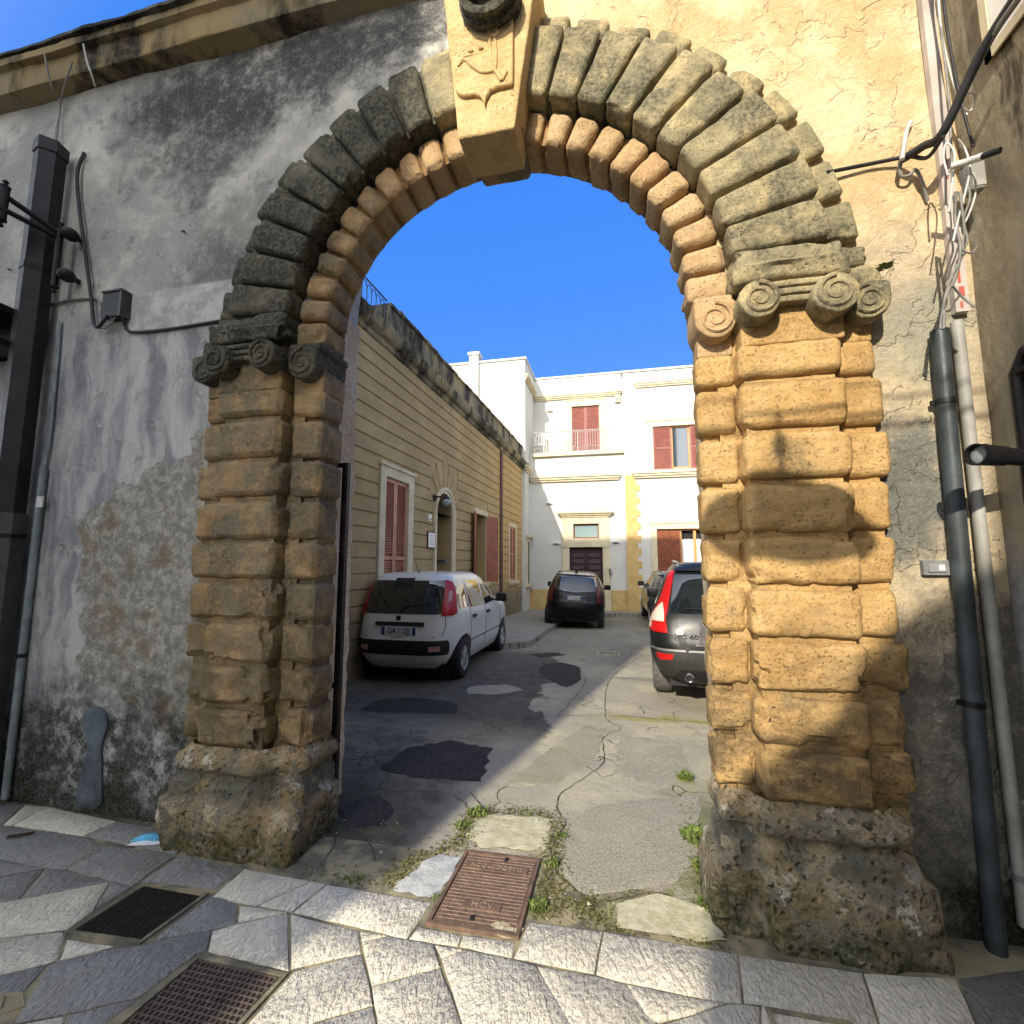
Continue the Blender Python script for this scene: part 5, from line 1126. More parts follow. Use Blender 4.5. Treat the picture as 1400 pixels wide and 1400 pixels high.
# street lamp hung on a wire over the street: its shade falls on the right pillar
LY = -1.6; dl = 2.5-LY; lc = Vector((.815-SUN_T*dl, LY, 1.90+SUN_Z*dl))
sl_ = empty('hanging_street_lamp', lc, 'dark wide-brimmed street lamp hung on a wire over the street', 'street lamp')
mb = MB(); mb.lathe([(0, .17), (.04, .165), (.09, .14), (.17, .12), (.28, .07), (.37, .005), (.395, -.035), (.38, -.035), (.26, .06), (0, .10)], lc, (0, 0, 1), 40); setp(mb.build('shade', M['iron'], None, 60), sl_)
mb = MB(); mb.tube([lc+Vector((0, 0, .18)), lc+Vector((0, 0, .52))], .012, 8); mb.lathe([(.0, .06), (.03, .05), (.035, 0), (.03, -.05), (0, -.06)], lc+Vector((0, 0, .34)), (0, 0, 1), 12); setp(mb.build('hanger', M['iron'], None, 60), sl_)
mb = MB(); mb.lathe([(0, -.13), (.12, -.09), (.17, -.02), (.18, .05)], lc, (0, 0, 1), 24); setp(mb.build('bowl', M['glass_l'], None, 70), sl_)
wr = MB(); zt = lc.z+.50; wr.tube([(-4.3, LY, zt+.3), (lc.x, LY, zt), (1.78, LY, zt+.12)], .012, 6); wr.tube([(-3.9, -3.0, zt+.9), (1.78, -1.2, zt-.02)], .008, 6)
tag(wr.build('span_wire', M['cable'], None), 'thin steel wires stretched across the street holding the lamp', 'wire')
# ------------------------------------------------------------------ house on the right edge of the street
rh = empty('corner_facade', (1.8, 1, 0), 'dark stained plaster house side at the right edge of the street', 'house')
XRW = 1.80
def rfn(u, v, d): return Vector((XRW+d+.008*fnoise((0, u, v), 1.5) if d == 0 else XRW+d, u, v))
rwm = MB(); 
holes = [(1.2, 2.45, -.3, 2.52)]
ys_ = sorted(set(lin(-5, 2.9, 60)+[1.2, 2.45])); zs_ = sorted(set(lin(0, 7.5, 60)+[2.52])); zs_[0] = -.3
for i in range(len(ys_)-1):
    for j in range(len(zs_)-1):
        cy, czz = (ys_[i]+ys_[i+1])/2, (zs_[j]+zs_[j+1])/2
        if 1.2 < cy < 2.45 and czz < 2.52: continue
        rwm.add([rfn(ys_[i], zs_[j], 0), rfn(ys_[i+1], zs_[j], 0), rfn(ys_[i+1], zs_[j+1], 0), rfn(ys_[i], zs_[j+1], 0)], [(0, 1, 2, 3)])
rwm.box((XRW+.25, -5, -.3), (XRW+4, YB+.0, 7.5))
for a, b in (((XRW, 1.2, -.3), (XRW+.25, 1.2, 2.52)), ((XRW, 2.45, -.3), (XRW+.25, 2.45, 2.52))): rwm.add([a, (b[0], a[1], a[2]), b, (a[0], a[1], b[2])], [(0, 1, 2, 3)])
rwm.add([(XRW, 1.2, 2.52), (XRW+.25, 1.2, 2.52), (XRW+.25, 2.45, 2.52), (XRW, 2.45, 2.52)], [(0, 1, 2, 3)])
setp(rwm.build('wall', M['rwall'], None, 60), rh)
dm = MB(); dm.box((XRW+.1, 1.2, .0), (XRW+.14, 2.45, 2.52)); 
for k in range(5): dm.box((XRW+.09, 1.25, .1+k*.48), (XRW+.1, 2.4, .5+k*.48))
setp(dm.build('door', M['palepipe'], None), rh)
fm = MB(); fm.tube([(XRW-.02, 2.45, .02), (XRW-.02, 2.45, 2.50), (XRW-.02, 2.39, 2.58), (XRW-.02, 1.1, 2.60)], .028, 10); fm.tube([(XRW-.03, 2.425, 2.50), (XRW-.03, 1.1, 2.53)], .018, 8); setp(fm.build('door_surround_pipe', M['iron'], None, 60), rh)
wf = MB(); wf.box((XRW-.02, 1.4, 4.05), (XRW+.01, 2.36, 5.6)); 
wfr = setp(wf.build('window', M['plasticw'], None), rh); wf = MB(); wf.box((XRW-.03, 1.4, 4.0), (XRW-.02, 2.40, 4.05)); wf.box((XRW-.03, 2.36, 4.0), (XRW-.021, 2.40, 5.6)); setp(wf.build('window_frame', M['cream'], None), rh)
# pipes in the right corner
def pipe_thing(name, pts, r_, mat, label, cat, clamps=(), cm=None, n=20):
    e = empty(name, pts[-1], label, cat); mb = MB(); mb.tube(pts, r_, n); setp(mb.build('tube', mat, None, 60), e)
    for c0 in clamps:
        t = (c0-pts[0][2])/(pts[-1][2]-pts[0][2]) ; q = Vector(pts[0]).lerp(Vector(pts[-1]), t); mb = MB(); mb.tube([q-Vector((0, 0, .014)), q+Vector((0, 0, .014))], r_*1.13, n); mb.box((q.x-r_*1.5, q.y+r_*.2, q.z-.012), (q.x-r_*.8, q.y+r_*.6, q.z+.012)); setp(mb.build('pipe_clamp', cm or M['iron'], None, 60), e)
    return e
d0, d1 = onY(1284, 452, 2.61), onY(1360, 1276, 2.61); pipe_thing('drainpipe', [tuple(d0), (d1.x, 2.61, -.02)], .037, M['bluepipe'], 'thick dark blue-grey drainpipe in the corner right of the arch', 'pipe', (2.44, 1.02))
d0, d1 = onY(1308, 440, 2.625), onY(1399, 1240, 2.625); pipe_thing('plastic_pipe', [tuple(d0), (d1.x, 2.625, .10)], .026, M['palepipe'], 'slim pale grey pipe just right of the thick drainpipe', 'pipe', (.30,), M['box'])
tk = empty('cable_trunking', (1.72, 2.64, 3), 'pale vertical trunking strip in the upper corner with faded red marks', 'trunking'); mb = MB(); mb.box((1.692, 2.625, 2.9), (1.75, 2.66, 5.55)); setp(mb.build('cover', M['trunk'], None), tk)
for z, h, w_ in ((3.62, .12, .010), (3.05, .12, .012), (2.98, .05, .022), (2.92, .03, .010)): mb = MB(); mb.box((1.712, 2.6225, z), (1.712+w_, 2.6248, z+h)); setp(mb.build('red_mark', M['redmark'], None), tk)
ex = empty('exhaust_pipe', (1.8, 2.36, 2.13), 'short black exhaust pipe sticking out of the right wall beside the drainpipe', 'pipe')
a_ = Vector((1.80, 2.40, 2.10)); b_ = Vector((1.475, 2.275, 2.105)); ax_ = (b_-a_).normalized()
mb = MB(); L_ = (b_-a_).length; mb.lathe([(.036, 0), (.036, L_*.55), (.042, L_*.6), (.046, L_), (.040, L_), (.038, L_-.03), (.0, L_-.032)], a_, ax_, 24); setp(mb.build('tube', M['iron'], None, 60), ex)
mb = MB(); mb.lathe([(0, L_-.022), (.020, L_-.018), (.037, L_-.026)], a_, ax_, 24); setp(mb.build('end_cap', M['box'], None, 60), ex)
bell2 = empty('doorbell', (1.505, 2.65, 1.635), 'small grey framed doorbell on the wall between the right pillar and the drainpipe', 'doorbell'); mb = MB(); mb.box((1.450, 2.635, 1.600), (1.560, 2.662, 1.670)); setp(mb.build('frame', M['box'], None), bell2); mb = MB(); mb.box((1.468, 2.628, 1.615), (1.542, 2.635, 1.655)); setp(mb.build('plate', M['alloy'], None), bell2); mb = MB(); mb.box((1.51, 2.624, 1.622), (1.532, 2.628, 1.648)); setp(mb.build('button', M['plasticw'], None), bell2)
jb = empty('junction_box', (1.74, 2.46, 3.42), 'grey-green junction box hanging among loose wires at the right corner', 'junction box'); mb = MB(); vs, fs = block(lambda x, y, z: (1.735+x, 2.50+y+.2*z*.3, 3.50+z), (.06, .07, .15), bevel=.010, amp=.001); mb.add(vs, fs); setp(mb.build('body', M['box'], None, 50), jb)
mb = MB(); mb.box((1.708, 2.458, 3.44), (1.762, 2.466, 3.565)); setp(mb.build('lid', M['palepipe'], None), jb)
# cables on the right
def cable(name, pts, r_, mat, label=None, group=None, n=7, cat='cable'):
    mb = MB(); mb.tube(catmull(pts, 7), r_, n); return tag(mb.build(name, mat, None, 70), label, cat, group)
def ry(u, v, Y): q = onY(u, v, Y); return (q.x, q.y, q.z)
cable('cable_bundle', [ry(1405, -30, 2.05), ry(1340, 75, 2.25), ry(1290, 180, 2.42), ry(1262, 200, 2.52), ry(1240, 214, 2.58)], .020, M['cable'], 'thick black cable bundle coming down from the top right corner to the wall hook')
cable('cable_bundle', [ry(1398, -10, 2.03), ry(1352, 60, 2.22), ry(1296, 172, 2.41)], .013, M['cable_g'], 'grey cable strapped against the thick black bundle at top right')
cable('wall_cable', [ry(1290, 186, 2.41), ry(1268, 215, 2.52), ry(1242, 214, 2.60), ry(1200, 222, 2.63), ry(1150, 232, 2.62), ry(1130, 236, 2.60)], .010, M['cable'], 'black cable running from the hook leftwards behind the grey arch stones')
cable('wall_cable', [ry(1242, 217, 2.60), ry(1230, 225, 2.60), ry(1232, 240, 2.61), ry(1243, 240, 2.61), ry(1252, 232, 2.61), ry(1262, 252, 2.62), ry(1268, 275, 2.64)], .008, M['cable_g'], 'loose grey cable loop curling below the wall hook')
cable('wall_hook', [ry(1246, 166, 2.64), ry(1240, 178, 2.62), ry(1236, 200, 2.57), ry(1233, 218, 2.56)], .011, M['cable_w'], 'pale bent metal hook sticking out of the peach wall', cat='hook')
random.seed(11)
for i, (pts, m_, r_) in enumerate([
    ([(1322, 158), (1309, 130), (1290, 60), (1283, 0), (1281, -40)], 'cable_w', .006), ([(1330, 200), (1312, 130), (1298, 60), (1290, 0), (1288, -40)], 'cable', .007), ([(1302, 250), (1300, 190), (1296, 120), (1286, 40), (1276, -30)], 'cable_g', .006),
    ([(1296, 240), (1290, 215), (1294, 196), (1305, 210), (1302, 250), (1297, 290)], 'cable_w', .0045), ([(1310, 190), (1320, 205), (1326, 230), (1320, 262), (1310, 300), (1303, 330)], 'cable_w', .0045), ([(1318, 240), (1330, 238), (1334, 262), (1325, 292), (1315, 312)], 'cable_w', .0045), ([(1322, 246), (1326, 270), (1318, 300), (1322, 330), (1312, 350), (1304, 372)], 'cable_g', .005),
    ([(1336, 338), (1330, 345), (1322, 345), (1316, 338), (1318, 320)], 'cable_g', .004), ([(1307, 262), (1306, 300), (1313, 340), (1306, 380), (1294, 402), (1288, 430), (1286, 450)], 'cable_g', .007), ([(1312, 262), (1318, 310), (1317, 345), (1300, 380), (1292, 410), (1290, 450)], 'cable_g', .006),
    ([(1302, 390), (1310, 400), (1320, 410), (1333, 420)], 'cable_g', .005), ([(1322, 128), (1330, 128), (1332, 140), (1326, 152), (1318, 148), (1316, 134), (1322, 128)], 'cable_w', .004)]):
    Y0 = 2.40 if i > 2 else 2.55
    where = ['white wire running up beside the trunking at the top right', 'black wire running up beside the trunking at the top right', 'grey wire nearest the trunking strip at the top right', 'short white wire looping left of the junction box', 'white wire curving around the right of the junction box', 'tight white wire loop hanging lower right of the junction box', 'grey wavy wire dangling below the junction box', 'small grey wire curl right of the dangling wires', 'grey wire dropping from the junction box into the drainpipe', 'second grey wire joining the drainpipe top from the right', 'short grey wire stub pointing down right beside the trunking', 'small white wire ring hanging under the thick cable bundle'][i]
    cable('loose_wire', [ry(u, v, Y0+random.uniform(-.02, .02)) for u, v in pts], r_, M[m_], where, 'loose wires in the right corner', 6, 'wire')
cable('wrapped_bracket', [ry(1300, 228, 2.38), ry(1325, 220, 2.35), ry(1345, 213, 2.3)], .016, M['cable_w'], 'pale wrapped bar reaching from the trunking across the junction box', cat='bracket')
cable('iron_spike', [ry(1343, 214, 2.3), ry(1368, 205, 2.25)], .014, M['iron'], 'black iron spike at the end of the pale wrapped bar', cat='spike')
# ------------------------------------------------------------------ left wall fittings
dp = empty('downpipe', (-4.35, 2.5, 0), 'dark square downpipe with a capped top near the left edge', 'pipe')
def hexprism(mb, q0, q1, r_):
    mb.tube([q0, q1], r_, 6)
mb = MB(); xa = onY(66, 205, 2.52).x; zt = onY(66, 197, 2.52).z; hexprism(mb, (xa, 2.54, zt), (xa, 2.54, 2.02), .098); setp(mb.build('shaft', M['downpipe'], None), dp)
mb = MB(); hexprism(mb, (xa, 2.54, zt-.10), (xa, 2.54, zt), .108); setp(mb.build('top_cap', M['downpipe'], None), dp)
mb = MB(); hexprism(mb, (xa, 2.54, 2.02), (xa, 2.54, -.02), .112); setp(mb.build('lower_sleeve', M['downpipe_low'], None), dp)
mb = MB(); hexprism(mb, (xa, 2.54, 1.84), (xa, 2.54, 1.87), .117); setp(mb.build('band', M['iron'], None), dp)
mb = MB(); hexprism(mb, (xa, 2.54, 3.9), (xa, 2.54, 3.94), .104); setp(mb.build('band', M['iron'], None), dp)
pipe_thing('conduit_pipe', [ry(60, 640, 2.63), (onY(55, 671, 2.63).x, 2.63, .03)], .024, M['conduit'], 'grey vertical conduit pipe on the left wall beside the dark downpipe', 'pipe', (1.0,), None, 12)
cable('wall_conduit', [ry(83, 440, 2.64), ry(76, 520, 2.64), ry(68, 600, 2.64), ry(60, 645, 2.64)], .010, M['conduit'], 'thin grey conduit dropping beside the dark downpipe into the wider pipe')
mb = MB(); q = onY(53, 686, 2.60); mb.box((q.x-.025, 2.60, q.z-.04), (q.x+.03, 2.612, q.z+.04)); tag(mb.build('paper_label', M['plasticw'], None), 'small white label stuck on the grey conduit pipe', 'label')
jbx = empty('cable_box', (-3.66, 2.62, 3.62), 'black square junction box on the left wall with cables entering below', 'junction box'); a = onY(145, 403, 2.60); b = onY(168, 432, 2.60); mb = MB(); mb.box((a.x, 2.58, b.z), (b.x-.02, 2.66, a.z)); setp(mb.build('body', M['iron'], None), jbx); mb = MB(); mb.box((b.x-.019, 2.575, b.z-.005), (b.x, 2.66, a.z+.005)); mb.box((a.x-.008, 2.57, a.z+.001), (b.x, 2.66, a.z+.014)); setp(mb.build('hood', M['box_d'], None), jbx)
cable('wall_cable', [ry(115, 209, 2.64), ry(106, 235, 2.62), ry(108, 280, 2.62), ry(117, 350, 2.62), ry(125, 410, 2.62), ry(128, 440, 2.61), ry(134, 447, 2.60), ry(147, 432, 2.58)], .013, M['cable'], 'thick black cable hanging in a long curve down to the black junction box')
cable('wall_cable', [ry(30, 417, 2.64), ry(62, 417, 2.64), ry(100, 410, 2.64), ry(130, 409, 2.64), ry(138, 418, 2.63), ry(138, 436, 2.62), ry(148, 430, 2.60)], .010, M['cable_g'], 'grey cable running level from the downpipe to the black junction box')
cable('wall_cable', [ry(168, 430, 2.62), ry(171, 447, 2.64), ry(182, 454, 2.645), ry(230, 450, 2.645), ry(312, 437, 2.645)], .011, M['cable'], 'black cable running level from the junction box to the left pillar')
for k, (du, lab) in enumerate(((0, 'short grey wire sagging under the black junction box'), (4, 'second short wire sagging lower under the black junction box'))): cable('loose_wire', [ry(134-k*1, 446+k*2, 2.61), ry(146, 445+k*3, 2.60), ry(155+du, 432, 2.60)], .006, M['cable_g'], lab, 'wires under the black junction box', 6, 'wire')
cable('wall_cable', [ry(61, 74, 2.46), ry(66, 100, 2.50), ry(73, 124, 2.55), ry(82, 140, 2.62), ry(76, 198, 2.60)], .007, M['cable_g'], 'grey cable dropping from the cornice into the top of the dark downpipe')
cable('wall_cable', [ry(99, 84, 2.50), ry(90, 112, 2.52), ry(83, 140, 2.62), ry(79, 165, 2.62), ry(74, 198, 2.60)], .006, M['cable_g'], 'thinner grey cable joining from the right above the dark downpipe')
cable('wall_cable', [ry(114, 60, 2.46), ry(119, 84, 2.49), ry(126, 104, 2.53), ry(130, 118, 2.60)], .007, M['cable_w'], 'pale cable hanging over the cornice near the left end')
# wrought-iron lantern bracket
br = empty('lamp_bracket', (-4.2, 2.6, 4.1), 'black wrought-iron lamp bracket with two round knobs, reaching left over the downpipe', 'bracket')
k1 = Vector(ry(95, 320, 2.56)); k2 = Vector(ry(90, 376, 2.56)); st = Vector(ry(83, 312, 2.54)); sb = Vector(ry(74, 392, 2.54))
mb = MB(); mb.tube([st, sb], .022, 8); mb.lathe([(0, .05), (.02, .04), (.012, .02), (.03, .0)], st, (0, 0, 1), 10); mb.lathe([(.03, 0), (.012, -.02), (.02, -.04), (0, -.05)], sb, (0, 0, 1), 10); setp(mb.build('upright', M['iron'], None, 50), br)
for k_ in (k1, k2): mb = MB(); mb.lathe([(0, -.055), (.03, -.045), (.048, -.01), (.05, .02), (.035, .05), (.02, .06), (.02, .09)], k_, (0, 1, 0), 16); mb.tube([k_, k_-Vector((.08, 0, 0))], .02, 8); setp(mb.build('knob', M['iron'], None, 50), br)
e1 = Vector(ry(-40, 245, 2.10)); e2 = Vector(ry(-40, 268, 2.10))
mb = MB(); mb.tube([k1-Vector((.07, .02, 0)), Vector(ry(10, 270, 2.28)), e1], .020, 8); setp(mb.build('arm', M['iron'], None, 50), br)
mb = MB(); mb.tube([k1-Vector((.08, .02, .03)), Vector(ry(10, 289, 2.28)), e2], .020, 8); setp(mb.build('arm', M['iron'], None, 50), br)
c_ = Vector(ry(4, 278, 2.26)); mb = MB()
mb.tube([c_+Vector((0, 0, .13)), c_-Vector((0, 0, .13))], .030, 8); mb.lathe([(0, .19), (.02, .17), (.01, .15), (.035, .13)], c_, (0, 0, 1), 10); mb.lathe([(.035, -.13), (.01, -.15), (.02, -.17), (0, -.19)], c_, (0, 0, 1), 10); setp(mb.build('collar', M['iron'], None, 50), br)
# small dark canopy at the left edge
aw = empty('iron_basket', (-5.0, 2.5, 3.5), 'dark iron basket shelf fixed to the wall at the left edge behind the downpipe', 'shelf'); a = onY(28, 424, 2.5); b = onY(28, 476, 2.5)
mb = MB(); mb.box((-5.9, 2.30, b.z), (a.x-.02, 2.64, b.z+.05)); mb.box((-5.9, 2.28, a.z-.05), (a.x-.02, 2.64, a.z)); mb.box((-5.9, 2.60, b.z), (a.x-.02, 2.64, a.z)); setp(mb.build('shelf', M['iron'], None), aw)
mb = MB()
for k in range(8): mb.tube([(a.x-.04-k*.14, 2.30, b.z), (a.x-.04-k*.14, 2.30, a.z)], .012, 6)
setp(mb.build('grille', M['iron'], None), aw)
# keyhole-shaped cement repair low on the left wall
out = [(128, 966), (136, 968), (144, 978), (146, 992), (141, 1008), (137, 1022), (138, 1050), (138, 1100), (130, 1106), (103, 1104), (104, 1080), (112, 1050), (119, 1022), (116, 1004), (111, 990), (114, 975), (120, 968)]
P = [(onY(u, v, 2.645).x, onY(u, v, 2.645).z) for u, v in out]; P = [tuple(q) for q in densify(P, .03, .004, rs)]; n_ = len(P); I = inset(P, .006); mb = MB(); mb.add([(x, 2.67, z) for x, z in P]+[(x, 2.648, z) for x, z in P]+[(x, 2.643, z) for x, z in I], [(i, (i+1) % n_, n_+(i+1) % n_, n_+i) for i in range(n_)]+[(n_+i, n_+(i+1) % n_, 2*n_+(i+1) % n_, 2*n_+i) for i in range(n_)]+[tuple(range(2*n_, 3*n_))])
setp(mb.build('cement_repair', simple('blue_grey_cement', (.085, .105, .12), .9, var=.5, scale=7, bump=.004), None, 50), wall)
for (u, v, a) in ((252, 317, -.4), (14, 369, -.2)):
    q = Vector(ry(u, v, 2.65)); mb = MB(); mb.tube([q+Vector((-.03, 0, .015)), q, q+Vector((.02, -.02, -.01))], .006, 6); tag(mb.build('iron_nail', M['iron'], None), 'rusty bent nail in the plaster %s' % ('between the black cable and the arch' if u > 100 else 'at the far left beside the downpipe'), 'nail')
# ------------------------------------------------------------------ covers and grates in the paving
def quad_frame(P, r, z0, z1):      # P: corner list, r: frame width
    mb = MB(); n = len(P); I = inset(P, r)
    mb.add([(x, y, z0) for x, y in P]+[(x, y, z1) for x, y in P]+[(x, y, z1) for x, y in I]+[(x, y, z0) for x, y in I],
           [(i, (i+1) % n, n+(i+1) % n, n+i) for i in range(n)]+[(n+i, n+(i+1) % n, 2*n+(i+1) % n, 2*n+i) for i in range(n)]+[(2*n+i, 2*n+(i+1) % n, 3*n+(i+1) % n, 3*n+i) for i in range(n)]); return mb
def bil(P, u, v): a = Vector(P[0]).lerp(Vector(P[1]), u); b = Vector(P[3]).lerp(Vector(P[2]), u); return a.lerp(b, v)
def cover(name, P, label, cat, mat, fr_mat, z=.004, ribs=None, rib_mat=None, group=None):
    P = [tuple(q) for q in P]; c = [sum(q[i] for q in P)/4 for i in (0, 1)]
    e = empty(name, (c[0], c[1], 0), label, cat, group); setp(quad_frame(P, .018, -.03, z+.003).build('frame', fr_mat, None), e)
    I = [tuple(q) for q in inset(P, .022)]; mb = MB(); mb.add([(x, y, -.03) for x, y in I]+[(x, y, z-.004) for x, y in I], [(i, (i+1) % 4, 4+(i+1) % 4, 4+i) for i in range(4)]+[(4, 5, 6, 7)])
    pl = setp(mb.build('plate', mat, None), e)
    if ribs:
        nu, nv, w_, h_, brick = ribs; mb = MB()
        def bar(u0, v0, u1, v1, wu, wv):
            Q = [bil(I, u0-wu, v0-wv), bil(I, u1+wu, v0-wv), bil(I, u1+wu, v1+wv), bil(I, u0-wu, v1+wv)]
            mb.add([(q.x, q.y, z-.006) for q in Q]+[(q.x, q.y, z-.004+h_) for q in Q], [(0, 1, 5, 4), (1, 2, 6, 5), (2, 3, 7, 6), (3, 0, 4, 7), (4, 5, 6, 7)])
        for j in range(nv+1):
            v = .01+.98*j/nv; bar(.01, v, .99, v, 0, w_*.6)
        for j in range(nv):
            for k in range(nu+1):
                u = .02+.96*(k+(.5 if brick and j % 2 else 0))/nu
                if u > .985: continue
                bar(u, .01+.98*j/nv+w_*.6, u, .01+.98*(j+1)/nv-w_*.6, w_, 0)
        o = mb.build('ribs', rib_mat, None); o.parent = pl
    return e, I
cv, I_ = cover('manhole_cover', [(-.88, 2.785), (-.445, 2.795), (-.455, 2.225), (-.89, 2.215)], 'rusty brown ribbed manhole cover with worn lettering at the arch threshold', 'manhole cover', M['rusty'], M['rusty'], .010, (8, 21, .0035, .003, True), M['rusty_l'])
for (txt, y, sz) in (('ACQUEDOTTO', 2.665, .042), ('HCV', 2.375, .055)):
    mb = MB(); mb.box((-.665-.17*(1 if sz < .05 else .55), y-.028, .004), (-.665+.17*(1 if sz < .05 else .55), y+.028, .0128)); o = setp(mb.build('letter_panel', M['rusty'], None), cv)
    t_ = text_mesh('lettering', txt, sz, M['rusty_l'], Matrix.Translation((-.665, y, .0145)), None, .0018, .0006); setp(t_, cv)
for (x, y) in ((-.63, 2.74), (-.69, 2.285)): mb = MB(); mb.box((x-.008, y-.014, .010), (x+.008, y+.014, .0175)); setp(mb.build('lifting_slot', M['dark'], None), cv)
ragged([(-.60, 2.225), (-.46, 2.222), (-.455, 2.28), (-.49, 2.31), (-.53, 2.33), (-.56, 2.29), (-.61, 2.26)], 'mortar_spill', M['cement_y'], .024, .004)
cover('drain_grate', [(-2.432, 2.175), (-2.04, 2.177), (-2.07, 1.850), (-2.454, 1.825)], 'nearly black drain grate in the shaded paving, nearest the left pillar', 'drain grate', M['grate'], M['mortar'], 0, (14, 12, .010, .003, True), M['grate'])
cover('drain_grate', [(-1.769, 1.856), (-1.334, 1.856), (-1.375, 1.42), (-1.81, 1.42)], 'brown chequered drain grate half in sunlight at the bottom edge', 'drain grate', M['rusty_d'], M['mortar'], 0, (16, 16, .009, .004, True), M['grate_l'])
cover('drain_hole', [(-2.373, 1.545), (-2.288, 1.565), (-2.208, 1.523), (-2.282, 1.470)], 'small dark hole in the broken paving at the bottom left corner', 'drain', M['grate'], M['mortar'], -.004)
cover('steel_cover', [(.509, 2.108), (.800, 2.112), (.812, 1.9), (.52, 1.9)], 'blue-grey smooth steel cover in the paving at the bottom edge right of the sunlit slabs', 'manhole cover', M['bluegrey'], M['mortar'], .002)
dg_ = cover('drain_grate', [(-.36, 9.33), (.05, 9.33), (.05, 9.02), (-.36, 9.02)], 'small worn drain grate in the courtyard ground between the cars', 'drain grate', M['grate'], M['cement_y'], .002, (7, 2, .02, .004, False), M['cement_y'])
# face mask and dead leaf
fm_ = empty('face_mask', (-2.80, 2.49, 0), 'crumpled light blue face mask lying on the paving left of the left pillar', 'face mask')
mb = MB(); P = []; nx_, ny_ = 14, 8
for j in range(ny_+1):
    for i in range(nx_+1):
        u, v = i/nx_, j/ny_; x = -2.862+.15*u+.012*v; y = 2.435+.04*u+.07*v; P.append((x, y, .010+.022*math.sin(u*math.pi)*math.sin(v*math.pi)+.006*math.sin(v*18)+.008*fnoise((x*8, y*8, 0), 3)))
mb.add(P, [(j*(nx_+1)+i, j*(nx_+1)+i+1, (j+1)*(nx_+1)+i+1, (j+1)*(nx_+1)+i) for j in range(ny_) for i in range(nx_)]); setp(mb.build('fabric', M['bluemask'], None, 180), fm_)
mb = MB(); mb.add([(x+.012, y-.028, z*.5) for x, y, z in P], [(j*(nx_+1)+i, j*(nx_+1)+i+1, (j+1)*(nx_+1)+i+1, (j+1)*(nx_+1)+i) for j in range(3) for i in range(nx_)]); setp(mb.build('lining', M['maskw'], None, 180), fm_)
mb = MB(); mb.tube(catmull([(-2.72, 2.47, .02), (-2.69, 2.45, .006), (-2.70, 2.50, .006), (-2.72, 2.53, .015)], 5), .0015, 5); setp(mb.build('ear_loop', M['maskw'], None), fm_)
pb = MB(); vs, fs = block(lambda x, y, z: (-2.655+x, 2.475+y+.3*x, .012+z), (.09, .035, .014), bevel=.006, amp=.004); pb.add(vs, fs); tag(pb.build('flat_stone', M['maskw'], None, 50), 'pale flat scrap lying just below the blue face mask', 'scrap')
mb = MB(); vs, fs = block(lambda x, y, z: (-3.575+x, 2.345+y+.8*x, .014+z), (.09, .02, .012), bevel=.005, amp=.006); mb.add(vs, fs); tag(mb.build('dead_leaf', M['leafbrown'], None, 50), 'brown curled dead leaf on the paving at the far left', 'leaf')
# weeds: tufts of small leaves
def tuft(x, y, r, n, h, label, seed, mat='weed'):
    rr = random.Random(seed); mb = MB()
    for k in range(n):
        a = rr.uniform(0, 6.283); q = r*math.sqrt(rr.random()); bx_, by_ = x+math.cos(a)*q, y+math.sin(a)*q; z0 = cz(bx_, by_)+.006
        d = rr.uniform(0, 6.283); L = h*rr.uniform(.5, 1.3); w_ = L*rr.uniform(.16, .34); lean = rr.uniform(.3, 1.1)
        dv = Vector((math.cos(d), math.sin(d), 0)); s_ = Vector((-dv.y, dv.x, 0)); b = Vector((bx_, by_, z0)); p1 = b+dv*L*.35*lean+Vector((0, 0, L*.6)); p2 = b+dv*L*.9*lean+Vector((0, 0, L*.75))
        mb.add([b-s_*w_*.2, b+s_*w_*.2, p1+s_*w_*.5, p1-s_*w_*.5, p2], [(0, 1, 2, 3), (3, 2, 4)])
    o = mb.build('weed_tuft', M[mat], None, 180); return tag(o, label, 'weed', 'weeds growing in the cracks')
for a in [(-.93, 3.20, .07, 150, .035, 'bright green weed tuft at the crack junction above the manhole cover', 1), (-.97, 3.03, .06, 110, .03, 'weed tuft on the left rim of the mossy cement patch', 2), (.50, 4.05, .06, 120, .06, 'weed clump at the foot of the right pillar farthest into the courtyard', 3),
          (.425, 3.20, .07, 170, .055, 'tall weed clump against the inner side of the right pillar', 4), (.43, 2.90, .05, 130, .045, 'weeds between the cement patch and the right pillar', 5), (-.405, 2.44, .045, 120, .03, 'weed tuft at the lower right corner of the manhole cover', 6), (-.375, 2.78, .04, 90, .028, 'weeds beside the upper right corner of the manhole cover', 7),
          (-.14, 2.50, .11, 140, .018, 'low weeds spreading right of the manhole cover', 8), (-1.38, 2.44, .05, 60, .022, 'few small weeds on the shaded kerb line near the left pillar', 9), (.42, 2.62, .06, 120, .035, 'weeds lowest at the inner corner of the right pillar base', 10), (-.91, 2.40, .03, 50, .022, 'tiny weeds at the left edge of the manhole cover', 11), (-.62, 3.26, .05, 50, .02, 'sparse weeds on the top rim of the mossy cement patch', 12), (-.36, 3.05, .035, 60, .025, 'weeds on the right rim of the mossy cement patch', 13)]: tuft(*a)
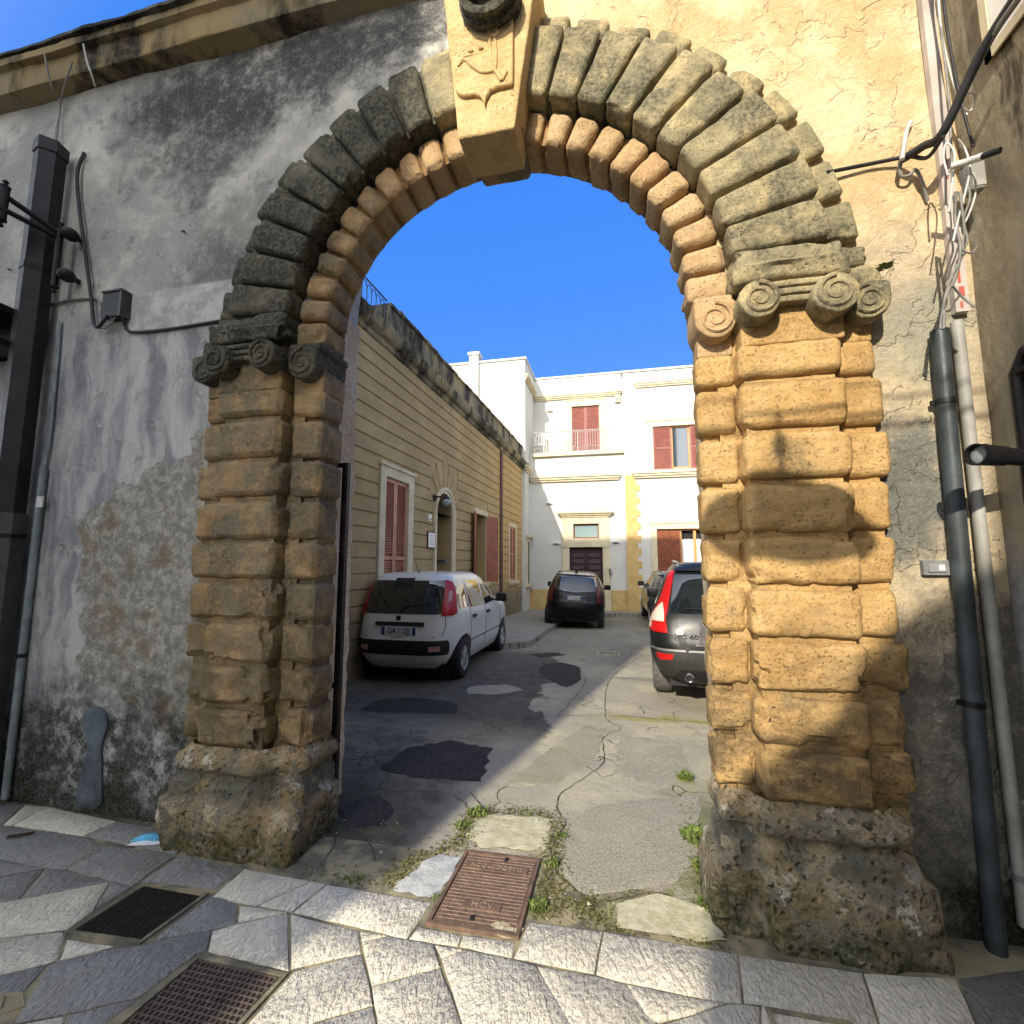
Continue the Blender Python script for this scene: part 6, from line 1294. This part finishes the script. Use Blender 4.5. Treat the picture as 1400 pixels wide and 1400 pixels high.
def mossband(name, pts, w_, n, h, seed, mat='moss'):
    rr = random.Random(seed); mb = MB(); P = catmull([(x, y, 0) for x, y in pts], 12)
    for k in range(n):
        p = rr.choice(P); x, y = p.x+rr.gauss(0, w_), p.y+rr.gauss(0, w_)
        if y < KY+.005: continue
        z0 = cz(x, y)+.004; s_ = rr.uniform(.004, .012); a = rr.uniform(0, 6.28)
        mb.add([(x+math.cos(a+q)*s_, y+math.sin(a+q)*s_, z0+(h*rr.random())) for q in (0, 2.1, 4.2)], [(0, 1, 2)])
    return tag(mb.build(name, M[mat], None, 180), 'low green moss and weeds between the concrete and the kerb stones' if mat == 'moss' else None, 'moss', kind='stuff')
mossband('moss', [(-1.9, 2.45), (-1.5, 2.42), (-1.2, 2.45), (-1.16, 2.62), (-1.0, 2.80), (-.92, 2.98), (-.95, 3.15), (-.8, 3.24), (-.5, 3.27), (-.38, 3.1), (-.40, 2.95), (-.37, 2.75), (-.36, 2.55), (-.40, 2.42), (-.2, 2.5), (-.12, 2.42), (.05, 2.42), (.1, 2.6), (.3, 2.42), (.42, 2.55), (.42, 3.0), (.44, 3.6)], .045, 4200, .009, 5)
rub = MB(); rr = random.Random(4)
for k in range(90):
    x, y = (rr.uniform(-1.95, -1.3), rr.uniform(2.4, 3.0)) if k < 45 else (rr.uniform(-.4, .4), rr.uniform(2.38, 2.7)); s_ = rr.uniform(.004, .014); z0 = cz(x, y)+.006
    rub.add([(x+rr.uniform(-1, 1)*s_, y+rr.uniform(-1, 1)*s_, z0+rr.uniform(-.3, .8)*s_) for _ in range(4)], [(0, 1, 2), (0, 2, 3), (0, 3, 1), (1, 3, 2)])
tag(rub.build('rubble', M['cement_y'], None), 'loose mortar crumbs scattered on the ground under the arch', 'rubble', kind='stuff')
# small plant on top of the right capital
mb = MB(); rr = random.Random(2); q = onY(1208, 358, 2.55)
for k in range(26):
    a = rr.uniform(0, 6.28); L = rr.uniform(.02, .04); b = Vector((q.x+rr.uniform(-.02, .02), q.y+rr.uniform(-.02, .02), q.z-.035)); d = Vector((math.cos(a), math.sin(a), .4)); s_ = Vector((-d.y, d.x, 0))*L*.4; mb.add([b, b+d*L*.6+s_, b+d*L, b+d*L*.6-s_], [(0, 1, 2, 3)])
tag(mb.build('wall_plant', M['weed'], None), 'tiny green plant sprouting on top of the right capital', 'plant')
# sliver of an old red-brown stain... (none)

# ------------------------------------------------------------------ cars
def smoothrows(rows, n=44, it=2):
    zs = lin(rows[0][0], rows[-1][0], n); out = []
    for z in zs:
        for q in range(len(rows)-1):
            if rows[q][0] <= z+1e-9 <= rows[q+1][0]+1e-6:
                t = (z-rows[q][0])/(rows[q+1][0]-rows[q][0]); out.append([z]+[rows[q][i]*(1-t)+rows[q+1][i]*t for i in range(1, len(rows[0]))]); break
        else: out.append(list(rows[-1]))
    for _ in range(it):
        o2 = [list(r) for r in out]
        for i in range(1, len(out)-1):
            for j in range(1, len(out[0])): o2[i][j] = .25*out[i-1][j]+.5*out[i][j]+.25*out[i+1][j]
        out = o2
    return out
class Car:
    """body lofted from plan outlines stacked in z; rows: z, y rear, y front, half width, corner exponent"""
    def __init__(s, name, rows, label, cat, loc, heading, paint_, group='cars parked in the courtyard', roll=0):
        s.rows = smoothrows(rows); s.e = empty(name, (0, 0, 0), label, cat, group); s.loc = loc; s.h = heading; s.paint = paint_; s.roll = roll
        s.z0, s.z1 = rows[0][0], rows[-1][0]
    def at(s, z):
        z = max(s.z0, min(s.z1-1e-6, z)); n = len(s.rows)-1; t = (z-s.z0)/(s.z1-s.z0)*n; i = int(t); t -= i
        return [a*(1-t)+b*t for a, b in zip(s.rows[i][1:], s.rows[min(n, i+1)][1:])]
    def rear(s, x, z, off=0):
        yr, yf, w_, n = s.at(z); L = (yf-yr)/2; yc = (yr+yf)/2; q = min(1., abs(x)/w_); return Vector((x, yc-L*max(0, 1-q**n)**(1/n)-off, z))
    def side(s, y, z, sg=1, off=0):
        yr, yf, w_, n = s.at(z); L = (yf-yr)/2; yc = (yr+yf)/2; q = min(1., abs(y-yc)/L); return Vector((sg*(w_*max(0, 1-q**n)**(1/n)+off), y, z))
    def wrap(s, t, z, sg=1, off=0):
        """t: distance coordinate around the rear corner; 0 = centre of the rear, grows outwards then forwards"""
        yr, yf, w_, n = s.at(z); L = (yf-yr)/2; yc = (yr+yf)/2
        # superellipse param a: 0 rear centre .. pi/2 side
        pts = s._arc(n, w_, L); q = t
        for (d, cx_, cy_, nx_, ny_), (d2, cx2, cy2, nx2, ny2) in zip(pts[:-1], pts[1:]):
            if d <= q <= d2:
                f = (q-d)/(d2-d) if d2 > d else 0; return Vector((sg*((cx_+(cx2-cx_)*f)+(nx_+(nx2-nx_)*f)*off), yc+(cy_+(cy2-cy_)*f)+(ny_+(ny2-ny_)*f)*off, z))
        return Vector((sg*(w_+off), yc, z))
    def _arc(s, n, w_, L):
        key = (round(n, 2), round(w_, 3), round(L, 3)); c_ = getattr(s, '_c', None) or {}; s._c = c_
        if key in c_: return c_[key]
        P = []
        for k in range(121):
            a = math.pi/2*k/120; P.append((w_*math.sin(a)**(2/n), -L*math.cos(a)**(2/n)))
        out = []; d = 0
        for i, p_ in enumerate(P):
            if i: d += math.hypot(p_[0]-P[i-1][0], p_[1]-P[i-1][1])
            a, b = P[max(0, i-1)], P[min(120, i+1)]; tx, ty = b[0]-a[0], b[1]-a[1]; l = math.hypot(tx, ty) or 1; out.append((d, p_[0], p_[1], ty/l, -tx/l))
        c_[key] = out; return out
    def body(s, arches=(), mat=None):
        m = 96; vs = []; nr = len(s.rows)
        for r in s.rows:
            z, yr, yf, w_, n = r; L = (yf-yr)/2; yc = (yr+yf)/2
            for k in range(m):
                a = 2*math.pi*k/m; ca, sa = math.cos(a), math.sin(a); vs.append((w_*math.copysign(abs(ca)**(2/n), ca), yc+L*math.copysign(abs(sa)**(2/n), sa), z))
        fs = [(i*m+k, i*m+(k+1) % m, (i+1)*m+(k+1) % m, (i+1)*m+k) for i in range(nr-1) for k in range(m)]+[tuple(range(m))[::-1]]
        # rounded roof cap
        last = s.rows[-1]; b = len(vs); z, yr, yf, w_, n = last; L = (yf-yr)/2; yc = (yr+yf)/2; lastring = (nr-1)*m
        for (sc_, dz) in ((.93, .012), (.75, .024), (.4, .032)):
            for k in range(m):
                a = 2*math.pi*k/m; ca, sa = math.cos(a), math.sin(a); vs.append((sc_*w_*math.copysign(abs(ca)**(2/n), ca), yc+sc_*L*math.copysign(abs(sa)**(2/n), sa), z+dz))
            cur = len(vs)-m; fs += [(lastring+k, lastring+(k+1) % m, cur+(k+1) % m, cur+k) for k in range(m)]; lastring = cur
        fs.append(tuple(lastring+k for k in range(m)))
        o = MB().add(vs, fs).build('body', mat or s.paint, s.e, 30)
        for (y, z, r_) in arches:
            cyl = MB(); cyl.tube([(-3, y, z), (3, y, z)], r_, 40); c_ = cyl.build('cut', None)
            md = o.modifiers.new('b', 'BOOLEAN'); md.object = c_; md.operation = 'DIFFERENCE'; md.solver = 'EXACT'
            # keep the middle: only the outer 25 cm are cut
            dg = bpy.context.evaluated_depsgraph_get(); me = bpy.data.meshes.new_from_object(o.evaluated_get(dg)); o.modifiers.clear(); o.data = me; bpy.data.objects.remove(c_)
        for p_ in o.data.polygons: p_.use_smooth = True
        o.data.set_sharp_from_angle(angle=R(32)); s.b = o; return o
    def patch(s, name, fn, poly, mat, off=.004, nr=16, nc=14, parent=None, smooth=50, thick=0):
        """poly: outline in (a, z); fn(a, z, off) -> point"""
        z0, z1 = min(q[1] for q in poly), max(q[1] for q in poly); n = len(poly); rows = []
        for j in range(nr+1):
            z = z0+(z1-z0)*(j/nr*.998+.001); xs_ = []
            for i in range(n):
                (a, za), (b, zb) = poly[i], poly[(i+1) % n]
                if (za <= z < zb) or (zb <= z < za): xs_.append(a+(b-a)*(z-za)/(zb-za))
            if len(xs_) >= 2: rows.append((z, min(xs_), max(xs_)))
        vs = []; 
        for (z, a, b) in rows: vs += [fn(a+(b-a)*k/nc, z, off) for k in range(nc+1)]
        mb = MB(); N1 = nc+1; fs = [(j*N1+k, j*N1+k+1, (j+1)*N1+k+1, (j+1)*N1+k) for j in range(len(rows)-1) for k in range(nc)]
        base = []
        for (z, a, b) in rows: base += [fn(a+(b-a)*k/nc, z, -.01) for k in range(nc+1)]
        o_ = len(vs); per = [k for k in range(nc+1)]+[(j+1)*N1-1 for j in range(1, len(rows))]+[(len(rows)-1)*N1+k for k in range(nc-1, -1, -1)]+[j*N1 for j in range(len(rows)-2, 0, -1)]
        fs += [(per[i], per[(i+1) % len(per)], o_+per[(i+1) % len(per)], o_+per[i]) for i in range(len(per))]
        mb.add(vs+base, fs); return mb.build(name, mat, parent or s.e, smooth)
    def line(s, name, pts, r_, mat, parent=None): mb = MB(); mb.tube(pts, r_, 5); return mb.build(name, mat, parent or s.e, 60)
    def wheel(s, x, y, r_, w_, sg, tmat, spokes=7, rim=True):
        e = empty('wheel'); e.parent = s.e; e.location = (x, y, r_); n = 40
        mb = MB(); mb.lathe([(r_*.62, -w_/2), (r_*.90, -w_/2), (r_*.975, -w_*.42), (r_, -w_*.30), (r_, w_*.30), (r_*.975, w_*.42), (r_*.90, w_/2), (r_*.62, w_/2)], (0, 0, 0), (1, 0, 0), n)
        for k in range(3): q = -w_*.2+k*w_*.2; mb.lathe([(r_*1.003, q-.012), (r_*.985, q-.01), (r_*.985, q-.004), (r_*1.003, q-.002)], (0, 0, 0), (1, 0, 0), n)
        mb.build('tyre', tmat, e, 40)
        mb = MB(); mb.lathe([(r_*.66, w_*.46*sg), (r_*.60, w_*.48*sg), (r_*.57, w_*.38*sg), (r_*.55, w_*.1*sg), (0, w_*.1*sg)], (0, 0, 0), (1, 0, 0), n); 
        for k in range(spokes):
            a = 2*math.pi*k/spokes; c_, s_ = math.cos(a), math.sin(a); d = Vector((0, c_, s_)); t = Vector((0, -s_, c_)); X0, X1 = w_*.30*sg, w_*.44*sg
            P0, P1 = d*r_*.06, d*r_*.60; h0, h1 = r_*.07, r_*.11
            mb.hexa([P0-t*h0+Vector((X0, 0, 0)), P1-t*h1+Vector((X0, 0, 0)), P1+t*h1+Vector((X0, 0, 0)), P0+t*h0+Vector((X0, 0, 0)), P0-t*h0*.7+Vector((X1, 0, 0)), P1-t*h1*.7+Vector((X1, 0, 0)), P1+t*h1*.7+Vector((X1, 0, 0)), P0+t*h0*.7+Vector((X1, 0, 0))])
        mb.lathe([(r_*.15, w_*.3*sg), (r_*.14, w_*.47*sg), (0, w_*.48*sg)], (0, 0, 0), (1, 0, 0), 20)
        mb.build('rim', M['alloy'], e, 35)
    def mirror(s, y, z, sg, mat):
        b = s.side(y, z, sg, 0); mb = MB(); vs, fs = block(lambda a, c_, d: (b.x+sg*.13+a*(1-.2*(c_ > 0)), b.y+c_, b.z+.05+d), (.20, .10, .15), bevel=.045, amp=0, res=.03, pn=2); mb.add(vs, fs); mb.tube([b, b+Vector((sg*.08, 0, .02))], .025, 8); return mb.build('mirror', mat, s.e, 60)
    def plate(s, text, x, z, w_, h_, off=.02, tilt=0, eu=True):
        p_ = s.rear(x, z, off); mb = MB(); mb.box((x-w_/2, p_.y-.008, z-h_/2), (x+w_/2, p_.y+.02, z+h_/2)); pl = mb.build('number_plate', M['platew'], s.e)
        if eu:
            for sg in (-1, 1): mb = MB(); xa = x+sg*(w_/2-.024); mb.box((xa-.024, p_.y-.0095, z-h_/2+.003), (xa+.024, p_.y-.0075, z+h_/2-.003)); mb.build('blue_band', M['plateb'], pl)
        text_mesh('lettering', text, h_*1.02, M['ink'], Matrix.Translation((x, p_.y-.0095, z-.002)) @ Matrix.Rotation(math.pi/2, 4, 'X') @ Matrix.Diagonal((.76, 1, 1, 1)), pl, .001, .0012)
        return p_
    def place(s): s.e.location = s.loc; s.e.rotation_euler = (0, s.roll, s.h)

def flip(P): return [(-a, b) for a, b in P]
# --- white hatchback
c = Car('white_hatchback', [(.20, -1.66, 1.70, .70, 5), (.30, -1.77, 1.80, .755, 5), (.42, -1.82, 1.83, .785, 5.2), (.55, -1.825, 1.83, .80, 5.4), (.72, -1.79, 1.80, .81, 5.5), (.88, -1.755, 1.70, .80, 5.5), (.96, -1.74, 1.35, .785, 5.5), (1.02, -1.725, 1.0, .765, 5.5), (1.20, -1.67, .72, .725, 5.2), (1.38, -1.60, .42, .675, 5), (1.46, -1.545, .24, .64, 4.6), (1.505, -1.44, .10, .585, 4.2)],
        'white small hatchback parked against the yellow house, its side windows catching light', 'car', (-2.97, 8.02, 0), R(-.5), M['p_white'])
c.body([(-1.20, .285, .345), (1.10, .285, .345)])
for sg in (-1, 1):
    for y in (-1.20, 1.10): c.wheel(sg*.70, y, .285, .17, sg, M['tyre'], 8)
gl = [(-.62, .955), (.62, .955), (.56, 1.42), (-.56, 1.42)]
rg = c.patch('rear_window', lambda a, z, o: c.rear(a, z, o), gl, M['carglass'], .006, 16, 24)
mb = MB(); q = c.rear(.08, 1.2, .006)
c.patch('wiper_panel', lambda a, z, o: c.rear(a, z, o), [(-.17, 1.33), (.12, 1.33), (.12, 1.455), (-.17, 1.455)], M['trim'], .012, 4, 6)
c.line('wiper', [c.rear(.0, .99, .025), c.rear(.06, 1.06, .03), c.rear(.42, 1.10, .025)], .009, M['trim'])
for sg in (-1, 1):
    W_ = lambda t, z, o, sg=sg: c.wrap(t, z, sg, o)
    tl = c.patch('tail_lamp', W_, [(.60, .93), (.60, 1.20), (.585, 1.43), (.70, 1.42), (.80, 1.32), (.86, 1.10), (.88, .95), (.80, .93)], M['red'], .014, 18, 10)
    c.patch('lamp_insert', W_, [(.665, 1.12), (.665, 1.27), (.74, 1.27), (.74, 1.12)], M['pink'], .017, 4, 4, tl)
    Sd = lambda y, z, o, sg=sg: c.side(y, z, sg, o)
    c.patch('side_window', Sd, [(-1.36, 1.01), (-1.38, 1.20), (-1.32, 1.33), (-1.06, 1.37), (-1.02, 1.01)], M['carglass_s'], .004)
    c.patch('side_window', Sd, [(-.92, .985), (-.94, 1.25), (-.90, 1.37), (-.82, 1.40), (-.30, 1.40), (-.22, .975)], M['carglass_s'], .004)
    c.patch('side_window', Sd, [(-.12, .975), (-.18, 1.40), (.12, 1.38), (.36, 1.24), (.70, .99)], M['carglass_s'], .004)
    for y0 in (-.97, -.17): c.line('door_gap', [c.side(y0, z, sg, .001) for z in lin(.36, 1.42, 12)], .004, M['trim'])
    c.line('door_gap', [c.side(.80, z, sg, .001) for z in lin(.36, .95, 8)], .004, M['trim'])
    for y0 in (-.82, -.05):
        h_ = c.side(y0, .86, sg, .02); mb = MB(); vs, fs = block(lambda a, b, d, h_=h_: (h_.x+a, h_.y+b, h_.z+d), (.03, .15, .045), bevel=.014, amp=0, res=.03, pn=2); mb.add(vs, fs).build('door_handle', M['trim'], c.e, 60)
    c.patch('side_strip', Sd, [(-.92, .50), (.80, .50), (.80, .515), (-.92, .515)], M['trim'], .006, 2, 24)
    c.mirror(.60, 1.0, sg, M['trim'])
    c.patch('reflector', lambda a, z, o, sg=sg: c.rear(sg*a, z, o), [(.46, .455), (.60, .455), (.60, .525), (.46, .525)], M['pink'], .020, 3, 6)
c.patch('bumper_strip', lambda t, z, o: c.wrap(abs(t), z, 1 if t >= 0 else -1, o), [(-.73, .40), (-.76, .45), (-.76, .55), (-.72, .60), (.72, .60), (.76, .55), (.76, .45), (.73, .40)], M['trim'], .012, 8, 50)
c.patch('plate_light_bar', lambda a, z, o: c.rear(a, z, o), [(-.37, .795), (-.37, .845), (.37, .845), (.37, .795)], M['trim'], .022, 3, 12)
c.plate('GA 112JJ', 0, .725, .52, .115, .010)
c.line('tailgate_gap', [c.rear(x, z, .001) for x, z in [(-.64, .93), (-.645, .78), (-.62, .67), (-.5, .64), (0, .635), (.5, .64), (.62, .67), (.645, .78), (.64, .93)]], .005, M['trim'])
mb = MB(); q = c.rear(-.03, .895, .006); mb.lathe([(0, .006), (.035, .004), (.04, -.004)], q, (0, -1, 0), 20); em_ = mb.build('round_badge', M['trim'], c.e, 50)
mb = MB(); mb.tube([(0, -1.15, 1.52), (0, -1.30, 1.70)], .005, 6); mb.lathe([(.03, 0), (.02, .03), (0, .035)], (0, -1.15, 1.515), (0, 0, 1), 10); mb.build('antenna', M['trim'], c.e, 60)
mb = MB(); mb.box((-.60, -1.60, .16), (.60, 1.6, .30)); mb.build('underbody', M['trim'], c.e)
c.place()
# --- anthracite estate on the right
c = Car('dark_estate_car', [(.28, -2.10, 2.15, .80, 6), (.38, -2.24, 2.25, .87, 7), (.55, -2.30, 2.30, .925, 8.5), (.72, -2.295, 2.30, .94, 9), (.90, -2.24, 2.2, .945, 9), (1.02, -2.20, 1.9, .925, 8.5), (1.10, -2.16, 1.35, .89, 8), (1.30, -2.06, .95, .82, 7.5), (1.50, -1.96, .55, .75, 7), (1.61, -1.88, .25, .69, 6), (1.66, -1.80, .1, .63, 5)],
        'black estate car with tall red and clear tail lamp half hidden by the right pillar', 'car', (1.57, 7.95, 0), R(-7.5), M['p_dark'])
c.body([(-1.38, .36, .42), (1.39, .36, .42)])
for sg in (-1, 1):
    for y in (-1.38, 1.39): c.wheel(sg*.80, y, .36, .235, sg, M['tyre_g'], 5)
c.patch('rear_window', lambda a, z, o: c.rear(a, z, o), [(-.67, 1.08), (.67, 1.08), (.62, 1.50), (.58, 1.56), (-.58, 1.56), (-.62, 1.50)], M['carglass'], .006, 14, 22)
c.patch('window_reflection', lambda a, z, o: c.rear(a, z, o), [(-.12, 1.26), (.10, 1.24), (.10, 1.46), (-.2, 1.47)], simple('pale_green_reflection', (.33, .52, .40), .3), .0085, 6, 6)  # pale green reflection in the glass, painted as a patch
c.patch('spoiler', lambda a, z, o: c.rear(a, z, o), [(-.60, 1.575), (.60, 1.575), (.58, 1.63), (-.58, 1.63)], M['p_dark'], .06, 4, 14)
for sg in (-1, 1):
    W_ = lambda t, z, o, sg=sg: c.wrap(t, z, sg, o)
    tl = c.patch('tail_lamp', W_, [(.70, .86), (.72, 1.02), (.70, 1.10), (.655, 1.35), (.62, 1.58), (.70, 1.58), (.80, 1.30), (.90, 1.14), (1.02, 1.05), (1.10, .98), (1.10, .90), (1.0, .86)], M['red'], .016, 26, 12)
    c.patch('clear_lens', W_, [(.735, .985), (.735, 1.09), (.76, 1.2), (.84, 1.15), (.97, 1.06), (1.06, .96), (1.06, .90), (.98, .90), (.93, .985)], M['clear'], .021, 14, 8, tl)
    c.patch('red_lens', W_, [(.72, .875), (.72, .985), (.93, .985), (.93, .875)], M['red'], .024, 5, 6, tl)
    Sd = lambda y, z, o, sg=sg: c.side(y, z, sg, o)
    c.patch('side_window', Sd, [(-1.72, 1.14), (-1.70, 1.48), (.0, 1.50), (.55, 1.35), (1.0, 1.12)], M['carglass'], .005, 10, 24)
    c.line('roof_rail', [c.side(y, 1.64, sg, -.02)+Vector((0, 0, .05)) for y in (-1.6, -1.2, -.6, .0)], .016, M['alloy'])
    c.patch('rear_reflector', W_, [(.66, .56), (.64, .63), (.86, .63), (.83, .56), (.78, .55)], M['red'], .016, 5, 8)
    mb = MB(); q = c.rear(sg*.48, .37, .0); mb.lathe([(.035, .05), (.045, .055), (.05, .05), (.048, -.05)], Vector((q.x, q.y-.01, .375)), (0, -1, 0), 24); mb.lathe([(0, -.02), (.037, -.02), (.036, .05)], Vector((q.x, q.y-.01, .375)), (0, -1, 0), 20); mb.build('exhaust', M['chrome'], c.e, 40)
    mb = MB(); mb.lathe([(0, .0), (.035, 0)], Vector((q.x, q.y-.045, .375)), (0, -1, 0), 20); mb.build('exhaust_mouth', M['dark'], c.e)
    P_ = [(.62, .84), (.50, .66), (.43, .665), (.555, .855)]
    c.patch('trim_strip', lambda a, z, o, sg=sg: c.rear(sg*a, z, o), P_, M['trim_g'], .018, 8, 4)
    c.line('tailgate_gap', [c.rear(sg*x, z, .002) for x, z in [(.70, .86), (.66, .84), (.60, .78), (.47, .655), (.40, .64), (0, .635)]], .006, M['trim'])
c.patch('bumper', lambda t, z, o: c.wrap(abs(t), z, 1 if t >= 0 else -1, o), [(-1.3, .40), (-1.3, .67), (1.3, .67), (1.3, .40), (.98, .33), (-.98, .33)], M['trim_g'], .012, 12, 60)
c.patch('bumper_edge', lambda t, z, o: c.wrap(abs(t), z, 1 if t >= 0 else -1, o), [(-.98, .665), (-.98, .685), (.98, .685), (.98, .665)], M['alloy'], .018, 2, 50)
c.patch('diffuser', lambda a, z, o: c.rear(a, z, o), [(-.66, .34), (-.58, .46), (.58, .46), (.66, .34)], M['trim'], .018, 5, 20)
c.patch('plate_recess', lambda a, z, o: c.rear(a, z, o), [(-.36, .76), (-.36, 1.0), (.36, 1.0), (.36, .76)], M['trim'], .005, 5, 12)
c.plate('FP 304YR', 0, .87, .60, .13, .012)
c.patch('plate_strip', lambda a, z, o: c.rear(a, z, o), [(-.40, .735), (-.40, .75), (.40, .75), (.40, .735)], M['chrome'], .022, 2, 12)
q = c.rear(-.50, .825, .008); text_mesh('model_lettering', 'XC 60', .085, M['chrome'], Matrix.Translation(q) @ Matrix.Rotation(math.pi/2, 4, 'X') @ Matrix.Diagonal((1.15, .8, 1, 1)), c.e, .003, .0015)
c.line('wiper', [c.rear(.0, 1.10, .025), c.rear(-.1, 1.13, .03), c.rear(-.5, 1.14, .028)], .010, M['trim'])
mb = MB(); mb.tube([(-.25, -2.25, .25), (.0, -2.28, .25)], .03, 8); mb.box((-.7, -2.0, .22), (.7, 2.0, .40)); mb.build('underbody', M['trim'], c.e)
c.mirror(.75, 1.10, -1, M['p_dark']); c.mirror(.75, 1.10, 1, M['p_dark'])
c.place()
# --- black hatchback in the middle
c = Car('black_hatchback', [(.20, -1.66, 1.68, .74, 4.5), (.30, -1.78, 1.78, .80, 4.5), (.50, -1.84, 1.83, .83, 4.6), (.66, -1.83, 1.82, .835, 4.6), (.72, -1.80, 1.80, .83, 4.6), (.90, -1.74, 1.6, .815, 4.6), (1.0, -1.68, 1.1, .78, 4.5), (1.18, -1.55, .75, .71, 4.3), (1.35, -1.38, .42, .63, 4), (1.44, -1.26, .22, .58, 3.8), (1.48, -1.1, .05, .52, 3.6)],
        'black rounded hatchback with its left wheels on the pavement before the maroon door', 'car', (-1.18, 14.65, -.05), R(1.5), M['p_black'], roll=R(3.2))
c.body([(-1.17, .29, .35), (1.2, .29, .35)])
for sg in (-1, 1):
    for y in (-1.17, 1.2): c.wheel(sg*.73, y, .29, .18, sg, M['tyre'], 7)
c.patch('rear_window', lambda a, z, o: c.rear(a, z, o), [(-.62, .99), (.0, .95), (.62, .99), (.585, 1.16), (.54, 1.37), (-.54, 1.37), (-.585, 1.16)], M['carglass'], .006, 14, 22)
c.patch('roof_edge', lambda a, z, o: c.rear(a, z, o), [(-.52, 1.42), (.52, 1.42), (.50, 1.47), (-.50, 1.47)], M['p_roofsun'], .02, 4, 14)
for sg in (-1, 1):
    W_ = lambda t, z, o, sg=sg: c.wrap(t, z, sg, o)
    c.patch('tail_lamp', W_, [(.62, .70), (.60, .95), (.56, 1.10), (.64, 1.14), (.74, .98), (.82, .80), (.80, .70)], M['redd'], .014, 14, 8)
    Sd = lambda y, z, o, sg=sg: c.side(y, z, sg, o)
    c.patch('side_window', Sd, [(-1.2, 1.0), (-1.18, 1.18), (-.95, 1.34), (.1, 1.38), (.75, 1.02)], M['carglass'], .005, 10, 20)
    c.line('roof_rail', [c.side(y, 1.44, sg, -.01)+Vector((0, 0, .04)) for y in (-1.15, -.9, -.4, .1)], .010, M['trim'])
    c.mirror(.62, .98, sg, M['p_black'])
c.line('bumper_line', [c.wrap(abs(t), .68, 1 if t >= 0 else -1, .004) for t in lin(-.95, .95, 40)], .006, M['trim'])
c.plate('CV 516NZ', 0, .80, .46, .11, .008)
mb = MB(); q = c.rear(.28, .735, .006); mb.lathe([(0, .01), (.022, .004)], q, (0, -1, 0), 10); mb.build('round_badge', M['chrome'], c.e, 60)
mb = MB(); mb.box((-.04, -1.20, 1.475), (.04, -1.12, 1.53)); mb.build('antenna_base', M['trim'], c.e)
mb = MB(); mb.box((-.62, -1.6, .16), (.62, 1.6, .30)); mb.build('underbody', M['trim'], c.e)
c.place()
# --- grey crossover behind the estate
c = Car('grey_crossover', [(.24, -1.95, 1.95, .80, 4.8), (.36, -2.08, 2.08, .87, 4.8), (.55, -2.12, 2.12, .90, 5), (.75, -2.10, 2.10, .905, 5), (.92, -2.05, 1.9, .90, 5), (1.02, -2.0, 1.45, .87, 5), (1.08, -1.95, 1.15, .83, 4.8), (1.28, -1.78, .8, .75, 4.6), (1.45, -1.60, .45, .68, 4.3), (1.53, -1.50, .3, .63, 4)],
        'grey crossover parked behind the estate car, only its left rear corner and mirror showing', 'car', (1.77, 15.35, -.09), R(1.5), M['p_grey'])
c.body([(-1.28, .33, .39), (1.3, .33, .39)])
for sg in (-1, 1):
    for y in (-1.28, 1.3): c.wheel(sg*.78, y, .33, .21, sg, M['tyre'], 5)
c.patch('rear_window', lambda a, z, o: c.rear(a, z, o), [(-.67, 1.10), (.67, 1.10), (.60, 1.42), (-.60, 1.42)], M['carglass'], .006, 12, 20)
c.patch('spoiler', lambda a, z, o: c.rear(a, z, o), [(-.62, 1.45), (.62, 1.45), (.60, 1.50), (-.60, 1.50)], M['p_grey'], .07, 4, 14)
for sg in (-1, 1):
    W_ = lambda t, z, o, sg=sg: c.wrap(t, z, sg, o)
    c.patch('tail_lamp', W_, [(.42, .93), (.42, 1.0), (.90, 1.03), (1.05, .99), (.92, .88), (.62, .88)], M['redd'], .014, 8, 14)
    Sd = lambda y, z, o, sg=sg: c.side(y, z, sg, o)
    c.patch('side_window', Sd, [(-1.5, 1.12), (-1.3, 1.38), (.1, 1.45), (.85, 1.10)], M['carglass'], .005, 10, 20)
    c.line('roof_rail', [c.side(y, 1.50, sg, -.02)+Vector((0, 0, .04)) for y in (-1.4, -1.1, -.5, .1)], .012, M['alloy'])
    c.mirror(.75, 1.08, sg, M['trim'])
c.line('crease', [c.wrap(abs(t), .80, 1 if t >= 0 else -1, .004) for t in lin(-1.1, 1.1, 40)], .010, M['p_grey'])
c.patch('lower_bumper', lambda t, z, o: c.wrap(abs(t), z, 1 if t >= 0 else -1, o), [(-1.2, .30), (-1.2, .44), (1.2, .44), (1.2, .30)], M['trim'], .012, 4, 40)
c.plate('GD 871KL', 0, .70, .52, .11, .012)
mb = MB(); mb.box((-.7, -1.9, .2), (.7, 1.9, .35)); mb.build('underbody', M['trim'], c.e)
c.place()
